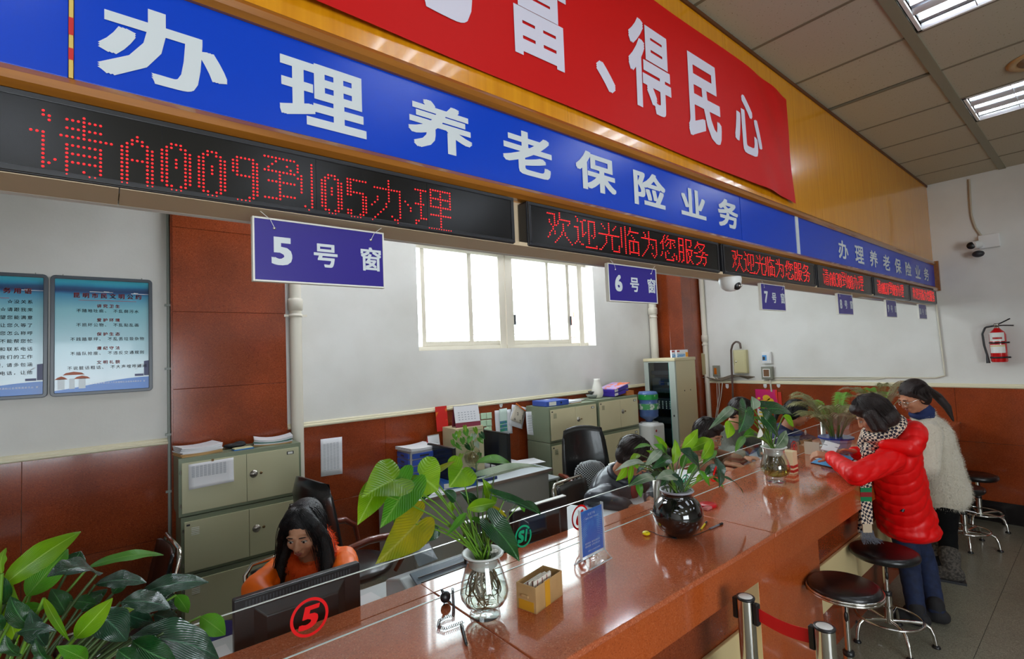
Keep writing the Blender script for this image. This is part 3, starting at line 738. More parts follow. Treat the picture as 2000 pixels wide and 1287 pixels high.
# ------------------------------------------------------------------ service counter
ct = thing('service_counter', 'long red granite service counter running to the end wall', 'counter', (1.6, 1.45, 0))
j1 = at(954, 1229, 'z', ZT).x; j2 = at(1465, 1029, 'z', ZT).x
xs = [XL+.6, j1-1.95, j1, j2, j2+1.86, 6.87]
for a, b in zip(xs[:-1], xs[1:]):
    part('top_slab', G().box(a+.0006, b-.0006, YC-.012, YI-.10, ZT-.022, ZT), M_gtop, ct, bevel=.005, seg=3)
    part('inner_ledge', G().box(a+.0006, b-.0006, YI-.0995, YI, ZT-.022, ZT), M_gtop, ct, bevel=.002)
    part('apron', G().box(a+.0006, b-.0006, YC, YC+.02, .808, ZT-.022), M_gapr, ct)
    part('front_panel', G().box(a+.0006, b-.0006, 1.21, 1.235, .0, .808), M_gran, ct)
    part('inner_panel', G().box(a+.0006, b-.0006, YI-.04, YI-.015, 0, ZT-.022), M_gran, ct)
part('cream_band', G().box(XL+.6, 6.868, 1.190, 1.2095, .27, .54), mat('cream_band', (222, 200, 148), .35), ct, bevel=.004)
pa0 = at(1487, 1220, 'y', 1.13).x; pa1 = at(1606, 1170, 'y', 1.13).x
part('pier', G().box(pa0, pa1, 1.13, 1.209, 0, .80), M_gapr, ct, bevel=.003)
part('pier_side', G().box(pa0-.004, pa0, 1.131, 1.209, 0, .80), MATS['cream_band'], ct)
part('core', G().box(XL+.61, 6.86, 1.236, YI-.041, .02, ZT-.03), M_void, ct)
part('soffit_panel', G().box(XL+.61, 6.86, YC+.02, 1.21, .80, .808), M_gapr, ct)

# glass screens on the counter, one pane per window, with their steel posts
M_cglass = thin_glass('screen_glass', (.90, .95, .94), .14)
M_edge = mat('polished_glass_edge', (226, 236, 232), .15, coat=.5)
M_sred = mat('red_sticker', (232, 10, 18), .35); M_sgrn = mat('green_sticker', (0, 160, 110), .35)
def sticker_ring(g, cx, cz, rx, rz, w, y, a0=0, a1=360, n=48):
    vs = []; fs = []
    for k in range(n+1):
        a = math.radians(a0+(a1-a0)*k/n)
        vs += [(cx+rx*math.cos(a), y, cz+rz*math.sin(a)), (cx+(rx-w)*math.cos(a), y, cz+(rz-w)*math.sin(a))]
        if k: fs.append((2*k-2, 2*k-1, 2*k+1, 2*k))
    g.add(vs, fs)
def screen(x0, x1, n, lab, z1=1.166):
    t = thing('glass_screen', lab, 'glass screen', ((x0+x1)/2, YG, ZT), 'glass screens along the counter')
    p = part('pane', G().add([(x0, YG, ZT+.002), (x1, YG, ZT+.002), (x1, YG, z1), (x0, YG, z1)], [(0, 1, 2, 3)]), M_cglass, t)
    part('top_edge', G().box(x0, x1, YG-.003, YG+.003, z1, z1+.0016), M_edge, t)
    part('bottom_edge', G().box(x0, x1, YG-.003, YG+.003, ZT, ZT+.002), M_edge, t)
    y = YG-.001
    fn = lambda u, v: (u, y, v)
    if n:
        cx, cz = n[1], n[2]; g = G(); sticker_ring(g, cx, cz, .058, .058, .009, y)
        put_glyph(g, n[0], cx-.028, cx+.028, cz-.034, cz+.034, lambda u, v: (u+(v-cz)*.25, y-.0002, v), .03)
        part('number_sticker', g, M_sred, t)
    return t
def si_logo(t, cx, cz, r=.046):
    y = YG-.001; g = G()
    sticker_ring(g, cx, cz, r, r, .008, y, 35, 200); sticker_ring(g, cx, cz, r, r, .008, y, 215, 385)
    put_glyph(g, 'S', cx-.030, cx+.004, cz-.024, cz+.026, lambda u, v: (u+(v-cz)*.2, y-.0002, v), .045)
    put_glyph(g, 'I', cx+.010, cx+.020, cz-.024, cz+.026, lambda u, v: (u+(v-cz)*.2, y-.0002, v), .03)
    part('logo_sticker', g, M_sgrn, t)
s5 = screen(-1.0, .93, ('5', .492, 1.078), 'glass screen with the red circled 5')
si_logo(s5, .172, 1.100, .050)
s6 = screen(.935, 2.30, ('6', 1.725, 1.092), 'glass screen behind the cardboard box and blue card, with green emblem')
si_logo(s6, 1.372, 1.097)
s7 = screen(2.34, 3.62, ('7', 2.95, 1.08), 'glass screen behind the black round flowerpot')
si_logo(s7, 2.625, 1.080)
s8 = screen(3.68, 4.72, ('8', 4.165, 1.045), 'glass screen with the red circled 8, beyond the far glass vase')
s9 = screen(4.79, 6.7, None, 'farthest glass screen behind the potted palm')
def gpost(x, lab, h=.19):
    t = thing('screen_post', lab, 'post', (x, YG-.01, ZT), 'steel posts of the glass screens')
    part('flange', G().lathe([(.042, 0), (.042, .003), (.036, .006), (.0001, .007)], 24, (x, YG-.012, ZT)), M_steel, t)
    part('tube', G().lathe([(.019, .006), (.019, h), (.0001, h)], 20, (x, YG-.012, ZT)), M_steel, t)
gpost(2.322, 'steel post hidden beside the black flowerpot', .17)
gpost(3.648, 'steel post standing left of the far glass vase', .205)
gpost(4.755, 'steel post at the end of the pane before the potted palm', .205)

# ------------------------------------------------------------------ things on the counter
M_card = mat('cardboard', (186, 150, 100), .75, noise=(8, (168, 132, 84), (1, 1, 1), .35, .65, 3))
M_tape = mat('brown_tape', (206, 150, 40), .3)
M_paper = mat('white_paper', (232, 232, 236), .7)
def rotbox(c, d, rz, M_=None): return Matrix.Translation(Vector(c)) @ Matrix.Rotation(rz, 4, 'Z')
# open carton with leaflets
A = at(1048, 1200, 'z', ZT); B = at(1015, 1186, 'z', ZT); D = at(1107, 1156, 'z', ZT)
ex = (D-A); ex.z = 0; lx = ex.length; ex.normalize(); ey = Vector((-ex.y, ex.x, 0)); ly = .085; hz = .088; lx = .165
A = A+Vector((0, 0, 0))
def cb(u, v, w): return A+ex*u+ey*v+Vector((0, 0, w))
def cbox_(g, u0, u1, v0, v1, w0, w1, mi=0):
    vs = [cb(*p) for p in ((u0,v0,w0),(u1,v0,w0),(u1,v1,w0),(u0,v1,w0),(u0,v0,w1),(u1,v0,w1),(u1,v1,w1),(u0,v1,w1))]
    g.add(vs, [(0,3,2,1),(4,5,6,7),(0,1,5,4),(1,2,6,5),(2,3,7,6),(3,0,4,7)], mi); return g
t = thing('cardboard_box', 'open cardboard box with yellow tape and leaflets beside the near glass vase', 'box', cb(lx/2, ly/2, 0))
k_ = .003
part('base', cbox_(G(), 0, lx, 0, ly, 0, k_), M_card, t)
for nm, a in (('side', (0, lx, 0, k_)), ('side', (0, lx, ly-k_, ly)), ('end', (0, k_, k_, ly-k_)), ('end', (lx-k_, lx, k_, ly-k_))):
    part(nm+'_panel', cbox_(G(), a[0], a[1], a[2], a[3], 0, hz), M_card, t, bevel=.001)
part('tape', cbox_(cbox_(G(), .055, .085, -.0008, 0, 0.001, hz), .055, .085, -.0008, k_+.0008, hz, hz+.0008), M_tape, t)
part('tape', cbox_(G(), -.0008, 0, .01, ly-.01, .002, .035), M_tape, t)
part('flap', cbox_(G(), -.006, 0, .03, .06, .045, .055), M_card, t, bevel=.002)
for i in range(5):
    g = G(); v0 = .014+.011*i; h = hz+.022-.004*i; sl = .02*(i % 2)
    cbox_(g, .01+sl, .115+sl*.5, v0, v0+.0015, k_, h-.01)
    o = single('leaflet', g, mat('leaflet_paper', (226, 218, 206), .5), ['front', 'second', 'middle', 'fourth', 'rear'][i]+' printed leaflet standing in the open cardboard box', 'leaflet', 'leaflets in the cardboard box')
    for q in range(3):
        gg = G(); cbox_(gg, .03+sl+q*.028, .034+sl+q*.028, v0-.0006, v0-.0001, hz*.5, h-.012); part('stripe', gg, mat('maroon_print', (140, 60, 60), .5), o)

# acrylic stand with blue card
M_acr = thin_glass('acrylic', (.95, .97, .98), .22)
M_acre = mat('acrylic_edge', (236, 240, 244), .1, coat=.6, alpha=.75)
P0 = at(1131, 1083, 'z', ZT+.012); P1 = at(1177, 1060, 'z', ZT+.012)
ea = (P1-P0); ea.z = 0; wa = .158; ea.normalize(); en = Vector((ea.y, -ea.x, 0))
P0 = Vector((1.515, 1.452, 0))
def ac(u, v, w): return P0+ea*u+en*v+Vector((0, 0, ZT+w))
t = thing('card_stand', 'clear acrylic stand holding a blue printed card in front of the glass screen', 'card stand', ac(wa/2, 0, 0))
def pbox(g, f, u0, u1, v0, v1, w0, w1, mi=0):
    vs = [f(*p) for p in ((u0,v0,w0),(u1,v0,w0),(u1,v1,w0),(u0,v1,w0),(u0,v0,w1),(u1,v0,w1),(u1,v1,w1),(u0,v1,w1))]
    return g.add(vs, [(0,3,2,1),(4,5,6,7),(0,1,5,4),(1,2,6,5),(2,3,7,6),(3,0,4,7)], mi)
part('blue_card', pbox(G(), ac, .004, wa-.004, .000, .001, .038, .222), mat('blue_card', (24, 104, 196), .3, noise=(14, (60, 140, 214), (1, 1, 1), .5, .7, 2)), t)
g = G(); g.add([ac(0, .006, .03), ac(wa, .006, .03), ac(wa, .006, .232), ac(0, .006, .232)], [(0, 1, 2, 3)]); g.add([ac(0, -.006, .03), ac(wa, -.006, .03), ac(wa, -.006, .232), ac(0, -.006, .232)], [(3, 2, 1, 0)])
part('clear_sleeve', g, M_acr, t)
g = G(); pbox(g, ac, 0, .002, -.007, .007, .03, .232); pbox(g, ac, wa-.002, wa, -.007, .007, .03, .232); pbox(g, ac, 0, wa, -.007, .007, .0300, .0315)
for s in (-1, 1):
    pbox(g, ac, 0, wa, s*.040-.002, s*.040+.002, 0, .003)
    for u in (0, wa-.002):
        g.add([ac(u, s*.040, .001), ac(u+.002, s*.040, .001), ac(u+.002, s*.005, .032), ac(u, s*.005, .032), ac(u, s*.036, .001), ac(u+.002, s*.036, .001), ac(u+.002, s*.002, .030), ac(u, s*.002, .030)], [(0, 1, 2, 3), (7, 6, 5, 4), (0, 4, 5, 1), (2, 6, 7, 3)])
part('clear_edges', g, M_acre, t)
part('foot_panel', G().add([ac(0, .040, .002), ac(wa, .040, .002), ac(wa, .006, .032), ac(0, .006, .032), ac(0, -.040, .002), ac(wa, -.040, .002), ac(wa, -.006, .032), ac(0, -.006, .032)], [(0, 1, 2, 3), (4, 5, 6, 7)]), M_acr, t)
g = G(); fa = lambda u, v: ac(u, .0016, v)
put_text(g, '欢迎下载', wa/2, .198, .011, fa, align='c', gap=.002)
put_text(g, '"昆明人社通"手机APP', wa/2+.002, .183, .0085, fa, align='c', gap=.001)
put_text(g, '随时随地 查询社保信息', wa/2, .082, .0085, fa, align='c', gap=.0012); put_text(g, '轻松便捷 办理社保业务', wa/2, .070, .0085, fa, align='c', gap=.0012)
put_text(g, '昆明市人力资源和社会保障局', wa/2+.01, .050, .0065, fa, align='c')
for i in range(9):
    for j in range(5):
        for s in (0, 1):
            u = .010+.007*j+(wa-.052)*s; v = .11+.009*i+.003*j*(1-2*s); g.add([fa(u, v), fa(u+.0035, v+.001), fa(u+.0035, v+.002), fa(u, v+.001)], [(0, 1, 2, 3)])
part('card_lettering', g, mat('pale_print', (206, 220, 232), .5), t)

# small things: camera on stalk with coiled cord, pens, yellow tags, red stamp pad, wooden boxes
c = at(870, 1168, 'z', ZT+.018)
t = thing('webcam', 'small black camera lying on the counter with its coiled cord', 'camera', (c.x, c.y, ZT))
part('housing', G().ell((c.x, c.y, ZT+.022), (.020, .016, .020), nu=20, nv=12), M_blackp, t)
part('neck', G().tube([(c.x-.006, c.y, ZT+.036), (c.x-.012, c.y+.006, ZT+.050)], [.006, .004], 10), M_blackp, t)
part('stand', G().tube([(c.x-.016, c.y-.014, ZT+.002), (c.x-.004, c.y, ZT+.012)], .002, 6).tube([(c.x+.016, c.y-.014, ZT+.002), (c.x+.004, c.y, ZT+.012)], .002, 6), M_blackp, t)
a_ = at(876, 1165, 'z', ZT+.01); path = [at(u, v, 'z', ZT+.008) for u, v in ((884, 1150), (886, 1185), (885, 1202), (872, 1204), (858, 1212), (856, 1224), (868, 1228), (890, 1220), (905, 1214))]
def resample(P, n):
    P = [Vector(p) for p in P]; d = [0]
    for a, b in zip(P[:-1], P[1:]): d.append(d[-1]+(b-a).length)
    out = []
    for k in range(n):
        s = d[-1]*k/(n-1); i = max(j for j in range(len(d)) if d[j] <= s+1e-9); i = min(i, len(P)-2)
        out.append(P[i].lerp(P[i+1], (s-d[i])/max(1e-9, d[i+1]-d[i])))
    return out
rp = resample(path, 420)
co = []
for k, p in enumerate(rp):
    tdir = (rp[min(k+1, 419)]-rp[max(k-1, 0)]).normalized(); sd = tdir.cross(Vector((0, 0, 1)))
    a = k*.9; co.append(p+(sd*math.cos(a)+Vector((0, 0, 1))*math.sin(a))*.0045)
part('coiled_cord', G().tube(co, .0009, 4), M_blackp, t)
def pen(a, b, m, lab, name='pen', r=.0045, tip=None):
    a = Vector(a); b = Vector(b); d = (b-a)
    t = thing(name, lab, 'pen', a)
    part('barrel', G().tube([a+d*.12, a+d*.75], r, 10), m, t); part('nib', G().tube([a, a+d*.04, a+d*.12], [.0008, .0018, r*.8], 10), tip or M_blackp, t)
    part('cap', G().tube([a+d*.75, b], r*1.1, 10), tip or M_blackp, t)
    part('clip', G().tube([a+d*.78+Vector((0, 0, r*1.3)), a+d*.97+Vector((0, 0, r*1.3))], .001, 4), M_chrome, t)
z_ = ZT+.005
pen(at(912, 1262, 'z', z_), at(901, 1220, 'z', z_), M_blackp, 'black pen lying in front of the near glass vase')
pen(at(1383, 1034, 'z', z_), at(1411, 1022, 'z', z_), mat('clear_grey_barrel', (120, 120, 126), .2), 'grey pen lying right of the black flowerpot')
pen(at(1367, 1036, 'z', z_), at(1380, 1019, 'z', z_), mat('yellow_barrel', (230, 200, 20), .3), 'yellow pen leaning beside the black flowerpot')
cc = at(1262, 1042, 'z', ZT+.008)
t = thing('smiley_tag', 'yellow smiling tag on a thin cord left of the black flowerpot', 'tag', (cc.x, cc.y, ZT))
part('tag', G().ell((cc.x, cc.y, ZT+.010), (.019, .019, .010), nu=20), mat('yellow_rubber', (238, 214, 10), .35), t)
part('face', G().ell((cc.x-.006, cc.y-.010, ZT+.018), (.002, .002, .002)).ell((cc.x+.004, cc.y-.012, ZT+.017), (.002, .002, .002)), M_blackp, t)
part('cord', G().tube([at(u, v, 'z', ZT+.002) for u, v in ((1254, 1040), (1258, 1036), (1272, 1038), (1290, 1046), (1320, 1052), (1350, 1048), (1372, 1040), (1384, 1034))], .0014, 5), M_blackp, t)
cc = at(1382, 986, 'z', ZT+.006)
t = thing('stamp_pad', 'round red stamp pad behind the black flowerpot', 'stamp pad', (cc.x, cc.y, ZT))
part('pad', G().lathe([(.045, 0), (.047, .004), (.047, .010), (.043, .013), (.0001, .013)], 32, (cc.x, cc.y, ZT)), mat('red_plastic', (214, 26, 40), .3), t)
part('lid', G().cbox((cc.x-.055, cc.y-.03, ZT+.008), (.05, .03, .014)), mat('pink_clear', (214, 130, 130), .2), t, bevel=.003)

# glass vases
M_vg = thin_glass('vase_glass', (.96, .98, .97), .16)
M_water = thin_glass('water', (.95, .96, .92), .05)
M_water2 = thin_glass('greenish_water', (.80, .78, .42), .05)
M_peb = mat('white_pebble', (232, 228, 220), .45)
M_bask = mat('pale_basket', (226, 230, 226), .35, alpha=.8)
M_root = mat('roots', (96, 76, 40), .6)
def sphere_pts(n, r): return [(math.cos(a)*r, math.sin(a)*r) for a in [2*math.pi*k/n for k in range(n)]]
def vase(cx, cy, S, lab, water, zw, rim, dense):
    t = thing('glass_vase', lab, 'vase', (cx, cy, ZT), 'glass vases with water plants on the counter')
    C_ = (cx, cy, ZT)
    out = [(.052, 0), (.055, .006), (.050, .018), (.049, .026), (.070, .045), (.083, .066), (.086, .085), (.081, .115), (.070, .150), (.060, .180), (.058, .195), (.064, .207)]
    inn = [(.061, .207), (.055, .195), (.057, .180), (.067, .150), (.078, .115), (.083, .085), (.080, .066), (.066, .046), (.040, .034), (.0001, .032)]
    part('glass', G().lathe([(.0001, .004)]+[(r*S, z*S) for r, z in out+inn], 48, C_), M_vg, t)
    wv = [(.0001, .0325), (.040, .0345), (.0655, .0465), (.0795, .0665), (.0825, .085), (.0775, .115), (.0665, .150), (.060, .170)]
    wv = [(r*S*.995, z*S) for r, z in wv if z <= zw]+[((.0775 if zw > .1 else .0825)*S*.99, zw*S), (.0001, zw*S)]
    part('water', G().lathe(wv, 40, C_), water, t)
    part('basket', G().lathe([(.0001, .158), (.035, .160), (.050, .172), (.054, .205), (.074, .212), (.076, .217), (.070, .218), (.050, .209), (.047, .18), (.034, .168), (.0001, .166)] if rim else [(.0001, .158), (.035, .160), (.053, .205), (.070, .214), (.052, .209), (.034, .168), (.0001, .166)], 36, C_), M_bask, t) if False else \
    part('basket', G().lathe([(r*S, z*S) for r, z in [(.0001, .158), (.035, .160), (.050, .172), (.054, .205), (.074, .212), (.076, .217), (.070, .218), (.050, .209), (.047, .18), (.034, .168), (.0001, .166)]], 36, C_), M_bask, t)
    R_ = random.Random(int(cx*100))
    g = G()
    for k in range(dense):
        a = R_.uniform(0, 2*math.pi); r0 = R_.uniform(.005, .035)*S; rr = R_.uniform(.03, .075)*S; a2 = a+R_.uniform(-1.2, 1.2); a3 = a2+R_.uniform(-1.5, 1.5)
        zb = R_.uniform(.04, .08)*S
        P = [(cx+r0*math.cos(a), cy+r0*math.sin(a), ZT+.165*S), (cx+(r0+.4*rr)*math.cos(a), cy+(r0+.4*rr)*math.sin(a), ZT+.12*S), (cx+rr*math.cos(a2), cy+rr*math.sin(a2), ZT+zb+.015), (cx+rr*.9*math.cos(a3), cy+rr*.9*math.sin(a3), ZT+zb)]
        # Catmull-ish smoothing
        Q = []
        for q in range(9):
            u = q/8*3; i = min(int(u), 2); f = u-i
            p0 = Vector(P[max(i-1, 0)]); p1 = Vector(P[i]); p2 = Vector(P[i+1]); p3 = Vector(P[min(i+2, 3)])
            Q.append(.5*((2*p1)+(p2-p0)*f+(2*p0-5*p1+4*p2-p3)*f*f+(3*p1-p0-3*p2+p3)*f**3))
        g.tube(Q, [.0022*S]*6+[.0016*S, .0012*S, .0007*S], 5)
    part('roots', g, M_root, t, kind='stuff')
    for k in range(12 if rim else 6):
        a = R_.uniform(-.9, .9)+ (-.5 if rim else 0); r = R_.uniform(.018, .046)*S
        part('pebble', G().ell((cx+r*math.cos(a), cy+r*math.sin(a), ZT+(.206+R_.uniform(0, .012))*S), (R_.uniform(.008, .012), R_.uniform(.007, .010), .006), Matrix.Rotation(R_.uniform(0, 3), 3, 'Z'), 10, 6), M_peb, t)
    return t
VX, VY = 1.008, 1.432
vase_a = vase(VX, VY, .97, 'near glass vase with clear water, roots and white pebbles', M_water, .095, True, 46)
V2X, V2Y = 3.345, 1.445
vase_b = vase(V2X, V2Y, 1.03, 'far glass vase with greenish water beside the steel post', M_water2, .09, False, 60)

# tall paper box behind the far vase
c = at(1543, 935, 'z', ZT)
t = thing('tissue_box', 'narrow cream and red carton standing behind the far glass vase', 'box', (3.60, 1.50, ZT))
M4 = Matrix.Rotation(.1, 4, 'Z')
part('carton', G().cbox((3.63, 1.47, ZT+.075), (.075, .075, .15)), mat('cream_carton', (222, 200, 160), .6), t, bevel=.002)
for z in (.02, .05): part('red_band', G().cbox((3.63, 1.47, ZT+z), (.0765, .0765, .018)), M_tred, t)
# carton, papers and folder beside the woman in red
c = at(1600, 900, 'z', ZT)
P_ = at(1592, 905, 'z', ZT)
t = thing('cardboard_tray', 'small open cardboard tray standing behind the hands of the woman in red', 'box', at(1612, 885, 'z', ZT))
q = at(1608, 888, 'z', ZT)
part('side_panel', G().cbox((q.x-.05, q.y+.06, ZT+.05), (.004, .11, .10)), mat('white_board', (226, 214, 190), .6), t)
part('back_panel', G().cbox((q.x+.03, q.y+.115, ZT+.05), (.16, .004, .10)), M_card, t)
part('bottom_panel', G().cbox((q.x+.03, q.y+.06, ZT+.002), (.16, .11, .003)), M_card, t)
q = at(1622, 905, 'z', ZT+.002)
single('blue_folder', G().add([at(1583, 903, 'z', ZT+.002), at(1640, 916, 'z', ZT+.002), at(1672, 893, 'z', ZT+.002), at(1622, 884, 'z', ZT+.002)]+[at(1583, 903, 'z', ZT+.006), at(1640, 916, 'z', ZT+.006), at(1672, 893, 'z', ZT+.006), at(1622, 884, 'z', ZT+.006)], [(3, 2, 1, 0), (4, 5, 6, 7), (0, 1, 5, 4), (1, 2, 6, 5), (2, 3, 7, 6), (3, 0, 4, 7)]), mat('sky_blue_folder', (70, 160, 220), .35), 'light blue folder lying under the arm of the woman in red', 'folder')
a = [at(u, v, 'z', ZT+.003) for u, v in ((1586, 894), (1598, 898), (1610, 894), (1598, 890))]
single('paper_slip', G().add(a+[p+Vector((0, 0, .001)) for p in a], [(3, 2, 1, 0), (4, 5, 6, 7)]), M_paper, 'small white paper slip lying left of the blue folder', 'paper')
a = [at(u, v, 'z', ZT) for u, v in ((1637, 882), (1668, 882), (1668, 876), (1640, 876))]
t = thing('papers', 'small stack of papers on the counter behind the right hand of the woman in red', 'papers', a[0])
for k in range(3):
    part('sheet_bundle', G().cbox((a[0].x+.07, a[0].y+.02, ZT+.006+.011*k), (.15, .10, .0095), Matrix.Rotation(.1*k, 3, 'Z')), M_tnavy if k == 1 else M_paper, t)

# ------------------------------------------------------------------ bar stools, barrier posts
M_leather = mat('black_leather', (20, 20, 22), .28, coat=.15, bump=(140, .08))
def stool(x, y, h, lab, rim=True, rot=0.0, r=.165, lever=True):
    t = thing('bar_stool', lab, 'stool', (x, y, 0), 'black round stools in front of the counter')
    part('seat', G().lathe([(.0001, h-.05), (r*.9, h-.05), (r*.985, h-.035), (r, h-.022), (r*.97, h-.008), (r*.85, h), (.0001, h-.004)], 44, (x, y, 0)), M_leather, t)
    if rim:
        for zz in (h-.030, h-.043): part('chrome_rim', G().tube([(x+(r+.003)*math.cos(a), y+(r+.003)*math.sin(a), zz) for a in [2*math.pi*k/44 for k in range(44)]], .0062, 8, closed=True), M_chrome, t)
    part('gas_lift', G().tube([(x, y, h-.05), (x, y, .27)], .014, 16), M_chrome, t)
    part('collar', G().lathe([(.024, .268), (.026, .272), (.026, .29), (.018, .295)], 20, (x, y, 0)), M_blackp, t)
    part('column', G().tube([(x, y, .29), (x, y, .10)], .024, 20), M_chrome, t)
    if lever:
        d = Vector((-.45, -.15, 0)).normalized(); p = Vector((x, y, h-.055))
        l = part('lever', G().tube([p+d*.02, p+d*.07-Vector((0, 0, .01)), p+d*.09-Vector((0, 0, .05))], .004, 8), M_blackp, t)
        part('lever_paddle', G().ell(p+d*.095-Vector((0, 0, .072)), (.012, .009, .026)), M_blackp, l)
    R = .172; z = .135
    part('foot_ring', G().tube([(x+R*math.cos(a), y+R*math.sin(a), z) for a in [2*math.pi*k/48 for k in range(48)]], .008, 8, closed=True), M_chrome, t)
    for k in range(5):
        a = rot+2*math.pi*k/5; c_, s_ = math.cos(a), math.sin(a)
        l = part('leg', G().tube([(x+.015*c_, y+.015*s_, .115), (x+.10*c_, y+.10*s_, .128), (x+.17*c_, y+.17*s_, .132), (x+.200*c_, y+.200*s_, .112), (x+.215*c_, y+.215*s_, .07), (x+.222*c_, y+.222*s_, .014)], .0105, 10), M_chrome, t)
        part('glide', G().lathe([(.020, 0), (.022, .004), (.018, .012), (.010, .018)], 16, (x+.222*c_, y+.222*s_, 0)), M_blackp if True else M_chrome, l)
    return t
stool(2.93, .965, .63, 'bar stool with double chrome rim, nearest the red belt barrier', rot=math.radians(-90))
stool(3.79, 1.01, .55, 'padded black stool with wide seat under the woman in red', rim=False, rot=math.radians(146), r=.185)
stool(5.97, .965, .52, 'stool half hidden behind the legs of the woman in the white sweater', rim=False, rot=.9)
stool(6.66, .955, .50, 'farthest black stool in front of the end wall', rim=False, rot=.5)
def stanchion(p, lab, arms):
    x, y = p.x, p.y; H_ = .90
    t = thing('barrier_post', lab, 'barrier post', (x, y, 0), 'steel belt barrier posts')
    part('pole', G().lathe([(.0315, .01), (.0315, H_-.004)], 32, (x, y, 0), cap0=False, cap1=False), M_chrome, t)
    part('base', G().lathe([(.125, 0), (.125, .008), (.10, .018), (.04, .026), (.033, .03)], 40, (x, y, 0)), M_chrome, t)
    part('top_ring', G().lathe([(.0325, H_-.006), (.034, H_-.002), (.033, H_+.002), (.026, H_+.003)], 32, (x, y, 0), cap0=False, cap1=False), M_blackp, t)
    part('top_disc', G().lathe([(.0265, H_+.001), (.025, H_+.003), (.0001, H_+.0035)], 32, (x, y, 0)), M_white, t)
    for d in arms:
        d = Vector(d).normalized(); s = d.cross(Vector((0, 0, 1)))
        M_ = Matrix((d, s, (0, 0, 1))).transposed()
        part('belt_slot', G().cbox(Vector((x, y, H_-.050))+d*.040, (.018, .026, .078), M_), M_blackp, t, bevel=.003)
    return t
pa = at(1456, 1166, 'z', .90); pb = at(1610, 1224, 'z', .90)
dv = (pb-pa); dv.z = 0; dv.normalize()
stanchion(pa, 'left steel barrier post with red belt leaving to the right', [dv, -dv])
stanchion(pb, 'right steel barrier post where the red belt ends', [-dv])
g = G(); q0 = Vector((pa.x, pa.y, 0))+dv*.05; q1 = Vector((pb.x, pb.y, 0))-dv*.033
vs = []; n = 16
for k in range(n+1):
    p = q0.lerp(q1, k/n); sag = -.012*math.sin(math.pi*k/n); sd = dv.cross(Vector((0, 0, 1)))*.0012
    for s, z in ((1, .875), (1, .828), (-1, .828), (-1, .875)): vs.append((p.x+sd.x*s, p.y+sd.y*s, z+sag))
fs = [(i*4+j, i*4+(j+1) % 4, i*4+4+(j+1) % 4, i*4+4+j) for i in range(n) for j in range(4)]
single('barrier_belt', g.add(vs, fs), mat('red_belt', (204, 8, 12), .6), 'red belt stretched between the two steel barrier posts', 'belt')
# ------------------------------------------------------------------ office side
M_safe = mat('safe_green_grey', (126, 136, 112), .45)
M_door = mat('safe_door_cream', (196, 194, 160), .4, noise=(1.2, (184, 180, 142), (1, 1, 1), .4, .7, 3))
M_door2 = mat('locker_cream', (222, 212, 174), .4, noise=(1.2, (208, 196, 156), (1, 1, 1), .4, .7, 3))
M_desk = mat('grey_desk', (186, 184, 182), .45); M_desktop = mat('pale_desktop', (206, 214, 218), .3); M_deskedge = mat('desk_edge', (150, 132, 124), .4)
M_beige = mat('beige_metal', (206, 194, 156), .4); M_binder = mat('blue_binder', (56, 86, 176), .4); M_purple = mat('purple_cover', (70, 50, 168), .35)
M_brass = mat('dull_brass', (120, 92, 60), .4, metal=.7)
M_lab = mat('label_white', (232, 232, 226), .5)

def cabinet_unit(t, x0, x1, yf, yb, z0, z1, mb, md, vents=True, dial=True, handle_side=False, paper=False):
    """a two-door steel unit; t is its empty"""
    part('body', G().box(x0, x1, yf, yb, z0, z1), mb, t, bevel=.003)
    xm = x0+.018+(x1-x0-.036)*.52; zb, zt = z0+.022, z1-.030
    for i, (a, b) in enumerate(((x0+.018, xm-.001), (xm+.001, x1-.018))):
        d = part('door', G().box(a, b, yf-.012, yf-.0005, zb, zt), md, t, bevel=.002)
        if i == 0:
            if vents:
                for k in range(5):
                    part('louvre', G().box(a+.038, a+.085, yf-.0145, yf-.012, zt-.048-.011*k, zt-.0435-.011*k), M_lab if md is not M_door2 else M_safe, d, bevel=.001)
                part('badge', G().box(a+.012, a+.032, yf-.0135, yf-.012, zt-.028, zt-.016), M_dark, d)
            for z in (zb+.05, zt-.06): part('hinge', G().tube([(a-.006, yf-.008, z-.012), (a-.006, yf-.008, z+.012)], .004, 6), M_steel, d)
        else:
            cx = a+.045; cz = (zb+zt)/2+.02
            if dial:
                Mx = Matrix.Rotation(math.pi/2, 3, 'X')
                part('lock_dial', G().lathe([(.0001, 0.012), (.013, .012), (.017, .007), (.025, .005), (.027, 0)], 24, (cx, yf-.012, cz), M=Mx), M_steel, d)
                part('keyhole', G().lathe([(.0001, .004), (.008, .004), (.010, 0)], 16, (cx+.048, yf-.012, cz), M=Mx), M_brass, d)
            lx = b-.062
            fr = part('label_holder', G().box(lx-.024, lx+.024, yf-.0145, yf-.012, zt-.045, zt-.022), M_dark, d)
            part('label_card', G().box(lx-.017, lx+.017, yf-.0152, yf-.0145, zt-.041, zt-.026), M_lab, fr)
    if handle_side:
        h = part('side_grip', G().box(x0-.004, x0, (yf+yb)/2-.03, (yf+yb)/2+.03, (z0+z1)/2-.05, (z0+z1)/2+.05), mb, t, bevel=.002)
        part('grip_bar', G().tube([(x0-.006, (yf+yb)/2-.016, (z0+z1)/2-.024), (x0-.014, (yf+yb)/2-.016, (z0+z1)/2+.010), (x0-.014, (yf+yb)/2+.016, (z0+z1)/2+.010), (x0-.006, (yf+yb)/2+.016, (z0+z1)/2-.024)], .004, 6, closed=True), M_steel, h)
ys, yb_ = 3.985, 4.28
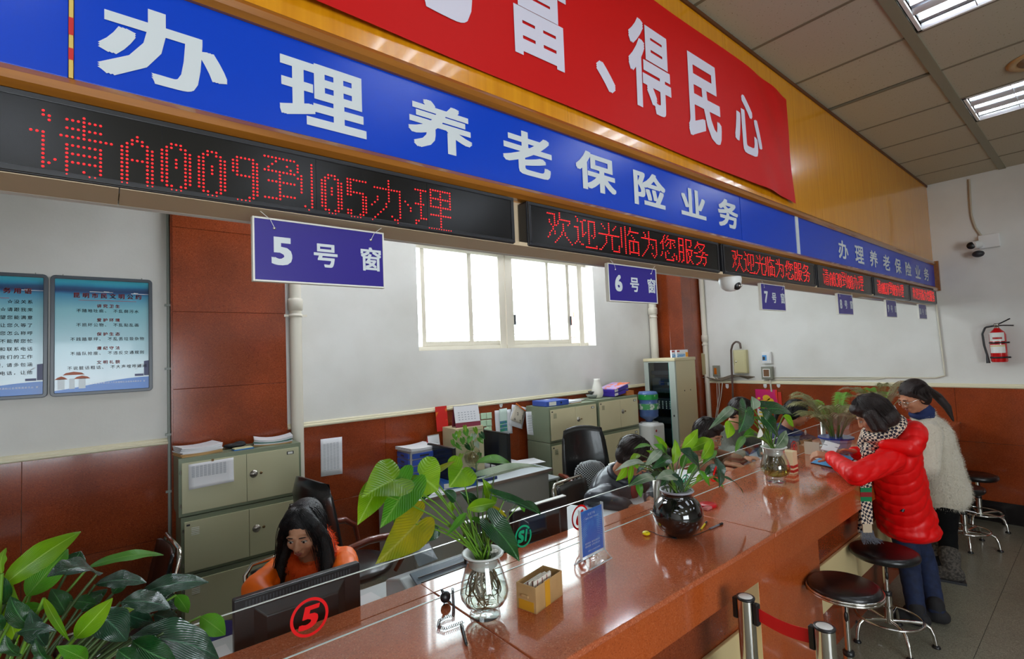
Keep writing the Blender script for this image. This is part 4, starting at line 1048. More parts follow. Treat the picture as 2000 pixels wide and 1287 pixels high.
for i, (z0, z1, lab) in enumerate(((.885, 1.268, 'topmost green-grey safe cabinet in front of the red column, papers taped on it'), (.500, .880, 'middle green-grey safe cabinet of the stack behind the woman in orange'), (.115, .495, 'lowest green-grey safe cabinet of the stack behind the woman in orange'))):
    o = .0 if i == 0 else .012
    t = thing('steel_cabinet', lab, 'cabinet', (.765, ys, z0), 'two-door steel cabinets')
    cabinet_unit(t, .372+o, 1.150+o, ys, yb_, z0, z1, M_safe, M_door, vents=(i > 0))
    if i == 2: part('plinth', G().box(.39, 1.15, ys+.02, yb_, .0, .115), M_safe, t)
    if i == 0:
        part('clip', G().box(.56, .575, ys-.016, ys-.012, 1.225, 1.24), M_brass, t)
# taped printed sheet on the top safe
a = at(368, 907, 'y', ys-.014); b = at(457, 960, 'y', ys-.014)
vs = []; fs = []
for i in range(9):
    for j in range(9):
        u, v = i/8, j/8
        vs.append((a.x+(b.x-a.x)*u, ys-.015-.012*max(0, v-.6)**1.5*3, a.z-.002+.006*u-(.165)*v))
for i in range(8):
    for j in range(8): k = i*9+j; fs.append((k, k+1, k+10, k+9))
o = single('printed_sheet', G().add(vs, fs, 0, True), M_paper, 'white printed sheet hanging on the left door of the topmost safe cabinet', 'paper', solid=.0006)
g = G()
for r in range(11):
    for c_ in range(9): x = a.x+.018+c_*.023; g.add([(x, ys-.0165, a.z-.022-.007*r), (x+.018, ys-.0165, a.z-.022-.007*r), (x+.018, ys-.0165, a.z-.018-.007*r), (x, ys-.0165, a.z-.018-.007*r)], [(0, 1, 2, 3)])
part('printed_rows', g, mat('grey_print', (170, 174, 182), .6), o, kind='stuff')

# papers on top of the safe
def sheet_stack(name, lab, cat, c, d, rz, n, m=M_paper, group=None, curl=0.0):
    t = thing(name, lab, cat, c, group)
    for k in range(n):
        M_ = Matrix.Rotation(rz+rnd.uniform(-.06, .06), 3, 'Z')
        h = d[2]/n
        g = G(); N_ = 6; vs = []
        for zz in (0, 1):
            for i in range(N_+1):
                for j in range(2):
                    u = i/N_-.5; v = j-.5; p = M_ @ Vector((u*d[0], v*d[1], 0)); vs.append((c[0]+p.x, c[1]+p.y, c[2]+h*k+h*.92*zz+curl*u*u*4*(k+1)/n))
        q = 2*(N_+1); fs = []
        for i in range(N_):
            fs += [(2*i, 2*i+1, 2*i+3, 2*i+2)[::1], (q+2*i, q+2*i+2, q+2*i+3, q+2*i+1), (2*i, 2*i+2, q+2*i+2, q+2*i), (2*i+1, q+2*i+1, q+2*i+3, 2*i+3)]
        fs += [(0, q, q+1, 1), (2*N_, 2*N_+1, q+2*N_+1, q+2*N_)]
        part('sheet_bundle', g.add(vs, fs), m if not isinstance(m, list) else m[k % len(m)], t)
    return t
M_kraft = mat('kraft_envelope', (196, 156, 104), .7)
sheet_stack('paper_stack', 'curled white paper stack on brown envelopes at the left end of the safe top', 'papers', (.50, 4.12, 1.2685), (.25, .20, .055), .15, 6, [M_kraft, M_kraft, M_paper, M_paper, M_paper, M_paper], curl=.012)
sheet_stack('paper_stack', 'open magazine and papers at the right end of the safe top', 'papers', (.99, 4.13, 1.2685), (.26, .19, .038), -.2, 5, [M_kraft, M_paper, mat('teal_cover', (60, 120, 110), .5), M_paper, M_paper], curl=.02)
t = thing('black_bag', 'crumpled black pouch between the paper stacks on the safe', 'bag', (.74, 4.16, 1.268))
part('pouch', G().ell((.74, 4.17, 1.285), (.075, .045, .017), nu=20).ell((.77, 4.18, 1.295), (.04, .03, .016)).ell((.70, 4.15, 1.29), (.04, .03, .014)), mat('black_cloth', (26, 26, 28), .7, bump=(40, .6)), t, kind='stuff')
t = thing('notebook', 'slim blue-edged notepad on the safe top in front of the black pouch', 'notebook', (.765, 4.04, 1.268))
part('cover', G().cbox((.765, 4.04, 1.272), (.13, .07, .006), Matrix.Rotation(.1, 3, 'Z')), mat('bright_blue', (40, 120, 200), .4), t)
part('pages', G().cbox((.765, 4.042, 1.279), (.12, .062, .007), Matrix.Rotation(.1, 3, 'Z')), mat('cream_page', (226, 224, 180), .6), t)

# lockers B (two rows) and C (two rows)
yl, ylb = 3.90, 4.27
for (x0, x1, z0, z1, lab, hs) in ((3.675, 4.445, .905, 1.285, 'cream two-door locker carrying the blue binder, hung with papers on its side', False),
                            (3.675, 4.445, .50, .900, 'lower cream locker with side grip, behind the black office chair', True),
                            (3.675, 4.445, .10, .495, 'bottom cream locker of the left stack behind the desk end', False),
                            (4.47, 5.235, .905, 1.295, 'cream two-door locker under the white vase and purple books', False),
                            (4.47, 5.235, .50, .900, 'lower cream locker left of the water dispenser', False),
                            (4.47, 5.235, .10, .495, 'bottom cream locker left of the water dispenser', False)):
    t = thing('steel_cabinet', lab, 'cabinet', ((x0+x1)/2, yl, z0), 'two-door steel cabinets')
    cabinet_unit(t, x0, x1, yl, ylb, z0, z1, M_safe, M_door2, handle_side=hs)
    if z0 < .2: part('plinth', G().box(x0+.01, x1-.01, yl+.02, ylb, 0, .10), M_safe, t)

# on locker B: blue box file, papers, plastic; glass bowl; white vase; purple books
t = thing('box_file', 'blue box file lying on the left locker', 'binder', (3.86, 4.06, 1.286))
Mf = Matrix.Rotation(-.06, 3, 'Z')
part('case', G().cbox((3.86, 4.06, 1.316), (.33, .25, .058), Mf), M_binder, t, bevel=.006)
part('spine_label', G().cbox((3.775, 3.937, 1.316), (.10, .004, .04), Mf), M_lab, t)
part('ring', G().lathe([(.010, 0), (.010, .004), (.005, .004)], 16, (3.90, 3.931, 1.316), M=Matrix.Rotation(math.pi/2, 3, 'X')), M_blackp, t)
part('top_label', G().cbox((3.84, 4.10, 1.346), (.07, .05, .002), Mf), M_lab, t)
sheet_stack('paper_stack', 'thin stack of papers right of the blue box file on the locker', 'papers', (4.15, 4.05, 1.286), (.20, .20, .030), .1, 4, [M_kraft, M_paper, M_paper, M_paper])
t = thing('plastic_bag', 'flattened clear plastic bag lying between papers and glass bowl', 'bag', (4.37, 4.10, 1.286))
part('film', G().ell((4.36, 4.12, 1.297), (.11, .07, .012), nu=24), mat('cloudy_plastic', (206, 200, 192), .3, alpha=.7, bump=(30, .5)), t)
c = at(1158, 772, 'y', 4.10)
t = thing('glass_bowl', 'stacked glass bowl and ashtray beside the white vase', 'bowl', (c.x, 4.1, 1.296))
part('bowl', G().lathe([(.05, 0), (.075, .02), (.085, .045), (.080, .045), (.070, .022), (.0001, .006)], 28, (c.x, 4.1, 1.296)), mat('smoky_glass', (150, 156, 150), .1, alpha=.7, coat=.5), t)
part('ashtray', G().lathe([(.03, .046), (.052, .060), (.060, .085), (.052, .085), (.03, .060), (.0001, .058)], 28, (c.x, 4.1, 1.296)), mat('dark_glass', (60, 62, 60), .1, alpha=.8, coat=.5), t)
c = at(1167, 770, 'y', 4.06); h = .235
t = thing('white_vase', 'slender white vase on the right locker left of the purple books', 'vase', (c.x, 4.06, 1.296))
part('body', G().lathe([(.0001, .002), (.045, 0), (.062, .02), (.072, .055), (.070, .095), (.055, .145), (.042, .185), (.036, .215), (.037, .235), (.032, .235), (.030, .21), (.0001, .205)], 32, (c.x, 4.06, 1.296)), mat('white_ceramic', (230, 226, 216), .3), t)
for k, (nm, lab, m, dz, tl) in enumerate((('thick_book', 'purple box file, lower of the pair right of the white vase', M_purple, .025, .10), ('thick_book', 'purple box file, upper of the pair right of the white vase', M_purple, .075, .14))):
    Mb = Matrix.Rotation(.08, 3, 'Z') @ Matrix.Rotation(-tl, 3, 'Y')
    t = thing(nm, lab, 'binder', (4.96, 4.06, 1.296+dz), 'purple box files on the locker')
    part('cover', G().cbox((4.96, 4.06, 1.296+dz+.018), (.32, .24, .042), Mb), m, t, bevel=.003)
    part('spine_label', G().cbox(Vector((4.96, 4.06, 1.296+dz+.018))+Mb @ Vector((-.11, -.121, 0)), (.07, .003, .030), Mb), M_lab, t)
Mb = Matrix.Rotation(.12, 3, 'Z') @ Matrix.Rotation(-.17, 3, 'Y')
t = thing('magazine', 'colourful magazine lying on the purple box files', 'magazine', (4.98, 4.06, 1.42))
part('cover', G().cbox((4.98, 4.06, 1.422), (.34, .26, .008), Mb), mat('colour_print', (196, 170, 220), .4, noise=(14, (240, 120, 60), (1, 1, 1), .52, .6, 1)), t)
t = thing('brown_carton', 'small brown carton under the right end of the purple box files', 'box', (5.14, 4.02, 1.296))
part('carton', G().cbox((5.135, 4.02, 1.325), (.14, .18, .055)), mat('orange_kraft', (190, 116, 56), .6), t, bevel=.002)

# water dispenser
wx_, wy_ = 5.40, 3.86
t = thing('water_dispenser', 'white water dispenser with blue bottle between locker and equipment rack', 'water dispenser', (wx_, wy_, 0))
part('body', G().cbox((wx_, wy_, .46), (.27, .28, .92)), M_white, t, bevel=.03, seg=4)
part('emblem', G().lathe([(.0001, .001), (.016, .001), (.016, 0)], 20, (wx_-.06, wy_-.141, .84), M=Matrix.Rotation(math.pi/2, 3, 'X')), M_tred, t)
part('socket', G().lathe([(.12, .92), (.11, .935), (.07, .94), (.0001, .94)], 28, (wx_, wy_, 0)), M_white, t)
bt = part('bottle', G().lathe([(.0001, .94), (.045, .94), (.050, .965), (.115, 1.00), (.125, 1.02), (.120, 1.04), (.125, 1.06), (.125, 1.18), (.119, 1.20), (.125, 1.22), (.125, 1.30), (.11, 1.325), (.0001, 1.33)], 32, (wx_, wy_, 0)), mat('blue_bottle', (84, 112, 168), .1, alpha=.85, coat=.4), t)
part('green_label', G().lathe([(.1262, 1.10), (.1262, 1.175)], 32, (wx_, wy_, 0), cap0=False, cap1=False), mat('green_label', (70, 150, 90), .5, noise=(18, (214, 220, 210), (1, 1, 1), .5, .6, 1)), bt)
part('green_label', G().lathe([(.1262, 1.225), (.1262, 1.29)], 32, (wx_, wy_, 0), cap0=False, cap1=False), mat('leaf_label', (20, 140, 60), .5, noise=(18, (190, 210, 160), (1, 1, 1), .6, .68, 1)), bt)

# equipment rack: glass door on the left side, beige side panel
rx0, rx1, ry0, ry1, rz = 5.64, 6.13, 3.60, 4.07, 1.728
M_rack = mat('rack_grey', (170, 178, 168), .4); M_rdark = mat('rack_inside', (34, 40, 44), .5)
M_rglass = thin_glass('smoked_rack_glass', (.42, .48, .48), .18)
t = thing('equipment_rack', 'tall beige equipment rack with smoked glass door in the back corner', 'rack', ((rx0+rx1)/2, (ry0+ry1)/2, 0))
part('side_panel', G().box(rx0+.03, rx1, ry0, ry0+.015, .03, rz-.03), M_beige, t, bevel=.002)
part('far_side_panel', G().box(rx0+.03, rx1, ry1-.015, ry1, .03, rz-.03), M_beige, t)
part('rear_panel', G().box(rx1-.015, rx1, ry0+.015, ry1-.015, .03, rz-.03), M_beige, t)
part('top_cap', G().box(rx0-.01, rx1+.005, ry0-.01, ry1+.005, rz-.03, rz+.012), M_beige, t, bevel=.008)
part('base', G().box(rx0, rx1, ry0+.01, ry1-.01, 0, .03), M_dark, t)
d = part('door_frame', G().box(rx0, rx0+.03, ry0, ry0+.09, .03, rz-.03).box(rx0, rx0+.03, ry1-.07, ry1, .03, rz-.03).box(rx0, rx0+.03, ry0+.09, ry1-.07, .03, .06).box(rx0, rx0+.03, ry0+.09, ry1-.07, rz-.045, rz-.03), M_rack, t, bevel=.002)
part('door_glass', G().add([(rx0+.006, ry0+.09, .06), (rx0+.006, ry1-.07, .06), (rx0+.006, ry1-.07, rz-.045), (rx0+.006, ry0+.09, rz-.045)], [(3, 2, 1, 0)]), M_rglass, d)
part('glass_edge', G().box(rx0-.001, rx0+.007, ry0+.088, ry0+.092, .06, rz-.045), mat('teal_glass_edge', (20, 150, 140), .2), d)
part('door_lock', G().ell((rx0-.004, ry0+.045, 1.0), (.008, .010, .014)), M_dark, d)
part('back_plane', G().box(rx0+.20, rx0+.21, ry0+.02, ry1-.02, .05, rz-.05), M_rdark, t)
for z0, z1, nm in ((1.28, 1.48, 'server'), (1.06, 1.20, 'module_rack'), (.88, .95, 'shelf'), (.62, .80, 'server'), (1.52, 1.57, 'patch_panel')):
    part(nm, G().box(rx0+.08, rx0+.19, ry0+.06, ry1-.06, z0, z1), mat('rack_unit', (74, 86, 94), .5), t, bevel=.003)
part('display_panel', G().box(rx0+.075, rx0+.081, ry0+.22, ry0+.30, 1.38, 1.44), mat('blue_panel', (40, 70, 130), .4), t)
part('drive_bay', G().box(rx0+.075, rx0+.081, ry0+.09, ry0+.17, 1.38, 1.42), mat('pale_panel', (190, 204, 210), .4), t)
g = G()
for c_ in range(5):
    for r in range(5): g.box(rx0+.076, rx0+.08, ry0+.09+.055*c_, ry0+.10+.055*c_, 1.075+.022*r, 1.083+.022*r)
part('indicator_lights', g, mat('led_white', (220, 236, 230), .4, emit=.6), t, kind='stuff')
for s in (.20, .34): part('vent_plug', G().box(rx0+s-.008, rx0+s+.008, ry0-.002, ry0, 1.30, 1.316), M_dark, t)
# leaflet boxes on the rack
for k, (dx, lab) in enumerate(((0.0, 'white, blue and orange printed box on the equipment rack'), (-.05, 'second printed carton peeping out behind the box on the rack'))):
    y = 3.66+.03*k; x0 = 5.80+dx+(-.02 if k else 0); 
    t = thing('printed_box', lab, 'box', (x0+.12, y, rz+.013))
    part('box', G().box(x0, x0+.27, y, y+.02, rz+.013, rz+.113), M_paper, t)
    part('red_logo', G().box(x0+.005, x0+.07, y-.001, y, rz+.085, rz+.105), M_tred, t)
    part('sea_picture', G().box(x0+.01, x0+.20, y-.001, y, rz+.018, rz+.060), mat('sea_print', (90, 150, 210), .5, noise=(20, (190, 216, 236), (.3, 1, 3), .45, .6, 2)), t)
    part('orange_panel', G().box(x0+.21, x0+.269, y-.001, y, rz+.016, rz+.078), mat('orange_print', (240, 160, 20), .5), t)

# boxes, pipes and cables on the end wall
def ex_(u, v, d=0.0): return at(u, v, 'x', XE-d)
def wallbox(nm, lab, ul, vt, ur, vb, d, m, doorm=None, knob=True):
    a = ex_(ul, vt, d); b = ex_(ur, vb, d)
    y0, y1, z0, z1 = b.y, a.y, b.z, a.z
    t = thing(nm, lab, 'electrical box', (XE, (y0+y1)/2, z0))
    part('housing', G().box(XE-d, XE-.001, y0, y1, z0, z1), m, t, bevel=.003)
    dd = part('door', G().box(XE-d-.006, XE-d-.0005, y0+.012, y1-.012, z0+.014, z1-.014), doorm or m, t, bevel=.002)
    if knob: part('lock', G().ell((XE-d-.010, y1-.045, (z0+z1)/2), (.005, .010, .014)), M_chrome if m is not M_safe else M_dark, dd)
    return t, y0, y1, z0, z1
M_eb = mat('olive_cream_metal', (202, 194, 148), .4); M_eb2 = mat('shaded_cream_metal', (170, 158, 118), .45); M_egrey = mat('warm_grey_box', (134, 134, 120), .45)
wallbox('breaker_box', 'drab metal box partly behind the equipment rack', 1356, 690, 1381, 733, .07, M_eb2)
wallbox('breaker_box', 'cream metal box with curved pipe entering its top', 1431, 684, 1459, 729, .07, M_eb)
t, y0, y1, z0, z1 = wallbox('meter_box', 'small grey meter box with orange window beside the rack', 1391, 714, 1404, 735, .05, M_egrey, knob=False)
part('orange_window', G().box(XE-.060, XE-.056, y0+.025, y1-.03, z0+.03, z1-.035), mat('orange_window', (190, 96, 10), .3), t)
t, y0, y1, z0, z1 = wallbox('thermostat', 'white breaker box with blue window above the grey meter box', 1487, 688, 1506, 710, .05, M_white, knob=False)
part('blue_window', G().box(XE-.060, XE-.056, y0+.05, y1-.012, z0+.04, z1-.04), mat('blue_window', (90, 160, 220), .2), t)
part('switch', G().box(XE-.064, XE-.060, y0+.07, y0+.10, z0+.05, z1-.06), M_dark, t)
t, y0, y1, z0, z1 = wallbox('meter_box', 'grey meter box with brown window below the white breaker box', 1486, 716, 1509, 741, .06, M_egrey, knob=False)
part('window_rim', G().box(XE-.070, XE-.066, y0+.025, y1-.025, z0+.03, z1-.03), M_lab, t)
part('brown_window', G().box(XE-.073, XE-.070, y0+.035, y1-.035, z0+.04, z1-.04), mat('brown_window', (120, 84, 56), .3), t)
def wirepath(nm, lab, pts, r, m, d=.02, cat='cable'):
    P = [ex_(u, v, d) for u, v in pts]
    return single(nm, G().tube(resample(P, len(P)*4), r, 8), m, lab, cat)
M_cab = mat('grey_cable', (120, 108, 92), .6); M_lcab = mat('cream_cable', (214, 208, 190), .5); M_bpipe = mat('brown_pipe', (84, 66, 58), .4)
wirepath('cable_pipe', 'brown pipe that loops over the cream metal box and runs down', [(1432, 800), (1431, 760), (1429, 720), (1428, 684), (1431, 672), (1438, 667), (1445, 669), (1447, 681)], .014, M_bpipe, .10, 'pipe')
wirepath('white_conduit', 'white plastic conduit dropping to the floor right of the rack', [(1364, 741), (1381, 743), (1383, 748), (1385, 790), (1389, 830)], .012, M_white, .02, 'pipe')
wirepath('wall_cable', 'cream cable hanging in a curve below the small orange-windowed meter box', [(1392, 737), (1404, 745), (1405, 770), (1400, 800), (1396, 830)], .007, M_lcab, .03)
wirepath('wall_cable', 'second cream cable hanging further right of the first', [(1398, 737), (1411, 748), (1408, 775), (1402, 805), (1399, 835)], .006, M_lcab, .045)
wirepath('wall_cable', 'thin cream cable hanging straight below the meter box', [(1400, 742), (1401, 780), (1403, 830)], .005, M_lcab, .02)
for k in range(5):
    wirepath('cable_bundle', ['topmost', 'second', 'middle', 'fourth', 'lowest'][k]+' grey cable of the bundle running between the metal boxes', [(1362, 735+k), (1380, 738-k*.5), (1396, 740+k*.6), (1412, 738+k), (1430, 732+k*1.2), (1446, 735-k*.4), (1462+k*3, 740-k)], .007, M_cab, .02+.012*k)['group'] = 'grey cables between the metal boxes'
wirepath('surface_conduit', 'upper cream conduit running along the end wall above the rail', [(1508, 737), (1600, 737), (1720, 737), (1842, 738), (1846, 733), (1838, 670), (1829, 596)], .008, M_lcab, .012, 'pipe')
wirepath('surface_conduit', 'lower cream conduit running along the end wall above the rail', [(1508, 741), (1600, 741), (1725, 740), (1728, 738)], .008, M_lcab, .012, 'pipe')
wirepath('box_drop_pipe', 'short cream pipe dropping below the grey meter box', [(1504, 742), (1507, 765)], .012, M_lcab, .03, 'pipe')
wirepath('camera_cable', 'pale cable running from the ceiling down to the wall camera', [(1893, 350), (1895, 390), (1897, 420), (1905, 445), (1916, 460)], .010, mat('shaded_cable', (190, 178, 158), .6), .015)

# adhesive hooks
def hook(u, v, ax, lab):
    c = ex_(u, v) if ax == 'x' else at(u, v, 'y', YB-.021)
    t = thing('wall_hook', lab, 'hook', c, 'white adhesive hooks')
    w, h = .022, .03
    pl = [(-w, h), (w, h), (w, -h*.4), (w*.6, -h*.95), (0, -h*1.15), (-w*.6, -h*.95), (-w, -h*.4)]
    if ax == 'x': part('plate', G().prism(pl, 0, .006, lambda p, q, r: (XE-.022-r, c.y-p, c.z+q)), M_white, t, bevel=.002); part('peg', G().tube([(XE-.028, c.y, c.z-.012), (XE-.045, c.y, c.z-.014), (XE-.045, c.y, c.z-.004)], .003, 6), M_white, t)
    else: part('plate', G().prism(pl, 0, .006, lambda p, q, r: (c.x+p, YB-.022-r, c.z+q)), M_white, t, bevel=.002); part('peg', G().tube([(c.x, YB-.028, c.z-.012), (c.x, YB-.045, c.z-.014), (c.x, YB-.045, c.z-.004)], .003, 6), M_white, t)
hook(1422, 754, 'x', 'white adhesive hook left of the red calendar on the end wall')
hook(1496, 753, 'x', 'white adhesive hook above the middle of the red calendar')
hook(1522, 752, 'x', 'white adhesive hook above the right edge of the red calendar')
hook(978, 790, 'y', 'white adhesive hook above the coloured-card strip on the back wall')

# festive wall calendar on the end wall
a = ex_(1475, 760, .03); b = ex_(1520, 800, .03)
t = thing('wall_calendar', 'pink and red festive calendar hanging on the end wall', 'calendar', (XE-.03, (a.y+b.y)/2, b.z-.25))
part('picture', G().box(XE-.030, XE-.026, b.y, a.y, b.z, a.z), mat('festive_print', (214, 20, 110), .5, noise=(7, (232, 50, 20), (1, 1.2, .5), .45, .55, 1)), t)
g = G()
for dy, dz, r in ((-.05, .11, .045), (.05, .09, .04), (-.09, .06, .03), (.10, .14, .02), (0, .15, .05), (-.02, .05, .05), (.07, .03, .03)):
    cy, cz = (a.y+b.y)/2+dy, b.z+dz; g.add([(XE-.0305, cy+r*math.cos(q), cz+r*.8*math.sin(q)) for q in [2*math.pi*k/12 for k in range(12)]], [tuple(range(12))])
part('gold_shapes', g, mat('gold_print', (240, 190, 40), .5), t, kind='stuff')
part('month_sheet', G().box(XE-.029, XE-.026, b.y+.10, a.y-.01, b.z-.26, b.z-.001), M_paper, t)
g = G()
for r in range(4): g.box(XE-.0298, XE-.0292, b.y+.12, a.y-.03, b.z-.06-.05*r, b.z-.04-.05*r)
part('yellow_rows', g, mat('yellow_print', (236, 206, 60), .5), t, kind='stuff')
single('red_envelope', G().box(XE-.028, XE-.024, b.y-.05, b.y-.005, b.z-.02, a.z-.03), mat('red_paper', (206, 44, 22), .5), 'narrow red paper strip hanging right of the festive calendar', 'paper')

# wall camera and its box
c = ex_(1930, 471, .02)
t = thing('cable_box', 'white square junction box on the end wall by the wall camera', 'electrical box', (XE, c.y, c.z-.07))
part('box', G().box(XE-.05, XE-.001, c.y-.085, c.y+.07, c.z-.07, c.z+.065), M_white, t, bevel=.005)
c = at(1904, 478, 'x', XE-.12)
t = thing('wall_camera', 'black and white security camera on the end wall', 'camera', (XE-.02, c.y-.03, c.z))
part('arm', G().tube([(XE-.01, c.y-.05, c.z), (XE-.08, c.y-.02, c.z)], .014, 10), M_white, t)
part('body', G().tube([(XE-.06, c.y-.02, c.z+.005), (XE-.17, c.y+.02, c.z-.01)], .040, 20), M_white, t, bevel=.004)
part('lens', G().lathe([(.036, 0), (.034, .006), (.0001, .008)], 24, (XE-.172, c.y+.021, c.z-.010), M=Matrix.Rotation(-math.pi/2, 3, 'Y')), M_blackp, t)
c2_ = at(1911, 496, 'x', XE-.10)
t = thing('emergency_lamp', 'small round dark lamp hanging under the security camera', 'lamp', (XE-.02, c2_.y, c2_.z))
part('arm', G().tube([(XE-.005, c2_.y, c2_.z), (XE-.08, c2_.y, c2_.z)], .010, 8), M_white, t)
part('head', G().ell((XE-.11, c2_.y, c2_.z), (.04, .048, .034), nu=20), M_dark, t)

# fire extinguisher on its brackets
c = ex_(1949, 670, .10); ez0 = at(1949, 707, 'x', XE-.10).z; ez1 = at(1946, 633, 'x', XE-.10).z
r = .062; cy = c.y; cx_ = XE-.085
t = thing('fire_extinguisher', 'red fire extinguisher strapped to the end wall', 'fire extinguisher', (cx_, cy, ez0))
H_ = (ez1-ez0)*.90
part('cylinder', G().lathe([(r*.9, 0), (r, .01), (r, H_*.80), (r*.86, H_*.88), (r*.5, H_*.95), (.020, H_)], 32, (cx_, cy, ez0)), mat('extinguisher_red', (204, 14, 20), .2, coat=.5), t)
part('valve', G().lathe([(.018, H_), (.018, H_+.02), (.024, H_+.024), (.020, H_+.045), (.0001, H_+.046)], 16, (cx_, cy, ez0)), M_steel, t)
part('handle', G().tube([(cx_, cy+.02, ez0+H_+.03), (cx_, cy-.03, ez0+H_+.045), (cx_-.01, cy-.10, ez0+H_+.085)], .006, 8), M_blackp, t)
part('handle', G().tube([(cx_, cy+.02, ez0+H_+.022), (cx_, cy-.05, ez0+H_+.022), (cx_-.01, cy-.12, ez0+H_+.016)], .006, 8), M_blackp, t)
part('hose', G().tube(resample([(cx_, cy+.015, ez0+H_+.022), (cx_-.02, cy+.08, ez0+H_+.01), (cx_-.02, cy+.105, ez0+H_-.05), (cx_-.015, cy+.10, ez0+H_*.5), (cx_-.01, cy+.085, ez0+.07)], 24), .009, 8), M_blackp, t)
part('nozzle', G().tube([(cx_-.01, cy+.086, ez0+.075), (cx_-.008, cy+.082, ez0-.01)], [.009, .016], 10), M_blackp, t)
def patch(z0_, z1_, m, nm, r_=r+.0008, a0=120, a1=235):
    vs = []; n = 14
    for k in range(n+1):
        a = math.radians(a0+(a1-a0)*k/n); vs += [(cx_+r_*math.cos(a), cy+r_*math.sin(a), z0_), (cx_+r_*math.cos(a), cy+r_*math.sin(a), z1_)]
    part(nm, G().add(vs, [(2*k, 2*k+2, 2*k+3, 2*k+1) for k in range(n)], 0, True), m, t)
patch(ez0+.09, ez0+.17, M_lab, 'lower_label'); patch(ez0+.205, ez0+.29, M_lab, 'upper_label'); patch(ez0+.225, ez0+.245, M_tred, 'label_print', r+.0015, 150, 215); patch(ez0+.155, ez0+.162, mat('gold_line', (214, 180, 40), .4), 'gold_line', r+.0015)
for z in (ez0+.045, ez0+.19): part('strap', G().lathe([(r+.002, z-.008), (r+.005, z-.008), (r+.005, z+.008), (r+.002, z+.008)], 32, (cx_, cy, 0)).box(cx_+r, XE-.001, cy-.03, cy+.03, z-.008, z+.008).box(cx_-.02, cx_+.02, cy-r-.02, cy-r, z-.008, z+.008), M_blackp, t)

# ------------------------------------------------------------------ far desk with two monitors
dx0, dx1, dy0, dy1 = 1.86, 3.37, 3.56, 4.27
t = thing('office_desk', 'grey office desk with pale top along the back wall', 'desk', ((dx0+dx1)/2, (dy0+dy1)/2, 0))
part('desktop', G().box(dx0, dx1, dy0, dy1, .722, .75), M_desktop, t, bevel=.004)
part('edge_band', G().box(dx0-.003, dx1+.003, dy0-.004, dy0-.0005, .722, .749), M_deskedge, t)
part('modesty_panel', G().box(dx0+.03, dx1-.03, dy0+.03, dy0+.05, .06, .72), M_desk, t)
for x in (dx0+.02, dx1-.04): part('side_panel', G().box(x, x+.02, dy0+.05, dy1-.02, 0, .722), M_desk, t)
t = thing('side_shelf', 'low white shelf at the right end of the far desk', 'shelf', (3.5, 3.86, 0))
part('shelf_board', G().box(3.40, 3.60, 3.70, 4.02, .58, .60), M_desktop, t, bevel=.003)
for (x, y) in ((3.42, 3.72), (3.58, 3.72), (3.42, 4.0), (3.58, 4.0)): part('leg', G().tube([(x, y, 0), (x, y, .58)], .012, 8), M_white, t)
Zd = .75
def monitor(nm, lab, c, w, h, rz, z0, tilt=0.0, back=True, base=True, edge=None, group=None, vents=False):
    """c = foot on desk, screen faces +y before rz"""
    t = thing(nm, lab, 'monitor', (c[0], c[1], z0), group)
    M_ = Matrix.Rotation(rz, 3, 'Z'); T_ = Matrix.Rotation(tilt, 3, 'X')
    def P(p): return Vector((c[0], c[1], z0))+M_ @ Vector(p)
    zc = .09+h/2
    def Q(p): return P(Vector((0, 0, zc))+T_ @ Vector(p))
    def bx(d0, d1, e0, e1, f0, f1):
        g = G(); vs = [Q(p) for p in ((d0,e0,f0),(d1,e0,f0),(d1,e1,f0),(d0,e1,f0),(d0,e0,f1),(d1,e0,f1),(d1,e1,f1),(d0,e1,f1))]
        return g.add(vs, [(0,3,2,1),(4,5,6,7),(0,1,5,4),(1,2,6,5),(2,3,7,6),(3,0,4,7)])
    cs = part('casing', bx(-w/2, w/2, -.022, .010, -h/2, h/2), M_blackp, t, bevel=.006, seg=3)
    part('screen', bx(-w/2+.014, w/2-.014, .0102, .0108, -h/2+.018, h/2-.014), mat('screen_dark', (28, 34, 46), .15), t)
    g = G(); g.add([Q(p) for p in ((-w*.36, -.022, -h*.30), (w*.36, -.022, -h*.30), (w*.36, -.022, h*.36), (-w*.36, -.022, h*.36), (-w*.28, -.045, -h*.22), (w*.28, -.045, -h*.22), (w*.28, -.045, h*.26), (-w*.28, -.045, h*.26))], [(0, 1, 5, 4), (1, 2, 6, 5), (2, 3, 7, 6), (3, 0, 4, 7), (4, 5, 6, 7)])
    part('back_hump', g, M_blackp, t, bevel=.004)
    if vents:
        for k in range(34): part('vent_slot', bx(-w*.42+k*w*.84/34, -w*.42+(k+.45)*w*.84/34, -.0235, -.0222, h*.39, h*.46), M_dark, cs)
    if edge: part('top_edge', bx(-w/2+.004, w/2-.004, -.020, .008, h/2+.0002, h/2+.004), edge, cs)
    if base:
        part('neck', G().tube([P((0, -.01, .006)), P((0, -.03, zc))], .018, 10), M_blackp, t)
        part('foot', G().lathe([(.095, 0), (.095, .006), (.05, .012), (.0001, .013)], 28, P((0, 0, 0)), M=Matrix.Diagonal((1.1, .85, 1)).to_3x3()), M_blackp, t)
    return t
# two black monitors on the far desk, seen from behind, back to the counter
monitor('monitor', 'black monitor on the far desk next to the blue-fronted drawers', (2.30, 3.86, 0), .42, .31, 1.60, Zd-.06, .0, group='black computer monitors')
monitor('monitor', 'black monitor on the far desk right of the trailing pothos', (2.97, 3.94, 0), .42, .33, 1.60, Zd-.05, .0, group='black computer monitors')
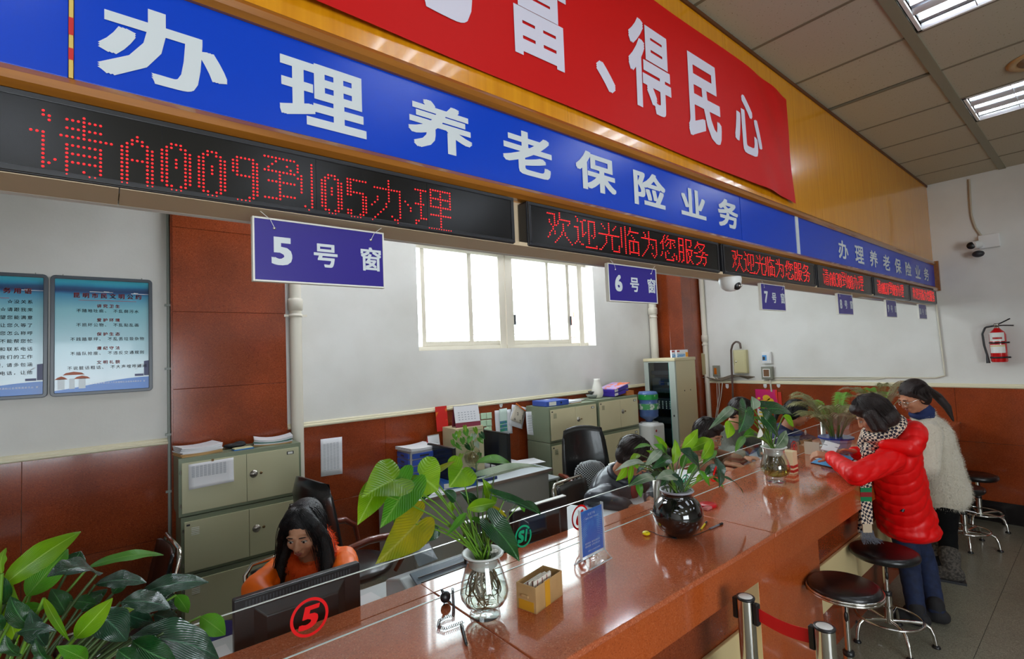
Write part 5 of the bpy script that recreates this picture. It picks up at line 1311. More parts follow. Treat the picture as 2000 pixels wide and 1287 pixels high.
# beige cabinet-like tower between them
a = at(890, 838, 'y', 3.98); b = at(944, 834, 'y', 3.98)
t = thing('computer_tower', 'tall beige computer tower standing between the two far monitors', 'computer', ((a.x+b.x)/2, 4.08, Zd))
zt_ = a.z
part('case', G().box(a.x, b.x, 3.98, 4.22, Zd, zt_), M_beige, t, bevel=.004)
part('side_seam', G().box(a.x+.01, b.x-.01, 3.978, 3.98, zt_-.04, zt_-.036), M_safe, t)
def tentcal(nm, lab, c, w, h, d, rz, base_m, page_m=M_paper, red=False):
    t = thing(nm, lab, 'calendar', c)
    M_ = Matrix.Rotation(rz, 3, 'Z'); C_ = Vector(c)
    def P(x, y, z): return C_+M_ @ Vector((x, y, z))
    def sl(z0, z1, y0, y1, th=.004, x0=-w/2, x1=w/2):
        return G().add([P(x0, y0, z0), P(x1, y0, z0), P(x1, y0+th, z0), P(x0, y0+th, z0), P(x0, y1, z1), P(x1, y1, z1), P(x1, y1+th, z1), P(x0, y1+th, z1)], [(0,3,2,1),(4,5,6,7),(0,1,5,4),(1,2,6,5),(2,3,7,6),(3,0,4,7)])
    part('front_board', sl(0, h, -d/2, 0), base_m, t); part('rear_board', sl(0, h, d/2, 0), base_m, t)
    part('page', sl(h*.22, h*.99, -d/2*.78-.004, -.004, .003), page_m, t)
    g = G()
    for r in range(4):
        for q in range(6):
            z = h*(.34+.11*r); y = -d/2*(1-z/h)-.0065
            x = -w*.36+q*w*.125; g.add([P(x, y, z), P(x+w*.06, y, z), P(x+w*.06, y+.0008, z+h*.035), P(x, y+.0008, z+h*.035)], [(0, 1, 2, 3)])
    part('date_rows', g, mat('grey_print', (170, 174, 182), .6), t, kind='stuff')
    part('ring_binding', G().tube([P(-w/2, 0, h), P(w/2, 0, h)], .005, 6), M_steel, t)
c = at(912, 829, 'y', 4.08)
tentcal('desk_calendar', 'large white desk calendar with maroon foot on the beige tower', (c.x-.02, 4.06, zt_), .26, .20, .10, -.18, mat('maroon_board', (128, 40, 62), .5))
c = at(850, 855, 'y', 4.10)
tentcal('desk_calendar', 'narrow white desk calendar with red foot left of the black pen box', (c.x, 4.14, Zd+.14), .13, .25, .08, .1, mat('red_board', (206, 60, 60), .5))
tsup = thing('storage_block', 'grey cabinet block behind the left far monitor carrying the narrow calendar', 'box', (c.x, 4.15, Zd)); part('block', G().cbox((c.x+.02, 4.15, Zd+.07), (.26, .2, .138)), M_desk, tsup, bevel=.003)
c = at(867, 812, 'y', 4.2)
single('red_calendar_card', G().cbox((c.x, 4.24, c.z-.03), (.13, .004, .24), Matrix.Rotation(-.1, 3, 'X')), mat('festive_red', (206, 34, 28), .5, noise=(12, (226, 120, 40), (1, 1, 1), .6, .66, 1)), 'red festive card standing behind the desk calendars', 'card')
c = at(865, 857, 'y', 4.02)
t = thing('pen_holder', 'black slanted pen box on the far desk behind the left monitor', 'pen holder', (c.x, 4.02, Zd+.139))
part('box', G().prism([(-.055, 0), (.055, 0), (.055, .10), (-.02, .10), (-.055, .07)], 3.98, 4.05, lambda u, v, h: (c.x+u, h, Zd+.139+v)), M_blackp, t, bevel=.003)
# paper drawers, blue fronts
c = at(808, 925, 'y', 3.95)
t = thing('drawer_box', 'grey desktop drawer unit with four blue fronts on the far desk', 'drawers', (2.20, 4.08, Zd))
part('shell', G().box(2.07, 2.33, 3.98, 4.24, Zd, Zd+.30), M_desk, t, bevel=.004)
for k in range(5):
    d = part('drawer', G().box(2.055, 2.07, 4.0, 4.22, Zd+.012+.056*k, Zd+.058+.056*k), M_binder, t, bevel=.004); part('grip', G().box(2.052, 2.056, 4.08, 4.14, Zd+.028+.056*k, Zd+.042+.056*k), M_dark, d)
    d = part('drawer', G().box(2.08, 2.32, 3.965, 3.98, Zd+.012+.056*k, Zd+.058+.056*k), M_binder, t, bevel=.004); part('grip', G().box(2.15, 2.24, 3.962, 3.966, Zd+.028+.056*k, Zd+.042+.056*k), M_dark, d)
sheet_stack('paper_stack', 'loose white papers on top of the blue-fronted drawers', 'papers', (2.20, 4.10, Zd+.302), (.30, .26, .02), .1, 3, curl=.01)
# blue file, phone, tray, papers, mouse, stationery
P = [at(u, v, 'z', Zd) for u, v in ((857, 948), (928, 945), (912, 925), (860, 930))]
cc = at(893, 940, 'z', Zd+.03)
t = thing('blue_file', 'blue box file lying on the front of the far desk', 'binder', (cc.x, cc.y, Zd))
Mr = Matrix.Rotation(-.35, 3, 'Z')
part('case', G().cbox((cc.x, cc.y, Zd+.028), (.30, .22, .055), Mr), mat('file_blue', (44, 96, 176), .4), t, bevel=.005)
part('spine_label', G().cbox(Vector((cc.x, cc.y, Zd+.028))+Mr @ Vector((-.10, -.111, 0)), (.08, .003, .04), Mr), M_lab, t)
cc = at(945, 931, 'z', Zd+.02)
t = thing('telephone', 'dark blue desk telephone right of the blue box file', 'telephone', (cc.x, cc.y, Zd))
part('body', G().prism([(-.10, 0), (.10, 0), (.10, .06), (-.10, .03)], -.08, .08, lambda u, v, h: (cc.x+h, cc.y+u, Zd+v)), mat('phone_blue', (30, 44, 96), .35), t, bevel=.006)
part('handset', G().tube([(cc.x-.07, cc.y-.09, Zd+.055), (cc.x-.075, cc.y, Zd+.075), (cc.x-.07, cc.y+.09, Zd+.085)], [.022, .014, .022], 12), MATS['phone_blue'], t)
for r in range(4):
    for q in range(3): part('key', G().cbox((cc.x+.00+.025*q, cc.y-.05+.025*r, Zd+.041+.0036*r), (.014, .014, .008)), M_blackp, t)
cc = at(917, 897, 'z', Zd+.10)
t = thing('document_tray', 'grey document tray raised on the far desk under the pothos', 'tray', (cc.x, cc.y, Zd+.08))
part('tray', G().box(cc.x-.17, cc.x+.17, cc.y-.13, cc.y+.13, Zd+.09, Zd+.096).box(cc.x-.17, cc.x+.17, cc.y-.134, cc.y-.13, Zd+.09, Zd+.13).box(cc.x-.174, cc.x-.17, cc.y-.13, cc.y+.13, Zd+.09, Zd+.13).box(cc.x+.17, cc.x+.174, cc.y-.13, cc.y+.13, Zd+.09, Zd+.13), M_dark, t)
for (sx, sy) in ((-1, -1), (1, -1), (-1, 1), (1, 1)): part('leg', G().tube([(cc.x+.165*sx, cc.y+.125*sy, Zd), (cc.x+.165*sx, cc.y+.125*sy, Zd+.09)], .006, 6), M_dark, t)
cc = at(1030, 903, 'z', Zd); sheet_stack('paper_stack', 'flat white papers at the right end of the far desk', 'papers', (cc.x-.02, cc.y, Zd+.001), (.33, .24, .008), -.2, 3)
cc = at(990, 888, 'z', Zd)
t = thing('computer_mouse', 'dark mouse at the back right of the far desk', 'mouse', (cc.x, cc.y-.05, Zd)); part('shell', G().ell((cc.x, cc.y-.05, Zd+.012), (.045, .028, .018)), mat('slate', (60, 72, 90), .4), t)
cc = at(860, 960, 'z', Zd); sheet_stack('paper_stack', 'white sheet at the front left of the far desk', 'papers', (cc.x-.05, cc.y+.02, Zd+.001), (.21, .15, .003), -.4, 1)
for k, (u, v, lab, m) in enumerate(((781, 928, 'teal tape dispenser left of the blue drawers', mat('teal_plastic', (60, 160, 160), .3)), (795, 932, 'small clear stationery box left of the blue drawers', mat('clear_teal', (120, 170, 160), .3, alpha=.8)))):
    cc = at(u, v, 'z', Zd); cc.y = min(cc.y, 4.1)
    t = thing('stationery_box', lab, 'stationery', (cc.x, cc.y, Zd)); part('box', G().cbox((cc.x, cc.y, Zd+.03), (.06, .05, .06)), m, t, bevel=.006)
    part('pen', G().tube([(cc.x, cc.y, Zd+.05), (cc.x+.02, cc.y, Zd+.12)], .003, 6), M_binder, t)

# papers pinned on the back wall
M_note = mat('green_note', (196, 224, 190), .7)
def wallpaper_sheet(nm, lab, pts, y, m, cat='paper', group=None, curl=.0):
    P = [at(u, v, 'y', y) for u, v in pts]   # tl, tr, br, bl
    vs = []; n = 6
    for i in range(n+1):
        for j in range(n+1):
            u, v = i/n, j/n; top = P[0].lerp(P[1], u); bot = P[3].lerp(P[2], u); p = top.lerp(bot, v); p.y -= curl*v*v; vs.append(p)
    fs = []
    for i in range(n):
        for j in range(n): k = i*(n+1)+j; fs.append((k, k+1, k+n+2, k+n+1))
    return single(nm, G().add(vs, fs, 0, True), m, lab, cat, group, solid=.0012)
for k, (u, v, s, lab) in enumerate(((931, 809, 12, 'sticky note set apart at the left'), (944, 807, 11, 'sticky note, top left of the double column'), (955, 806, 10, 'sticky note, top right of the double column'), (944, 821, 11, 'sticky note, lower left of the double column'), (955, 820, 10, 'sticky note, second from top in the right column'), (955, 831, 10, 'sticky note, lowest but curling at the right column'), (950, 835, 9, 'sticky note, half hidden lowest left one'))):
    wallpaper_sheet('sticky_note', 'pale green '+lab, ((u-s/2, v), (u+s/2, v-1), (u+s/2+.5, v+11.5), (u-s/2+.5, v+12.5)), YB-.0235-.001*k, M_note, 'note', 'pale green notes on the back wall', curl=.004)
wallpaper_sheet('hanging_sheets', 'sheaf of white sheets behind the strip of coloured cards', ((966, 802), (999, 799), (1000, 846), (968, 848)), YB-.03, M_paper, curl=.01)
o = wallpaper_sheet('card_strip', 'vertical strip of green and blue printed cards on the back wall', ((975, 799), (990, 797), (992, 842), (977, 844)), YB-.045, mat('card_strip', (214, 232, 222), .5))
P0 = at(976, 822, 'y', YB-.047); P1 = at(991, 841, 'y', YB-.047)
for k in range(3): part('coloured_card', G().box(P0.x+.002, P1.x-.002, YB-.0495, YB-.0475, P1.z+.002+(P0.z-P1.z)*k/3, P1.z-.006+(P0.z-P1.z)*(k+1)/3), mat('card_blue_green', (60, 150, 110), .4, noise=(30, (80, 120, 170), (1, 1, 1), .45, .6, 1)), o)
o = wallpaper_sheet('number_calendar', 'tilted beige number sheet with orange binding on the back wall', ((1007, 790), (1026, 803), (1019, 829), (997, 820)), YB-.05, mat('beige_sheet', (214, 204, 186), .6), 'calendar')
g = G()
for ch, u, v in (('1', 999.5, 801), ('2', 1011.5, 808), ('3', 1021, 814), ('6', 1006, 818), ('7', 1016, 823)):
    c = at(u, v, 'y', YB-.056); put_text(g, ch, c.x-.012, c.z-.015, .045, lambda p, q: (p, YB-.056, q), off=.01)
part('figures', g, M_tblk, o)
P0 = at(1008, 788, 'y', YB-.056); P1 = at(1026, 802, 'y', YB-.056)
part('orange_binding', G().tube([P0, P1], .007, 6), mat('orange_binding', (236, 120, 30), .5), o)
wallpaper_sheet('hanging_sheets', 'white sheets fanned out behind the tilted number sheet', ((1000, 790), (1028, 796), (1020, 838), (994, 830)), YB-.04, M_paper)
M_hook = M_white
o = wallpaper_sheet('hanging_sheets', 'printed sheets hanging on the green side of the left locker', ((1027, 804), (1053, 803), (1056, 852), (1028, 848)), 4.18, M_paper, curl=.02)
P0 = at(1029, 812, 'y', 4.15); P1 = at(1052, 812, 'y', 4.15)
g = G()
for r in range(7): g.box(P0.x+.015, P1.x-.02-.03*(r % 3), 4.157, 4.1575, P0.z-.012-.026*r, P0.z-.008-.026*r)
part('text_rows', g, MATS['grey_print'], o, kind='stuff')
o = wallpaper_sheet('printed_list', 'tall printed list pinned on the red wainscot right of the drain pipe', ((626, 858), (668, 853), (669, 925), (627, 931)), YB-.024, M_paper)
P0 = at(627, 866, 'y', YB-.026); P1 = at(667, 862, 'y', YB-.026)
g = G()
for r in range(20):
    for q in range(5): x = P0.x+.018+q*.028; g.box(x, x+.020, YB-.0258, YB-.0254, P0.z-.014-.0115*r, P0.z-.010-.0115*r)
part('text_rows', g, MATS['grey_print'], o, kind='stuff')

# pothos hanging in front of the beige tower is built with the plants

# ------------------------------------------------------------------ service desk behind the counter
for k, (x0, x1) in enumerate(((-2.2, .20), (.205, 1.45), (1.455, 2.75), (2.755, 4.05), (4.055, 5.35))):
    t = thing('service_desk', ['staff desk behind the big lily at the lower left', 'staff desk under the number 5 monitor and the printer', 'staff desk under the monitor behind the green emblem', 'staff desk with clear tray beyond the black flowerpot', 'staff desk behind the far glass vase and number 8 screen'][k], 'desk', ((x0+x1)/2, 2.1, 0), 'staff desks behind the counter')
    part('desktop', G().box(x0, x1, 1.81, 2.42, .722, .75), M_desktop, t, bevel=.003)
    for x in (x0+.01, x1-.03): part('side_panel', G().box(x, x+.02, 1.83, 2.38, 0, .722), M_desk, t)
    part('modesty_panel', G().box(x0+.03, x1-.03, 1.83, 1.845, .1, .722), M_desk, t)
# window 5: dark monitor with its back to the public
def fit_monitor(lab, ul, vl, ur, vr, y, h, zb, **kw):
    a = at(ul, vl, 'y', y); b = at(ur, vr, 'y', y)
    z1 = (a.z+b.z)/2; w = b.x-a.x
    return monitor('monitor', lab, ((a.x+b.x)/2, y+.03, 0), w, h, 0, z1-h-.09, base=False, group='black computer monitors', **kw)
t5 = fit_monitor('wide black monitor seen from behind through the number 5 screen', 457, 1168, 705, 1106, 1.88, .30, Zd, vents=True)
part('stand', G().box(.45, .64, 1.89, 2.03, .75, .762).box(.52, .57, 1.925, 1.945, .76, .86), M_blackp, t5)
t6 = fit_monitor('black monitor with pale top edge behind the green emblem', 1003, 1003, 1109, 968, 1.93, .27, Zd, edge=M_lab)
part('stand', G().box(1.66, 1.86, 1.92, 2.06, .75, .762).box(1.74, 1.78, 1.955, 1.975, .76, .88), M_blackp, t6)
t6b = fit_monitor('second black screen with pale top edge behind the water plant', 912, 1024, 990, 1001, 1.95, .22, Zd, edge=M_lab)
part('stand', G().box(1.34, 1.50, 1.94, 2.06, .75, .762).box(1.40, 1.44, 1.975, 1.995, .76, .86), M_blackp, t6b)

# printer with raised grey tray
t = thing('slip_printer', 'pale grey printer with raised translucent tray behind the glass screen', 'printer', (1.18, 2.0, Zd))
M_prn = mat('printer_grey', (190, 194, 198), .35); M_tray = mat('translucent_tray', (120, 130, 140), .2, alpha=.75)
part('body', G().prism([(-.20, 0), (.20, 0), (.20, .12), (.02, .165), (-.20, .10)], .985, 1.40, lambda u, v, h: (h, 2.03+u*.75, Zd+v)), M_prn, t, bevel=.012, seg=3)
part('top_cover', G().add([(1.03, 1.90, Zd+.118), (1.34, 1.90, Zd+.118), (1.34, 2.03, Zd+.172), (1.03, 2.03, Zd+.172), (1.03, 1.90, Zd+.126), (1.34, 1.90, Zd+.126), (1.34, 2.03, Zd+.180), (1.03, 2.03, Zd+.180)], [(0,3,2,1),(4,5,6,7),(0,1,5,4),(1,2,6,5),(2,3,7,6),(3,0,4,7)]), mat('cover_grey', (116, 130, 146), .25), t, bevel=.006)
for k in range(3):
    y = 1.93+.028*k; z = Zd+.128+(y-1.90)*.415; part('rib', G().box(1.05, 1.32, y-.003, y+.003, z+.002, z+.006), M_dark, t)
tr = [at(803, 1072, 'y', 2.18), at(838, 1062, 'y', 2.18), at(855, 1092, 'y', 2.08), at(818, 1107, 'y', 2.08)]
g = G().add([p for p in tr]+[p+Vector((.003, .004, 0)) for p in tr], [(0,1,2,3),(7,6,5,4),(0,4,5,1),(1,5,6,2),(2,6,7,3),(3,7,4,0)])
part('raised_tray', g, M_tray, t)
# papers on the desk at the left of the printer
c = at(740, 1160, 'z', Zd+.03)
sheet_stack('paper_stack', 'white papers on the staff desk right of the number 5 monitor', 'papers', (.86, 2.10, Zd), (.22, .30, .05), .1, 3)
# paper trays and piles at windows 6, 7, 8
def tray(lab, c, w, d, h, m):
    x, y, z = c
    t = thing('paper_tray', lab, 'tray', (x, y, z))
    part('tray', G().box(x-w/2, x+w/2, y-d/2, y+d/2, z, z+.004).box(x-w/2, x+w/2, y-d/2, y-d/2+.004, z, z+h).box(x-w/2, x-w/2+.004, y-d/2+.004, y+d/2, z, z+h).box(x+w/2-.004, x+w/2, y-d/2+.004, y+d/2, z, z+h).box(x-w/2+.004, x+w/2-.004, y+d/2-.004, y+d/2, z, z+h), m, t)
    return t
M_tdk = mat('dark_tray', (56, 56, 62), .4)
tray('dark desk tray behind the blue card stand', (2.14, 1.98, Zd), .44, .28, .13, M_tdk)
sheet_stack('paper_stack', 'bright white papers fanned out on the tray behind the blue card', 'papers', (2.12, 2.02, Zd+.131), (.42, .32, .03), .35, 4)
sheet_stack('blue_folders', 'blue-grey folders in front of the man in the dark jacket', 'folder', (2.42, 2.12, Zd+.001), (.40, .26, .12), -.2, 3, mat('dull_blue_folder', (80, 84, 140), .4))
tray('dark latticed tray with papers left of the steel post by the black flowerpot', (2.62, 1.93, Zd), .40, .20, .15, M_tdk)
sheet_stack('paper_stack', 'white and red-edged papers lying in the latticed tray', 'papers', (2.62, 1.94, Zd+.151), (.36, .20, .02), .05, 2)
M_ctray = mat('clear_tray', (206, 206, 212), .15, alpha=.45)
tray('clear plastic tray with papers beyond the black flowerpot', (3.36, 2.00, Zd), .50, .28, .17, M_ctray)
sheet_stack('paper_stack', 'white papers piled on the clear tray beyond the flowerpot plant', 'papers', (3.30, 2.03, Zd+.172), (.46, .26, .02), .2, 3)
sheet_stack('paper_stack', 'white papers lying behind the number 8 glass screen', 'papers', (4.50, 2.02, Zd+.12), (.40, .24, .02), .1, 2)
tray('clear tray behind the number 8 glass screen', (4.50, 2.02, Zd), .45, .26, .118, M_ctray)
t = thing('plastic_bag', 'crinkled white plastic bag on the desk by the grey-coated person', 'bag', (3.95, 2.12, Zd))
part('film', G().ell((3.95, 2.12, Zd+.10), (.16, .10, .10), nu=20).ell((3.86, 2.10, Zd+.14), (.08, .06, .07)), mat('crinkled_plastic', (206, 196, 200), .2, bump=(25, 1.0)), t, kind='stuff')

# blue bin behind the lily and dark equipment at the far left
t = thing('waste_bin', 'blue bin in front of the lowest safe cabinet', 'bin', (.62, 3.62, 0)); part('bin', G().lathe([(.10, 0), (.13, .30), (.125, .30), (.097, .01)], 28, (.5, 3.5, 0)), mat('bin_blue', (16, 50, 130), .4), t)
t = thing('office_desk', 'grey desk corner at the left edge with a dark screen on it', 'desk', (-.62, 3.3, 0))
part('desktop', G().box(-1.5, -.45, 3.0, 3.7, .71, .75), M_desk, t, bevel=.004); part('side_panel', G().box(-.50, -.47, 3.02, 3.68, 0, .71), M_desk, t); part('side_panel', G().box(-1.49, -1.46, 3.02, 3.68, 0, .71), M_desk, t)
monitor('monitor', 'dark flat screen on the desk at the left edge', (-.72, 3.35, 0), .45, .28, 1.2, .75, group='black computer monitors')

# ------------------------------------------------------------------ chairs
M_armwood = mat('red_brown_armrest', (112, 44, 24), .25, coat=.4)
def exec_chair(lab, c, rz, back_h=.62, lumbar=False):
    t = thing('office_chair', lab, 'chair', c, 'black office chairs'); M_ = Matrix.Rotation(rz, 3, 'Z'); C_ = Vector(c)
    def P(x, y, z): return C_+M_ @ Vector((x, y, z))
    g = G(); vs = []; nx, nz = 10, 12                       # curved padded back, faces +y before rz
    for s in (0, 1):
        for i in range(nx+1):
            for j in range(nz+1):
                u = i/nx*2-1; v = j/nz; w = .25*(1-.18*v**3)
                y = -.22-.10*v+.05*(u*u)+(-.075 if s else 0)*(1-.6*abs(u)**4)*(1-.5*max(0, v-.85)/.15)
                vs.append(P(u*w, y+(.02*v if s else 0), .48+back_h*v-(.03*u*u if v > .9 else 0)))
    q = (nx+1)*(nz+1); fs = []
    for i in range(nx):
        for j in range(nz):
            k = i*(nz+1)+j; fs.append((k, k+1, k+nz+2, k+nz+1)); fs.append((q+k, q+k+nz+1, q+k+nz+2, q+k+1))
    for i in range(nx):
        for j in (0, nz): k = i*(nz+1)+j; f = (k, k+nz+1, q+k+nz+1, q+k); fs.append(f if j == 0 else f[::-1])
    for j in range(nz):
        for i in (0, nx): k = i*(nz+1)+j; f = (k, q+k, q+k+1, k+1); fs.append(f if i == 0 else f[::-1])
    part('backrest', g.add(vs, fs, 0, True), M_leather, t)
    g = G(); g.ell(P(0, .02, .46), (.26, .26, .065), M_, 24, 10); part('seat', g, M_leather, t)
    for s in (-1, 1):
        part('armrest', G().tube([P(.27*s, -.24, .70), P(.285*s, -.05, .72), P(.285*s, .12, .70), P(.28*s, .20, .64), P(.27*s, .22, .52), P(.24*s, .18, .44)], [.020, .024, .024, .020, .016, .014], 10), M_armwood, t)
    part('gas_column', G().tube([P(0, 0, .40), P(0, 0, .08)], .025, 14), M_chrome, t)
    for k in range(5):
        a = 2*math.pi*k/5; l = part('leg', G().tube([P(0, 0, .10), P(.28*math.cos(a), .28*math.sin(a), .06)], [.024, .014], 8), M_blackp, t)
        part('castor', G().ell(P(.28*math.cos(a), .28*math.sin(a), .028), (.028, .020, .028)), M_blackp, l)
    if lumbar:
        g = G(); vs = []; fs = []; n1, n2 = 26, 30
        for i in range(n1+1):
            for j in range(n2+1):
                u = i/n1*2-1; v = j/n2; w = .165*math.sqrt(max(0, 1-abs(2*v-1)**3))+.004; vs.append(P(u*w, -.14+.07*(1-u*u)-.05*abs(v-.5), .50+.33*v))
        for i in range(n1):
            for j in range(n2):
                if (i+j) % 2: k = i*(n2+1)+j; fs.append((k, k+1, k+n2+2, k+n2+1))
        part('mesh_panel', g.add(vs, fs), mat('grey_mesh', (196, 202, 206), .5), t, kind='stuff', solid=.0025)
        rim = [P(.165*math.sqrt(max(0, 1-abs(2*v-1)**3))*s, -.14, .50+.33*v) for s, r in ((-1, range(0, 13)), (1, range(12, -1, -1))) for v in [q/12 for q in r]]
        part('mesh_rim', G().tube(rim, .006, 8, closed=True), MATS['grey_mesh'], t)
    return t
exec_chair('black leather chair with wooden arms and grey lumbar mesh, beside the lockers', (3.52, 3.12, 0), math.radians(158), .66, True)
exec_chair('black leather chair behind the woman in orange, with chrome-edged back', (1.30, 3.40, 0), math.radians(-80), .66)
def steel_chair(lab, c, rz, z1=.92, label2=None):
    t = thing('stacking_chair', lab, 'chair', c, 'black chairs with chrome frames'); M_ = Matrix.Rotation(rz, 3, 'Z'); C_ = Vector(c)
    def P(x, y, z): return C_+M_ @ Vector((x, y, z))
    part('seat', G().ell(P(0, .02, .44), (.215, .21, .03), M_, 20, 8), M_leather, t)
    g = G(); vs = []; fs = []
    for s in (0, 1):
        for i in range(9):
            for j in range(7):
                u = i/8*2-1; v = j/6; vs.append(P(u*.20, -.21-.06*v+.03*u*u-.018*s, .56+(z1-.58)*v))
    for i in range(8):
        for j in range(6): k = i*7+j; fs += [(k, k+1, k+8, k+7), (63+k, 70+k, 71+k, 64+k)]
    for i in range(8): fs += [(i*7+6, 63+i*7+6, 63+i*7+13, i*7+13), (i*7, i*7+7, 63+i*7+7, 63+i*7)]
    for j in range(6): fs += [(j, 63+j, 64+j, j+1), (56+j, 57+j, 120+j, 119+j)]
    part('backrest', g.add(vs, fs, 0, True), M_leather, t)
    R = .0115
    part('back_frame', G().tube([P(-.215, -.20, .46), P(-.22, -.235, .60), P(-.215, -.28, z1-.04), P(-.18, -.285, z1), P(.18, -.285, z1), P(.215, -.28, z1-.04), P(.22, -.235, .60), P(.215, -.20, .46)], R, 10), M_chrome, t)
    for s in (-1, 1):
        part('leg', G().tube([P(.21*s, .19, .44), P(.225*s, .22, 0.01)], R, 8), M_chrome, t); part('leg', G().tube([P(.21*s, -.19, .46), P(.225*s, -.25, 0.01)], R, 8), M_chrome, t)
        part('side_rail', G().tube([P(.212*s, .19, .43), P(.212*s, -.19, .43)], R, 8), M_chrome, t)
    return t
steel_chair('black chair with chrome frame under the woman in orange', (.82, 2.66, 0), math.radians(192), .84)
steel_chair('black chair with chrome frame under the man in the dark jacket', (2.94, 2.60, 0), math.radians(190), .84)
steel_chair('black chair standing against the grey conduit left of the safes', (.02, 3.55, 0), math.radians(95), .86)
steel_chair('chair of the woman in the fur-trimmed coat', (3.72, 2.70, 0), math.radians(186), .84)
steel_chair('chair of the person in grey behind the far water plant', (4.42, 2.78, 0), math.radians(184), .84)
steel_chair('chair of the dark-haired person in navy', (4.95, 2.66, 0), math.radians(184), .80)
# ------------------------------------------------------------------ plants
L_lime = leaf_mat('leaf_lime', (98, 152, 8), (138, 182, 22), .42, .35, (170, 210, 90))
L_mid = leaf_mat('leaf_mid', (62, 130, 24), (92, 160, 36), .35, .3, (130, 180, 80))
L_dark = leaf_mat('leaf_dark', (18, 62, 28), (34, 86, 36), .2, .22, (80, 140, 80))
L_deep = leaf_mat('leaf_deep', (16, 52, 34), (38, 76, 52), .12, .2, (70, 116, 88))
L_yell = leaf_mat('leaf_yellow', (128, 142, 10), (182, 170, 16), .4, .4, (180, 180, 80))
L_pale = leaf_mat('leaf_pale_veins_sheen', (60, 104, 58), (176, 190, 168), .2, .35, (210, 216, 200))  # real pale veins on the vase plants; white sheen painted on the lily
M_stem = mat('leaf_stalk', (96, 140, 40), .4); M_stem2 = mat('dark_stalk', (62, 84, 40), .5)
KM = {'l': L_lime, 'm': L_mid, 'd': L_dark, 'g': L_deep, 'y': L_yell, 'p': L_pale}
KL = {'l': 'bright yellow-green leaf', 'y': 'yellowing leaf', 'p': 'leaf with pale veining and sheen in its colour'}
def polar_r(th):
    K = ((0, 1.0), (12, .80), (30, .64), (50, .57), (75, .52), (100, .50), (125, .51), (145, .48), (160, .40), (170, .26), (180, .05))
    a = abs(th)
    for (a0, r0), (a1, r1) in zip(K[:-1], K[1:]):
        if a <= a1: f = (a-a0)/(a1-a0); f = f*f*(3-2*f)*.5+f*.5; return r0+(r1-r0)*f
    return .05
def leaf_mesh(B, T, W_, kind, hint, bow, fold, wave, seed):
    B = Vector(B); T = Vector(T); X = T-B; L = X.length; X = X/L
    N_ = Vector(hint); N_ = (N_-X*N_.dot(X)); N_ = N_.normalized() if N_.length > .05 else X.orthogonal().normalized()
    Y = N_.cross(X)
    R_ = random.Random(seed); ph = R_.uniform(0, 6)
    vs = []; fs = []; uv = []
    def surf(x, y):      # x along 0..1, y in metres across
        ny = y/(W_/2)
        z = bow*L*(4*x*(1-x) if x > 0 else x*2) + fold*abs(y) + wave*W_*math.sin(x*14+ph+(2 if y > 0 else 0))*abs(ny)**1.5*.5
        tw = .10*math.sin(x*3+ph)
        return B+X*(x*L)+Y*y+N_*(z+tw*y)
    if kind == 'lance':
        ns, nt = 14, 6
        for i in range(ns+1):
            s = i/ns; w = (math.sin(math.pi*min(1, s**.80))**.85)*.5*W_ if 0 < s < 1 else .0008
            for j in range(nt+1):
                t_ = j/nt*2-1; vs.append(surf(s, t_*w)); uv.append((s, t_))
        for i in range(ns):
            for j in range(nt): k = i*(nt+1)+j; fs.append((k, k+nt+1, k+nt+2, k+1))
    else:
        na, nr = 32, 5; my = max(polar_r(a)*math.sin(math.radians(a)) for a in range(0, 180, 3))
        vs.append(surf(0, 0)); uv.append((0, 0))
        for r in range(1, nr+1):
            for a in range(na+1):
                th = -180+360*a/na; rr = polar_r(th)*r/nr
                x = rr*math.cos(math.radians(th)); y = rr*math.sin(math.radians(th))/my*W_/2
                vs.append(surf(x, y)); uv.append((max(x, 0)+(.2*r/nr), y/(W_/2)))
        for a in range(na): fs.append((0, 1+a, 2+a))
        for r in range(nr-1):
            o = 1+r*(na+1)
            for a in range(na): fs.append((o+a, o+na+1+a, o+na+2+a, o+a+1))
    return vs, fs, uv
TOCAM = Vector((-.55, -.75, .35))
def add_leaf(t, B, T, W_, m, kind='lance', hint=None, bow=.06, fold=.15, wave=.05, name='leaf'):
    vs, fs, uv = leaf_mesh(B, T, W_, kind, hint if hint is not None else TOCAM+Vector((rnd.uniform(-.5, .5), rnd.uniform(-.3, .3), rnd.uniform(0, .6))), bow, fold, wave, rnd.randint(0, 9999))
    off = wloc(t); me = bpy.data.meshes.new(name); me.from_pydata([tuple(Vector(p)-off) for p in vs], [], fs)
    u = me.uv_layers.new(name='UVMap')
    for lp in me.loops: u.data[lp.index].uv = uv[lp.vertex_index]
    me.polygons.foreach_set('use_smooth', [True]*len(fs)); me.update()
    o = part(name, me, KM[m] if isinstance(m, str) else m, t)
    if isinstance(m, str) and m in KL: o['label'] = KL[m]
    return o
def stalk(t, O, B, r=.0024, m=None, lift=.25):
    O = Vector(O); B = Vector(B); d = B-O; c = O+d*.45+Vector((0, 0, d.length*lift*.5))
    pts = [(O*(1-u)**2+c*2*u*(1-u)+B*u*u) for u in [k/7 for k in range(8)]]
    part('stalk', G().tube(pts, [r*1.2]*4+[r]*4, 6), m or M_stem, t)

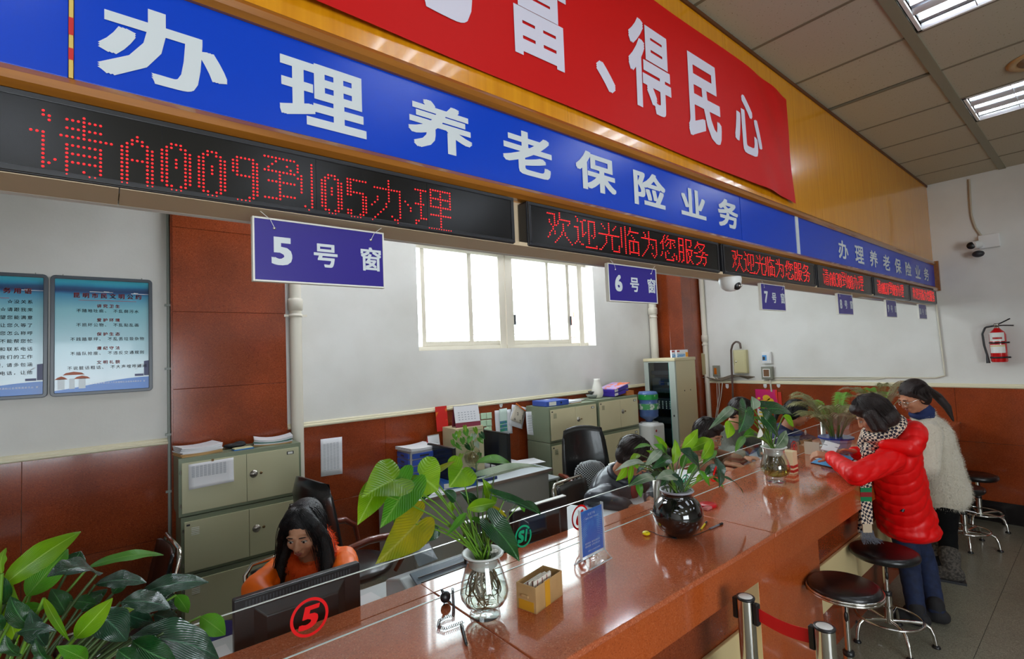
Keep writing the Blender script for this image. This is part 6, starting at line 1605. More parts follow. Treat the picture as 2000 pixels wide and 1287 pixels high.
# 1 near vase: arrow-leaved plant
t = thing('water_plant', 'arrow-leaved green plant growing in the near glass vase', 'plant', (VX, VY, ZT+.20))
O = Vector((VX, VY, ZT+.185))
def A_(u, v, y): return at(u, v, 'y', y)
spec = [  # attach px, tip px, width px, material, kind, y attach, y tip, hint, bow, fold
 ((768, 938), (706, 972), 84, 'l', 'arrow', 1.36, 1.30, (-.2, -.8, .6), .05, .3),
 ((732, 962), (698, 1026), 52, 'l', 'arrow', 1.34, 1.30, (-.5, -.9, .2), .05, .2),
 ((797, 948), (742, 1032), 66, 'm', 'arrow', 1.38, 1.34, (-.3, -.9, .3), .05, .2),
 ((822, 930), (856, 958), 92, 'l', 'arrow', 1.42, 1.40, (-.1, -.9, .4), .05, .15),
 ((836, 932), (888, 901), 13, 'y', 'lance', 1.44, 1.46, (-.3, -.6, .6), .05, .2),
 ((901, 918), (877, 952), 68, 'l', 'arrow', 1.46, 1.44, (-.1, -.9, .3), .04, .15),
 ((966, 925), (1064, 913), 24, 'p', 'arrow', 1.46, 1.44, (-.2, -.5, 1), .06, .5),
 ((930, 904), (1003, 912), 26, 'm', 'lance', 1.50, 1.50, (0, -.5, .8), .12, .3),
 ((812, 1024), (733, 1102), 78, 'y', 'arrow', 1.36, 1.30, (-.2, -1, .25), .05, .15),
 ((966, 1030), (1015, 1097), 60, 'd', 'arrow', 1.36, 1.32, (.1, -1, .45), .06, .2),
 ((913, 993), (970, 981), 27, 'l', 'lance', 1.42, 1.40, (-.2, -1, .5), .05, .2),
 ((986, 974), (1057, 1006), 24, 'd', 'arrow', 1.40, 1.38, (.2, -.7, .6), .04, .5),
 ((1020, 980), (1056, 1003), 18, 'd', 'lance', 1.42, 1.40, (.1, -.9, .4), .05, .3),
 ((1016, 976), (1024, 1000), 12, 'm', 'lance', 1.42, 1.41, None, .05, .3),
 ((857, 1030), (815, 1060), 34, 'd', 'lance', 1.44, 1.42, (-.2, -.8, .7), .08, .2),
 ((890, 978), (868, 958), 24, 'd', 'lance', 1.46, 1.46, None, .05, .2),
 ((922, 980), (898, 960), 26, 'd', 'arrow', 1.48, 1.48, None, .05, .2),
 ((957, 970), (942, 934), 28, 'l', 'arrow', 1.47, 1.47, (-.1, -.9, .3), .05, .2),
 ((944, 950), (970, 978), 22, 'l', 'lance', 1.48, 1.47, None, .05, .2),
 ((838, 944), (826, 978), 40, 'd', 'arrow', 1.46, 1.45, None, .05, .2),
 ((850, 938), (832, 966), 26, 'm', 'lance', 1.47, 1.46, None, .05, .2),
 ((910, 1002), (872, 1046), 14, 'm', 'lance', 1.40, 1.38, (-.3, -.7, .4), .05, .6),
 ((785, 1003), (772, 1032), 20, 'm', 'lance', 1.42, 1.42, None, .05, .2),
 ((958, 988), (990, 1010), 10, 'y', 'lance', 1.43, 1.42, None, .05, .3),
 ((905, 1004), (890, 1030), 20, 'd', 'lance', 1.46, 1.44, None, .05, .2),
 ((880, 1000), (884, 975), 18, 'l', 'lance', 1.48, 1.48, None, .05, .2),
 ((920, 1012), (950, 1030), 16, 'm', 'lance', 1.44, 1.43, None, .05, .3),
]
for (a, b, w, m, k, ya, yb2, h, bow, fo) in spec:
    B = A_(a[0], a[1], ya); T_ = A_(b[0], b[1], yb2); wm = w*depth(B)/FPX
    add_leaf(t, B, T_, wm, m, k, h, bow, fo, .04)
    o_ = O+Vector((rnd.uniform(-.02, .02), rnd.uniform(-.018, .018), 0)); stalk(t, o_, B, .0026 if w > 20 else .0018, M_stem if rnd.random() < .8 else M_stem2)
for k in range(26):
    a = rnd.uniform(0, 6.28); r = rnd.uniform(.0, .024); h_ = rnd.uniform(.05, .12); lean = rnd.uniform(.1, .5)
    p = O+Vector((r*math.cos(a), r*math.sin(a), 0)); part('stalk', G().tube([p, p+Vector((lean*h_*math.cos(a)*.5, lean*h_*math.sin(a)*.5, h_*.5)), p+Vector((lean*h_*math.cos(a)-.02, lean*h_*math.sin(a), h_))], [.0042, .0032, .0018], 6), M_stem if k % 3 else M_stem2, t)

# 2 black round pot with peace lily
PX, PY = 2.11, 1.375
t = thing('flower_pot', 'shiny black spherical flowerpot with grey rim on the counter', 'flowerpot', (PX, PY, ZT))
S = .117
prof = [(.055, 0), (.062, .002)]
for k in range(1, 15):
    a = -math.pi/2+.52+k*(math.pi-.98)/15; prof.append((S*math.cos(a), .098+S*.90*math.sin(a)))
prof += [(.074, .200), (.078, .206), (.077, .212), (.070, .212), (.066, .200), (.066, .180), (.0001, .180)]
part('pot', G().lathe(prof, 56, (PX, PY, ZT)), mat('black_glaze', (12, 12, 13), .05, coat=1.0), t)
part('rim', G().lathe([(.074, .202), (.080, .207), (.078, .214), (.069, .213), (.067, .204)], 48, (PX, PY, ZT)), mat('rim_grey', (150, 150, 160), .3), t)
for k in range(18):
    a = rnd.uniform(0, 6.28); r = rnd.uniform(.02, .056); part('pebble', G().ell((PX+r*math.cos(a), PY+r*math.sin(a), ZT+.196), (rnd.uniform(.008, .012), .008, .007), Matrix.Rotation(a, 3, 'Z'), 10, 6), mat('beige_pebble', (206, 190, 160), .5), t)
t = thing('peace_lily', 'leafy green lily growing in the black round flowerpot', 'plant', (PX, PY, ZT+.19))
O = Vector((PX, PY, ZT+.19))
spec = [
 ((1331, 877), (1363, 838), 26, 'l', 1.37, 1.36, (-.2, -1, .1)), ((1315, 906), (1318, 858), 24, 'l', 1.33, 1.33, (-.2, -1, .2)), ((1301, 886), (1277, 850), 18, 'l', 1.42, 1.42, (-.2, -1, .5)),
 ((1302, 884), (1276, 868), 16, 'm', 1.40, 1.40, None), ((1345, 880), (1392, 860), 24, 'l', 1.40, 1.42, (-.2, -.8, .6)), ((1370, 896), (1391, 857), 24, 'l', 1.34, 1.34, (-.3, -1, .2)),
 ((1366, 914), (1327, 879), 44, 'g', 1.30, 1.32, (-.1, -.8, .7)), ((1398, 892), (1404, 953), 34, 'g', 1.34, 1.30, (.1, -1, .3)), ((1408, 930), (1452, 965), 13, 'd', 1.32, 1.30, (.1, -.6, .9)),
 ((1322, 930), (1281, 936), 26, 'p', 1.28, 1.27, (-.1, -.8, .8)), ((1310, 928), (1336, 960), 28, 'g', 1.27, 1.26, (.1, -1, .3)), ((1277, 932), (1226, 951), 20, 'p', 1.30, 1.27, (-.1, -.7, .8)),
 ((1258, 904), (1201, 920), 15, 'p', 1.34, 1.30, (-.1, -.6, .9)), ((1247, 936), (1252, 972), 14, 'm', 1.28, 1.27, None), ((1250, 888), (1230, 898), 12, 'l', 1.35, 1.35, None),
 ((1224, 910), (1203, 939), 17, 'l', 1.32, 1.31, (-.1, -1, .2)), ((1234, 906), (1228, 946), 11, 'l', 1.31, 1.30, None), ((1292, 879), (1258, 912), 17, 'p', 1.36, 1.34, (-.2, -.7, .7)),
 ((1312, 893), (1272, 916), 20, 'd', 1.35, 1.33, None), ((1364, 918), (1386, 950), 14, 'm', 1.34, 1.32, None), ((1392, 934), (1414, 956), 13, 'm', 1.34, 1.33, None), ((1270, 870), (1238, 877), 11, 'm', 1.42, 1.42, (0, -.6, .9)),
 ((1290, 900), (1262, 880), 14, 'l', 1.43, 1.44, None), ((1340, 905), (1352, 880), 18, 'm', 1.44, 1.45, None), ((1330, 912), (1340, 885), 14, 'm', 1.41, 1.42, None), ((1290, 925), (1262, 940), 16, 'd', 1.33, 1.30, None),
 ((1300, 915), (1284, 890), 18, 'd', 1.40, 1.41, None), ((1372, 905), (1400, 880), 14, 'm', 1.44, 1.46, None), ((1376, 930), (1398, 905), 13, 'd', 1.36, 1.37, None), ((1268, 905), (1243, 925), 13, 'd', 1.37, 1.35, None),
 ((1342, 925), (1362, 905), 14, 'm', 1.37, 1.38, None), ((1305, 935), (1290, 950), 14, 'd', 1.31, 1.30, None), ((1245, 915), (1236, 890), 10, 'l', 1.36, 1.37, None), ((1360, 940), (1372, 925), 10, 'l', 1.33, 1.34, None)]
for (a, b, w, m, ya, yb2, h) in spec:
    B = A_(a[0], a[1], ya); T_ = A_(b[0], b[1], yb2); wm = w*depth(B)/FPX
    add_leaf(t, B, T_, wm, m, 'lance', h, .09, .15, .12)
    stalk(t, O+Vector((rnd.uniform(-.03, .03), rnd.uniform(-.03, .03), 0)), B, .0026, M_stem if rnd.random() < .5 else M_stem2, .35)
c = A_(1388, 927, 1.36); part('flower_bud', G().ell(c, (.014, .012, .016)), M_white, t)

# 3 far vase: heart-leaved plant
t = thing('water_plant', 'heart-leaved plant with large drooping leaves in the far glass vase', 'plant', (V2X, V2Y, ZT+.2))
O = Vector((V2X, V2Y, ZT+.19))
spec = [
 ((1456, 803), (1442, 846), 46, 'd', 'arrow', 1.42, 1.38, (-.2, -1, .4), .05, .15), ((1430, 796), (1384, 839), 17, 'p', 'lance', 1.42, 1.38, (-.4, -.7, .5), .08, .6), ((1472, 800), (1468, 774), 26, 'p', 'lance', 1.46, 1.47, (-.4, -1, .2), .05, .5),
 ((1503, 798), (1551, 814), 32, 'd', 'arrow', 1.44, 1.42, (-.1, -.8, .8), .08, .2), ((1498, 822), (1521, 857), 46, 'd', 'arrow', 1.40, 1.36, (0, -1, .4), .05, .15), ((1530, 812), (1550, 833), 20, 'l', 'lance', 1.46, 1.45, None, .05, .15),
 ((1484, 790), (1494, 811), 20, 'l', 'lance', 1.47, 1.46, None, .05, .15), ((1424, 822), (1420, 856), 26, 'l', 'lance', 1.44, 1.42, (-.3, -1, .1), .05, .15), ((1454, 852), (1436, 882), 14, 'm', 'lance', 1.40, 1.38, None, .05, .2),
 ((1515, 874), (1536, 841), 24, 'p', 'lance', 1.39, 1.39, (-.2, -1, .2), .05, .3), ((1470, 842), (1448, 858), 14, 'm', 'lance', 1.45, 1.44, None, .1, .2), ((1490, 830), (1470, 815), 14, 'm', 'lance', 1.48, 1.49, None, .1, .2)]
for (a, b, w, m, k, ya, yb2, h, bow, fo) in spec:
    B = A_(a[0], a[1], ya); T_ = A_(b[0], b[1], yb2); wm = w*depth(B)/FPX
    add_leaf(t, B, T_, wm, m, k, h, bow, fo, .04); stalk(t, O+Vector((rnd.uniform(-.03, .03), rnd.uniform(-.02, .02), 0)), B, .0036, M_stem, .3)
B = A_(1479, 855, 1.38); T_ = A_(1484, 835, 1.38); add_leaf(t, B, T_, .034, mat('white_spathe', (228, 226, 216), .4), 'lance', (-.3, -1, .2), .1, .6, .0, 'flower'); stalk(t, O, B, .003)

# 4 big lily at the lower left corner
LX, LY = -.20, 1.36
t = thing('flower_pot', 'hidden plain pot of the big lily at the lower left corner', 'flowerpot', (LX, LY, ZT))
part('pot', G().lathe([(.07, 0), (.075, .004), (.10, .13), (.105, .135), (.095, .135), (.085, .12), (.0001, .12)], 40, (LX, LY, ZT)), mat('pot_brown', (70, 52, 44), .4), t)
t = thing('peace_lily', 'big dark-leaved lily filling the lower left corner of the picture', 'plant', (LX, LY, ZT+.12))
O = Vector((LX, LY, ZT+.12))
spec = [
 ((4, 1146), (158, 1038), 54, 'l', 1.38, 1.42, (-.1, -.8, .5)), ((52, 1165), (133, 1072), 54, 'm', 1.42, 1.46, (0, -1, .3)), ((128, 1124), (158, 1076), 44, 'd', 1.48, 1.50, (0, -1, .3)),
 ((172, 1108), (320, 1084), 26, 'm', 1.46, 1.50, (.1, -.6, .8)), ((192, 1118), (92, 1127), 66, 'g', 1.36, 1.28, (0, -.5, 1)), ((186, 1142), (286, 1138), 40, 'g', 1.44, 1.44, (0, -.5, 1)),
 ((272, 1160), (408, 1137), 42, 'g', 1.46, 1.48, (0, -.7, .9)), ((236, 1176), (334, 1188), 52, 'g', 1.40, 1.38, (0, -.6, .9)), ((256, 1244), (428, 1286), 84, 'g', 1.36, 1.36, (0, -.6, .8)),
 ((147, 1247), (220, 1168), 42, 'l', 1.24, 1.24, (-.1, -1, .2)), ((188, 1196), (248, 1252), 60, 'g', 1.32, 1.28, (0, -.7, .8)), ((392, 1204), (440, 1240), 38, 'm', 1.48, 1.47, (.1, -1, .3)),
 ((344, 1162), (368, 1197), 24, 'm', 1.48, 1.47, None), ((86, 1168), (136, 1252), 15, 'l', 1.28, 1.24, (-.1, -.9, .3)), ((32, 1252), (24, 1138), 34, 'l', 1.36, 1.38, (-.3, -1, .1)),
 ((34, 1236), (108, 1232), 28, 'g', 1.22, 1.20, (0, -.5, 1)), ((258, 1252), (346, 1294), 56, 'd', 1.34, 1.30, None), ((212, 1208), (262, 1190), 20, 'l', 1.34, 1.34, (0, -.5, .9)),
 ((4, 1120), (12, 1070), 30, 'l', 1.34, 1.36, None), ((10, 1180), (-30, 1110), 44, 'd', 1.36, 1.36, None), ((5, 1230), (-40, 1200), 40, 'd', 1.3, 1.3, None), ((60, 1225), (20, 1165), 40, 'd', 1.30, 1.32, None),
 ((90, 1262), (60, 1190), 36, 'g', 1.26, 1.28, None), ((40, 1280), (10, 1240), 40, 'd', 1.22, 1.22, None), ((100, 1292), (70, 1245), 34, 'd', 1.20, 1.2, None), ((170, 1290), (110, 1262), 30, 'm', 1.20, 1.18, None),
 ((160, 1195), (210, 1150), 34, 'd', 1.42, 1.44, None), ((130, 1200), (100, 1150), 36, 'd', 1.40, 1.42, None), ((220, 1160), (250, 1128), 24, 'd', 1.5, 1.52, None), ((250, 1200), (300, 1215), 34, 'g', 1.44, 1.42, None),
 ((200, 1240), (170, 1200), 30, 'd', 1.33, 1.34, None), ((300, 1200), (352, 1218), 30, 'g', 1.46, 1.46, None), ((230, 1270), (280, 1300), 34, 'd', 1.28, 1.26, None), ((30, 1200), (90, 1185), 30, 'm', 1.34, 1.33, None),
 ((330, 1240), (392, 1300), 40, 'd', 1.38, 1.36, None), ((140, 1175), (190, 1180), 26, 'd', 1.39, 1.38, None), ((355, 1185), (300, 1165), 26, 'g', 1.5, 1.5, None), ((70, 1130), (40, 1100), 26, 'm', 1.45, 1.46, None)]
for (a, b, w, m, ya, yb2, h) in spec:
    B = A_(a[0], a[1], ya); T_ = A_(b[0], b[1], yb2); wm = w*depth(B)/FPX
    add_leaf(t, B, T_, wm, m, 'lance', h, .12, .12, .13)
    stalk(t, O+Vector((rnd.uniform(-.04, .04), rnd.uniform(-.04, .04), 0)), B, .003, M_stem if m in 'lm' else M_stem2, .35)
for k in range(26):          # narrow dark stalks crossing the papers
    u = rnd.uniform(150, 330); B = A_(u, rnd.uniform(1215, 1262), 1.36+rnd.uniform(-.05, .1)); p = O+Vector((rnd.uniform(-.05, .05), rnd.uniform(-.05, .05), 0))
    stalk(t, p, B, .0028, M_stem2, .2)
# white papers glimpsed behind that lily
c = at(250, 1262, 'z', .76)
sheet_stack('paper_stack', 'white papers on the staff desk seen through the stalks of the big lily', 'papers', (.02, 2.08, .7505), (.36, .30, .02), .3, 3)
c = at(420, 1240, 'z', .76)
sheet_stack('paper_stack', 'white paper corner left of the number 5 monitor', 'papers', (.30, 2.24, .7505), (.16, .20, .006), .1, 2)

# 5 pothos on the far desk tower
c = at(912, 880, 'y', 3.86)
t = thing('trailing_plant', 'pothos with round glass bowl of roots in front of the beige tower', 'plant', (c.x, 3.86, Zd+.02))
c = at(915, 862, 'y', 3.88)
t['label'] = 'small pothos hanging in front of the beige tower between the far monitors'
base = Vector((c.x+.03, 3.86, Zd+.16))
part('root_bowl', G().lathe([(.04, -.06), (.075, -.02), (.085, .03), (.065, .08), (.055, .09), (.052, .088), (.060, .078), (.080, .03), (.070, -.018), (.0001, -.05)], 28, base), thin_glass('bowl_glass', (.92, .93, .86), .1), t)
part('bowl_foot', G().lathe([(.045, -.158), (.05, -.15), (.03, -.12), (.03, -.08), (.042, -.058)], 24, base), MATS['bowl_glass'], t)
g = G()
for k in range(40):
    a = rnd.uniform(0, 6.28); r = rnd.uniform(.02, .07); a2 = a+rnd.uniform(-1, 1)
    g.tube([base+Vector((0, 0, .08)), base+Vector((r*math.cos(a), r*math.sin(a), .03)), base+Vector((r*.8*math.cos(a2), r*.8*math.sin(a2), -.03))], .002, 4)
part('roots', g, mat('tan_roots', (160, 140, 90), .6), t, kind='stuff')
for (u, v, w, m) in ((895, 845, 14, 'l'), (910, 842, 14, 'm'), (925, 850, 15, 'p'), (937, 857, 13, 'm'), (903, 858, 12, 'm'), (918, 856, 13, 'm'), (888, 850, 11, 'm'), (930, 866, 12, 'p'), (940, 848, 12, 'd'), (908, 834, 9, 'l'), (893, 870, 10, 'm'), (912, 870, 11, 'd'), (900, 890, 11, 'l'), (936, 888, 11, 'm'), (928, 838, 10, 'l'), (884, 862, 9, 'm')):
    B = A_(u, v, 3.84); T_ = B+Vector((rnd.uniform(-.04, .05), -.02, -.05)); add_leaf(t, B, T_, w*1.1*depth(B)/FPX*.8, m, 'arrow', None, .05, .1, .03); stalk(t, base+Vector((0, 0, .08)), B, .0018)

# 6 potted palm beside the woman in red and a second palm behind
M_frond = leaf_mat('palm_green', (60, 118, 30), (120, 160, 62), .3, .4, (150, 150, 100)); M_frond2 = leaf_mat('palm_dry', (150, 134, 96), (170, 150, 120), .3, .5, (170, 150, 120)); M_frondb = leaf_mat('palm_bright', (70, 150, 30), (110, 180, 50), .4, .4, (130, 190, 80))
def palm(c, lab, potlab, n, R0, H0, pot=True, seed=3, bright=2):
    R_ = random.Random(seed); x, y, z = c
    if pot:
        t = thing('flower_pot', potlab, 'flowerpot', c)
        part('pot', G().lathe([(.075, 0), (.080, .004), (.105, .09), (.118, .118), (.125, .120), (.125, .126), (.112, .126), (.098, .09), (.07, .02), (.0001, .018)], 12, c, smooth=False), mat('white_glaze', (214, 220, 226), .2, coat=.5), t)
        part('blue_rim', G().lathe([(.1185, .116), (.127, .118), (.127, .129), (.117, .129)], 12, c, smooth=False), mat('cobalt_rim', (50, 66, 150), .25), t)
        part('soil', G().lathe([(.0001, .112), (.060, .112), (.106, .108), (.106, .09)], 12, c), mat('soil', (66, 52, 34), .9, bump=(60, 1)), t, kind='stuff')
        z0 = z+.11
    else: z0 = z
    t = thing('potted_palm', lab, 'plant', (x, y, z0))
    for k in range(n):
        a = 2*math.pi*k/n*1.0+R_.uniform(-.3, .3); reach = R0*R_.uniform(.6, 1.05); h = H0*R_.uniform(.65, 1.1)
        o = Vector((x+.035*math.cos(a), y+.035*math.sin(a), z0)); d = Vector((math.cos(a), math.sin(a), 0))
        P = []
        for q in range(15):
            u = q/14; P.append(o+d*(reach*u**1.25)+Vector((0, 0, h*(1.62*u-.80*u**2.6))))
        m = M_frondb if k < bright else (M_frond2 if R_.random() < .15 else M_frond)
        g = G(); g.tube(P, [.0035*(1-.7*q/14) for q in range(15)], 5)
        s = d.cross(Vector((0, 0, 1)))
        for q in range(4, 15):
            for half in (0, .33, .66):
                u = min((q+half)/14, 1); i = min(int(u*14), 13); p = P[i].lerp(P[i+1], u*14-i); td = (P[i+1]-P[i]).normalized()
                L = .100*math.sin(math.pi*(u-.18)/.92)**.7*R_.uniform(.85, 1.1) if u > .2 else .03
                if u > .98: L = .06
                for sg in (-1, 1):
                    dr = (s*sg+td*.75+Vector((0, 0, .15))).normalized(); e1 = p+dr*L*.5; e2 = p+dr*L+Vector((0, 0, -L*.35)); w = .0034
                    wv = td.cross(dr).cross(dr).normalized()*w
                    g.add([p-wv*.4, p+wv*.4, e1+wv, e1-wv, e2], [(0, 1, 2, 3), (3, 2, 4)])
        part('frond', g, m, t)
    for k in range(6):
        a = R_.uniform(0, 6.28); part('cane', G().tube([Vector((x+.02*math.cos(a), y+.02*math.sin(a), z0-.02)), Vector((x+.045*math.cos(a), y+.045*math.sin(a), z0+.16))], .006, 6), M_stem, t)
    return t
c = at(1643, 874, 'z', ZT)
palm((4.50, 1.46, ZT), 'feathery potted palm on the counter beside the woman in red', 'white octagonal flowerpot with blue rim under the feathery palm', 24, .33, .40, True, 5, 3)
palm((5.75, 1.47, ZT), 'smaller palm farther along the counter behind the head of the woman in red', 'blue-rimmed pot of the farther palm', 15, .27, .42, True, 9, 3)
# folded blue sign with white sheet by the second palm
a = at(1742, 815, 'y', 1.40)
t = thing('leaflet_stand', 'white sheet on a blue stand in front of the woman in the white sweater', 'stand', (a.x, 1.40, ZT))
p0, p1, p2, p3 = at(1733, 793, 'y', 1.40), at(1748, 792, 'y', 1.40), at(1760, 818, 'y', 1.40), at(1735, 822, 'y', 1.40)
part('sheet', G().add([p0, p1, p2, p3]+[p+Vector((.002, .004, 0)) for p in (p0, p1, p2, p3)], [(3, 2, 1, 0), (4, 5, 6, 7), (0, 1, 5, 4), (1, 2, 6, 5), (2, 3, 7, 6), (3, 0, 4, 7)]), M_paper, t)
part('blue_back', G().cbox(((p0.x+p1.x)/2+.01, 1.42, p0.z-.01), (.12, .01, .05)), M_binder, t)
part('support', G().tube([Vector(((p3.x+p2.x)/2, 1.405, ZT)), Vector(((p3.x+p2.x)/2, 1.405, p3.z+.02))], .008, 8), M_binder, t)
# ------------------------------------------------------------------ people
Z3 = Vector((0, 0, 1))
def skin_mat(nm, rgb): return mat(nm, rgb, .5, spec=.35, noise=(9, tuple(int(c*.93) for c in rgb), (1, 1, 1), .35, .65, 2))
M_skin = skin_mat('skin', (206, 150, 118)); M_skin2 = skin_mat('skin_tan', (190, 130, 98))
M_hair = mat('black_hair', (14, 11, 13), .42, spec=.4, bump=(220, .5)); M_hair2 = mat('brown_black_hair', (34, 21, 18), .42, spec=.4, bump=(220, .5))
M_lip = mat('lips', (158, 76, 70), .4); M_eyew = mat('eye_white', (214, 206, 198), .2); M_iris = mat('dark_iris', (26, 18, 14), .1); M_brow = mat('eyebrow_hair', (48, 34, 28), .8)
def remesh(g, vox, smooth=4):
    me = g.mesh('tmp'); o = bpy.data.objects.new('tmp', me); COL.objects.link(o)
    r = o.modifiers.new('r', 'REMESH'); r.mode = 'VOXEL'; r.voxel_size = vox; r.use_smooth_shade = True
    s = o.modifiers.new('s', 'SMOOTH'); s.factor = .5; s.iterations = smooth
    bpy.context.view_layer.update()
    out = bpy.data.meshes.new_from_object(o.evaluated_get(bpy.context.evaluated_depsgraph_get()))
    bpy.data.objects.remove(o); bpy.data.meshes.remove(me); return out
def co_of(me):
    a = np.empty(len(me.vertices)*3); me.vertices.foreach_get('co', a); return a.reshape(-1, 3)
def no_of(me):
    a = np.empty(len(me.vertices)*3); me.vertices.foreach_get('normal', a); return a.reshape(-1, 3)
def place(nm, me, m, t, label=None, kind=None):
    c = co_of(me)-np.array(wloc(t)); me.vertices.foreach_set('co', c.ravel()); me.update()
    me.polygons.foreach_set('use_smooth', [True]*len(me.polygons))
    return part(nm, me, m, t, label=label, kind=kind)
def quilt(me, org, ax, sp, dep, tilt=0.0, side=Vector((1, 0, 0))):
    c = co_of(me); n = no_of(me); r = c-np.array(org); s = r @ np.array(ax); q = np.abs(r @ np.array(side))
    u = (s+tilt*q)/sp; f = np.abs(np.sin(np.pi*u))**.45-1
    rng = np.sin(c[:, 0]*70+c[:, 2]*31)*np.sin(c[:, 1]*64+c[:, 2]*57)
    c = c+n*(f*dep+rng*dep*.22)[:, None]; me.vertices.foreach_set('co', c.ravel()); me.update()
def frame(fwd):
    f = Vector(fwd).normalized(); r = f.cross(Z3).normalized(); u = r.cross(f); return Matrix((r, f, u)).transposed()
def head_shapes(g, c, M, s=1.0):
    def E_(x, y, z, a, b, d, nu=18, nv=12): g.ell(c+M @ (Vector((x, y, z))*s), (a*s, b*s, d*s), M, nu, nv)
    E_(0, -.018, .035, .076, .094, .086); E_(0, .028, -.020, .064, .062, .080); E_(0, .045, -.078, .036, .036, .030); E_(0, .010, -.060, .054, .055, .050)
    for q in (-1, 1):
        E_(.034*q, .056, -.026, .028, .028, .030); E_(.026*q, .080, .022, .026, .012, .010); E_(.076*q, -.008, -.012, .010, .018, .030, 10, 8); E_(.011*q, .095, -.033, .009, .011, .008, 10, 8)
    g.cone(c+M @ (Vector((0, .088, .008))*s), .008*s, c+M @ (Vector((0, .103, -.029))*s), .0122*s, 10)
    g.cone(c+M @ (Vector((-.016, .083, -.062))*s), .010*s, c+M @ (Vector((.016, .083, -.062))*s), .010*s, 10)
def face_parts(b, c, M, s=1.0, brow=M_brow, lip=M_lip, closed=True):
    P = lambda x, y, z: c+M @ (Vector((x, y, z))*s)
    for q in (-1, 1):
        e = part('eye', G().ell(P(.031*q, .080, -.002), (.0135*s, .008*s, .0055*s), M, 14, 8), M_eyew, b)
        part('iris', G().ell(P(.031*q, .0865, -.003), (.0058*s, .0025*s, .0052*s), M, 12, 6), M_iris, e) if False else None
        part('pupil', G().ell(P(.031*q, .0866, -.003), (.0058*s, .0025*s, .0050*s), M, 12, 6), M_iris, b)
        part('eyelash', G().tube([P(.017*q, .083, .000), P(.026*q, .0895, .0052), P(.036*q, .0885, .0050), P(.046*q, .079, .000)], .0014*s, 5), M_iris, b)
        part('eyebrow', G().tube([P(.015*q, .0925, .0235), P(.028*q, .0935, .0262), P(.041*q, .087, .0245), P(.051*q, .077, .0195)], [.0022*s, .0032*s, .0026*s, .001*s], 6), brow, b)
        part('nostril', G().ell(P(.007*q, .1035, -.0415), (.003*s, .003*s, .002*s), M, 8, 6), M_lip, b)
    part('upper_lip', G().tube([P(-.024, .082, -.0615), P(-.010, .0945, -.0585), P(0, .0945, -.0600), P(.010, .0945, -.0585), P(.024, .082, -.0615)], [.0012*s, .0038*s, .0036*s, .0038*s, .0012*s], 8), lip, b)
    part('lower_lip', G().tube([P(-.020, .083, -.0650), P(0, .0945, -.0685), P(.020, .083, -.0650)], [.0012*s, .0050*s, .0012*s], 8), lip, b)
def hand(g, w, d, n, curl=.5, s=1.0, side=1, spread=.02):
    """wrist w, pointing d, back of hand n; side=+1 thumb towards d x n"""
    d = Vector(d).normalized(); n = Vector(n); n = (n-d*n.dot(d)).normalized(); x = d.cross(n)*side
    k = w+d*.085*s
    for q in (-.03, -.01, .01, .028): g.cone(w+x*q*.7*s, .014*s, k+x*q*s*1.02, .0125*s, 10)
    for i, (q, L) in enumerate(((-.030, .060), (-.010, .074), (.010, .080), (.030, .072))):
        p = k+x*q*s; dr = d+x*q*spread*20; dr.normalize(); a = 0; r = .0095*s
        for f, rr in ((.45, .0092), (.30, .0085), (.25, .0075)):
            a += curl*.75; e = p+(dr*math.cos(a)-n*math.sin(a))*L*f*s; g.cone(p, r, e, rr*s, 8); p = e; r = rr*s
    p = w+d*.022*s+x*.026*s; e = p+(x*.7+d*.7-n*.25).normalized()*.040*s; g.cone(p, .015*s, e, .0115*s, 8); e2 = e+(x*.25+d*.9-n*.35).normalized()*.034*s; g.cone(e, .0112*s, e2, .009*s, 8)
def strands(g, paths, n, spread, r, seed, jitter=.01):
    R_ = random.Random(seed)
    for P in paths:
        P = [Vector(p) for p in P]
        for k in range(n):
            o = Vector((R_.gauss(0, spread), R_.gauss(0, spread), R_.gauss(0, spread*.5))); L = R_.uniform(.82, 1.0); Q = resample(P, 9)
            m = max(4, int(9*L)); tw = R_.uniform(0, 6)
            g.tube([q+o*(.35+.65*math.sin(math.pi*min(1, (i+1)/8)))+Vector((math.sin(i*.9+tw), math.cos(i*.8+tw), 0))*jitter*i/8 for i, q in enumerate(Q[:m])], [r*(1-.75*(i/8)**2) for i in range(m)], 3, caps=False)
def fur(me, n, L, r, comb, seed, zlo=None):
    rng = np.random.default_rng(seed); c = co_of(me); nn = no_of(me)
    idx = rng.integers(0, len(c), n); g = G(); vs = []; fs = []
    for k, i in enumerate(idx):
        p = c[i]+rng.normal(0, .003, 3); d = nn[i]*.7+np.array(comb)*.8+rng.normal(0, .35, 3); d /= np.linalg.norm(d); sd = np.cross(d, nn[i]+.01); sd = sd/(np.linalg.norm(sd)+1e-9)*r; l = L*rng.uniform(.6, 1.2); b = len(vs)
        vs += [tuple(p-sd), tuple(p+sd), tuple(p+d*l*.6+sd*.6+np.array(comb)*l*.2), tuple(p+d*l+np.array(comb)*l*.5)]; fs += [(b, b+1, b+2), (b, b+2, b+3)]
    g.add(vs, fs); return g
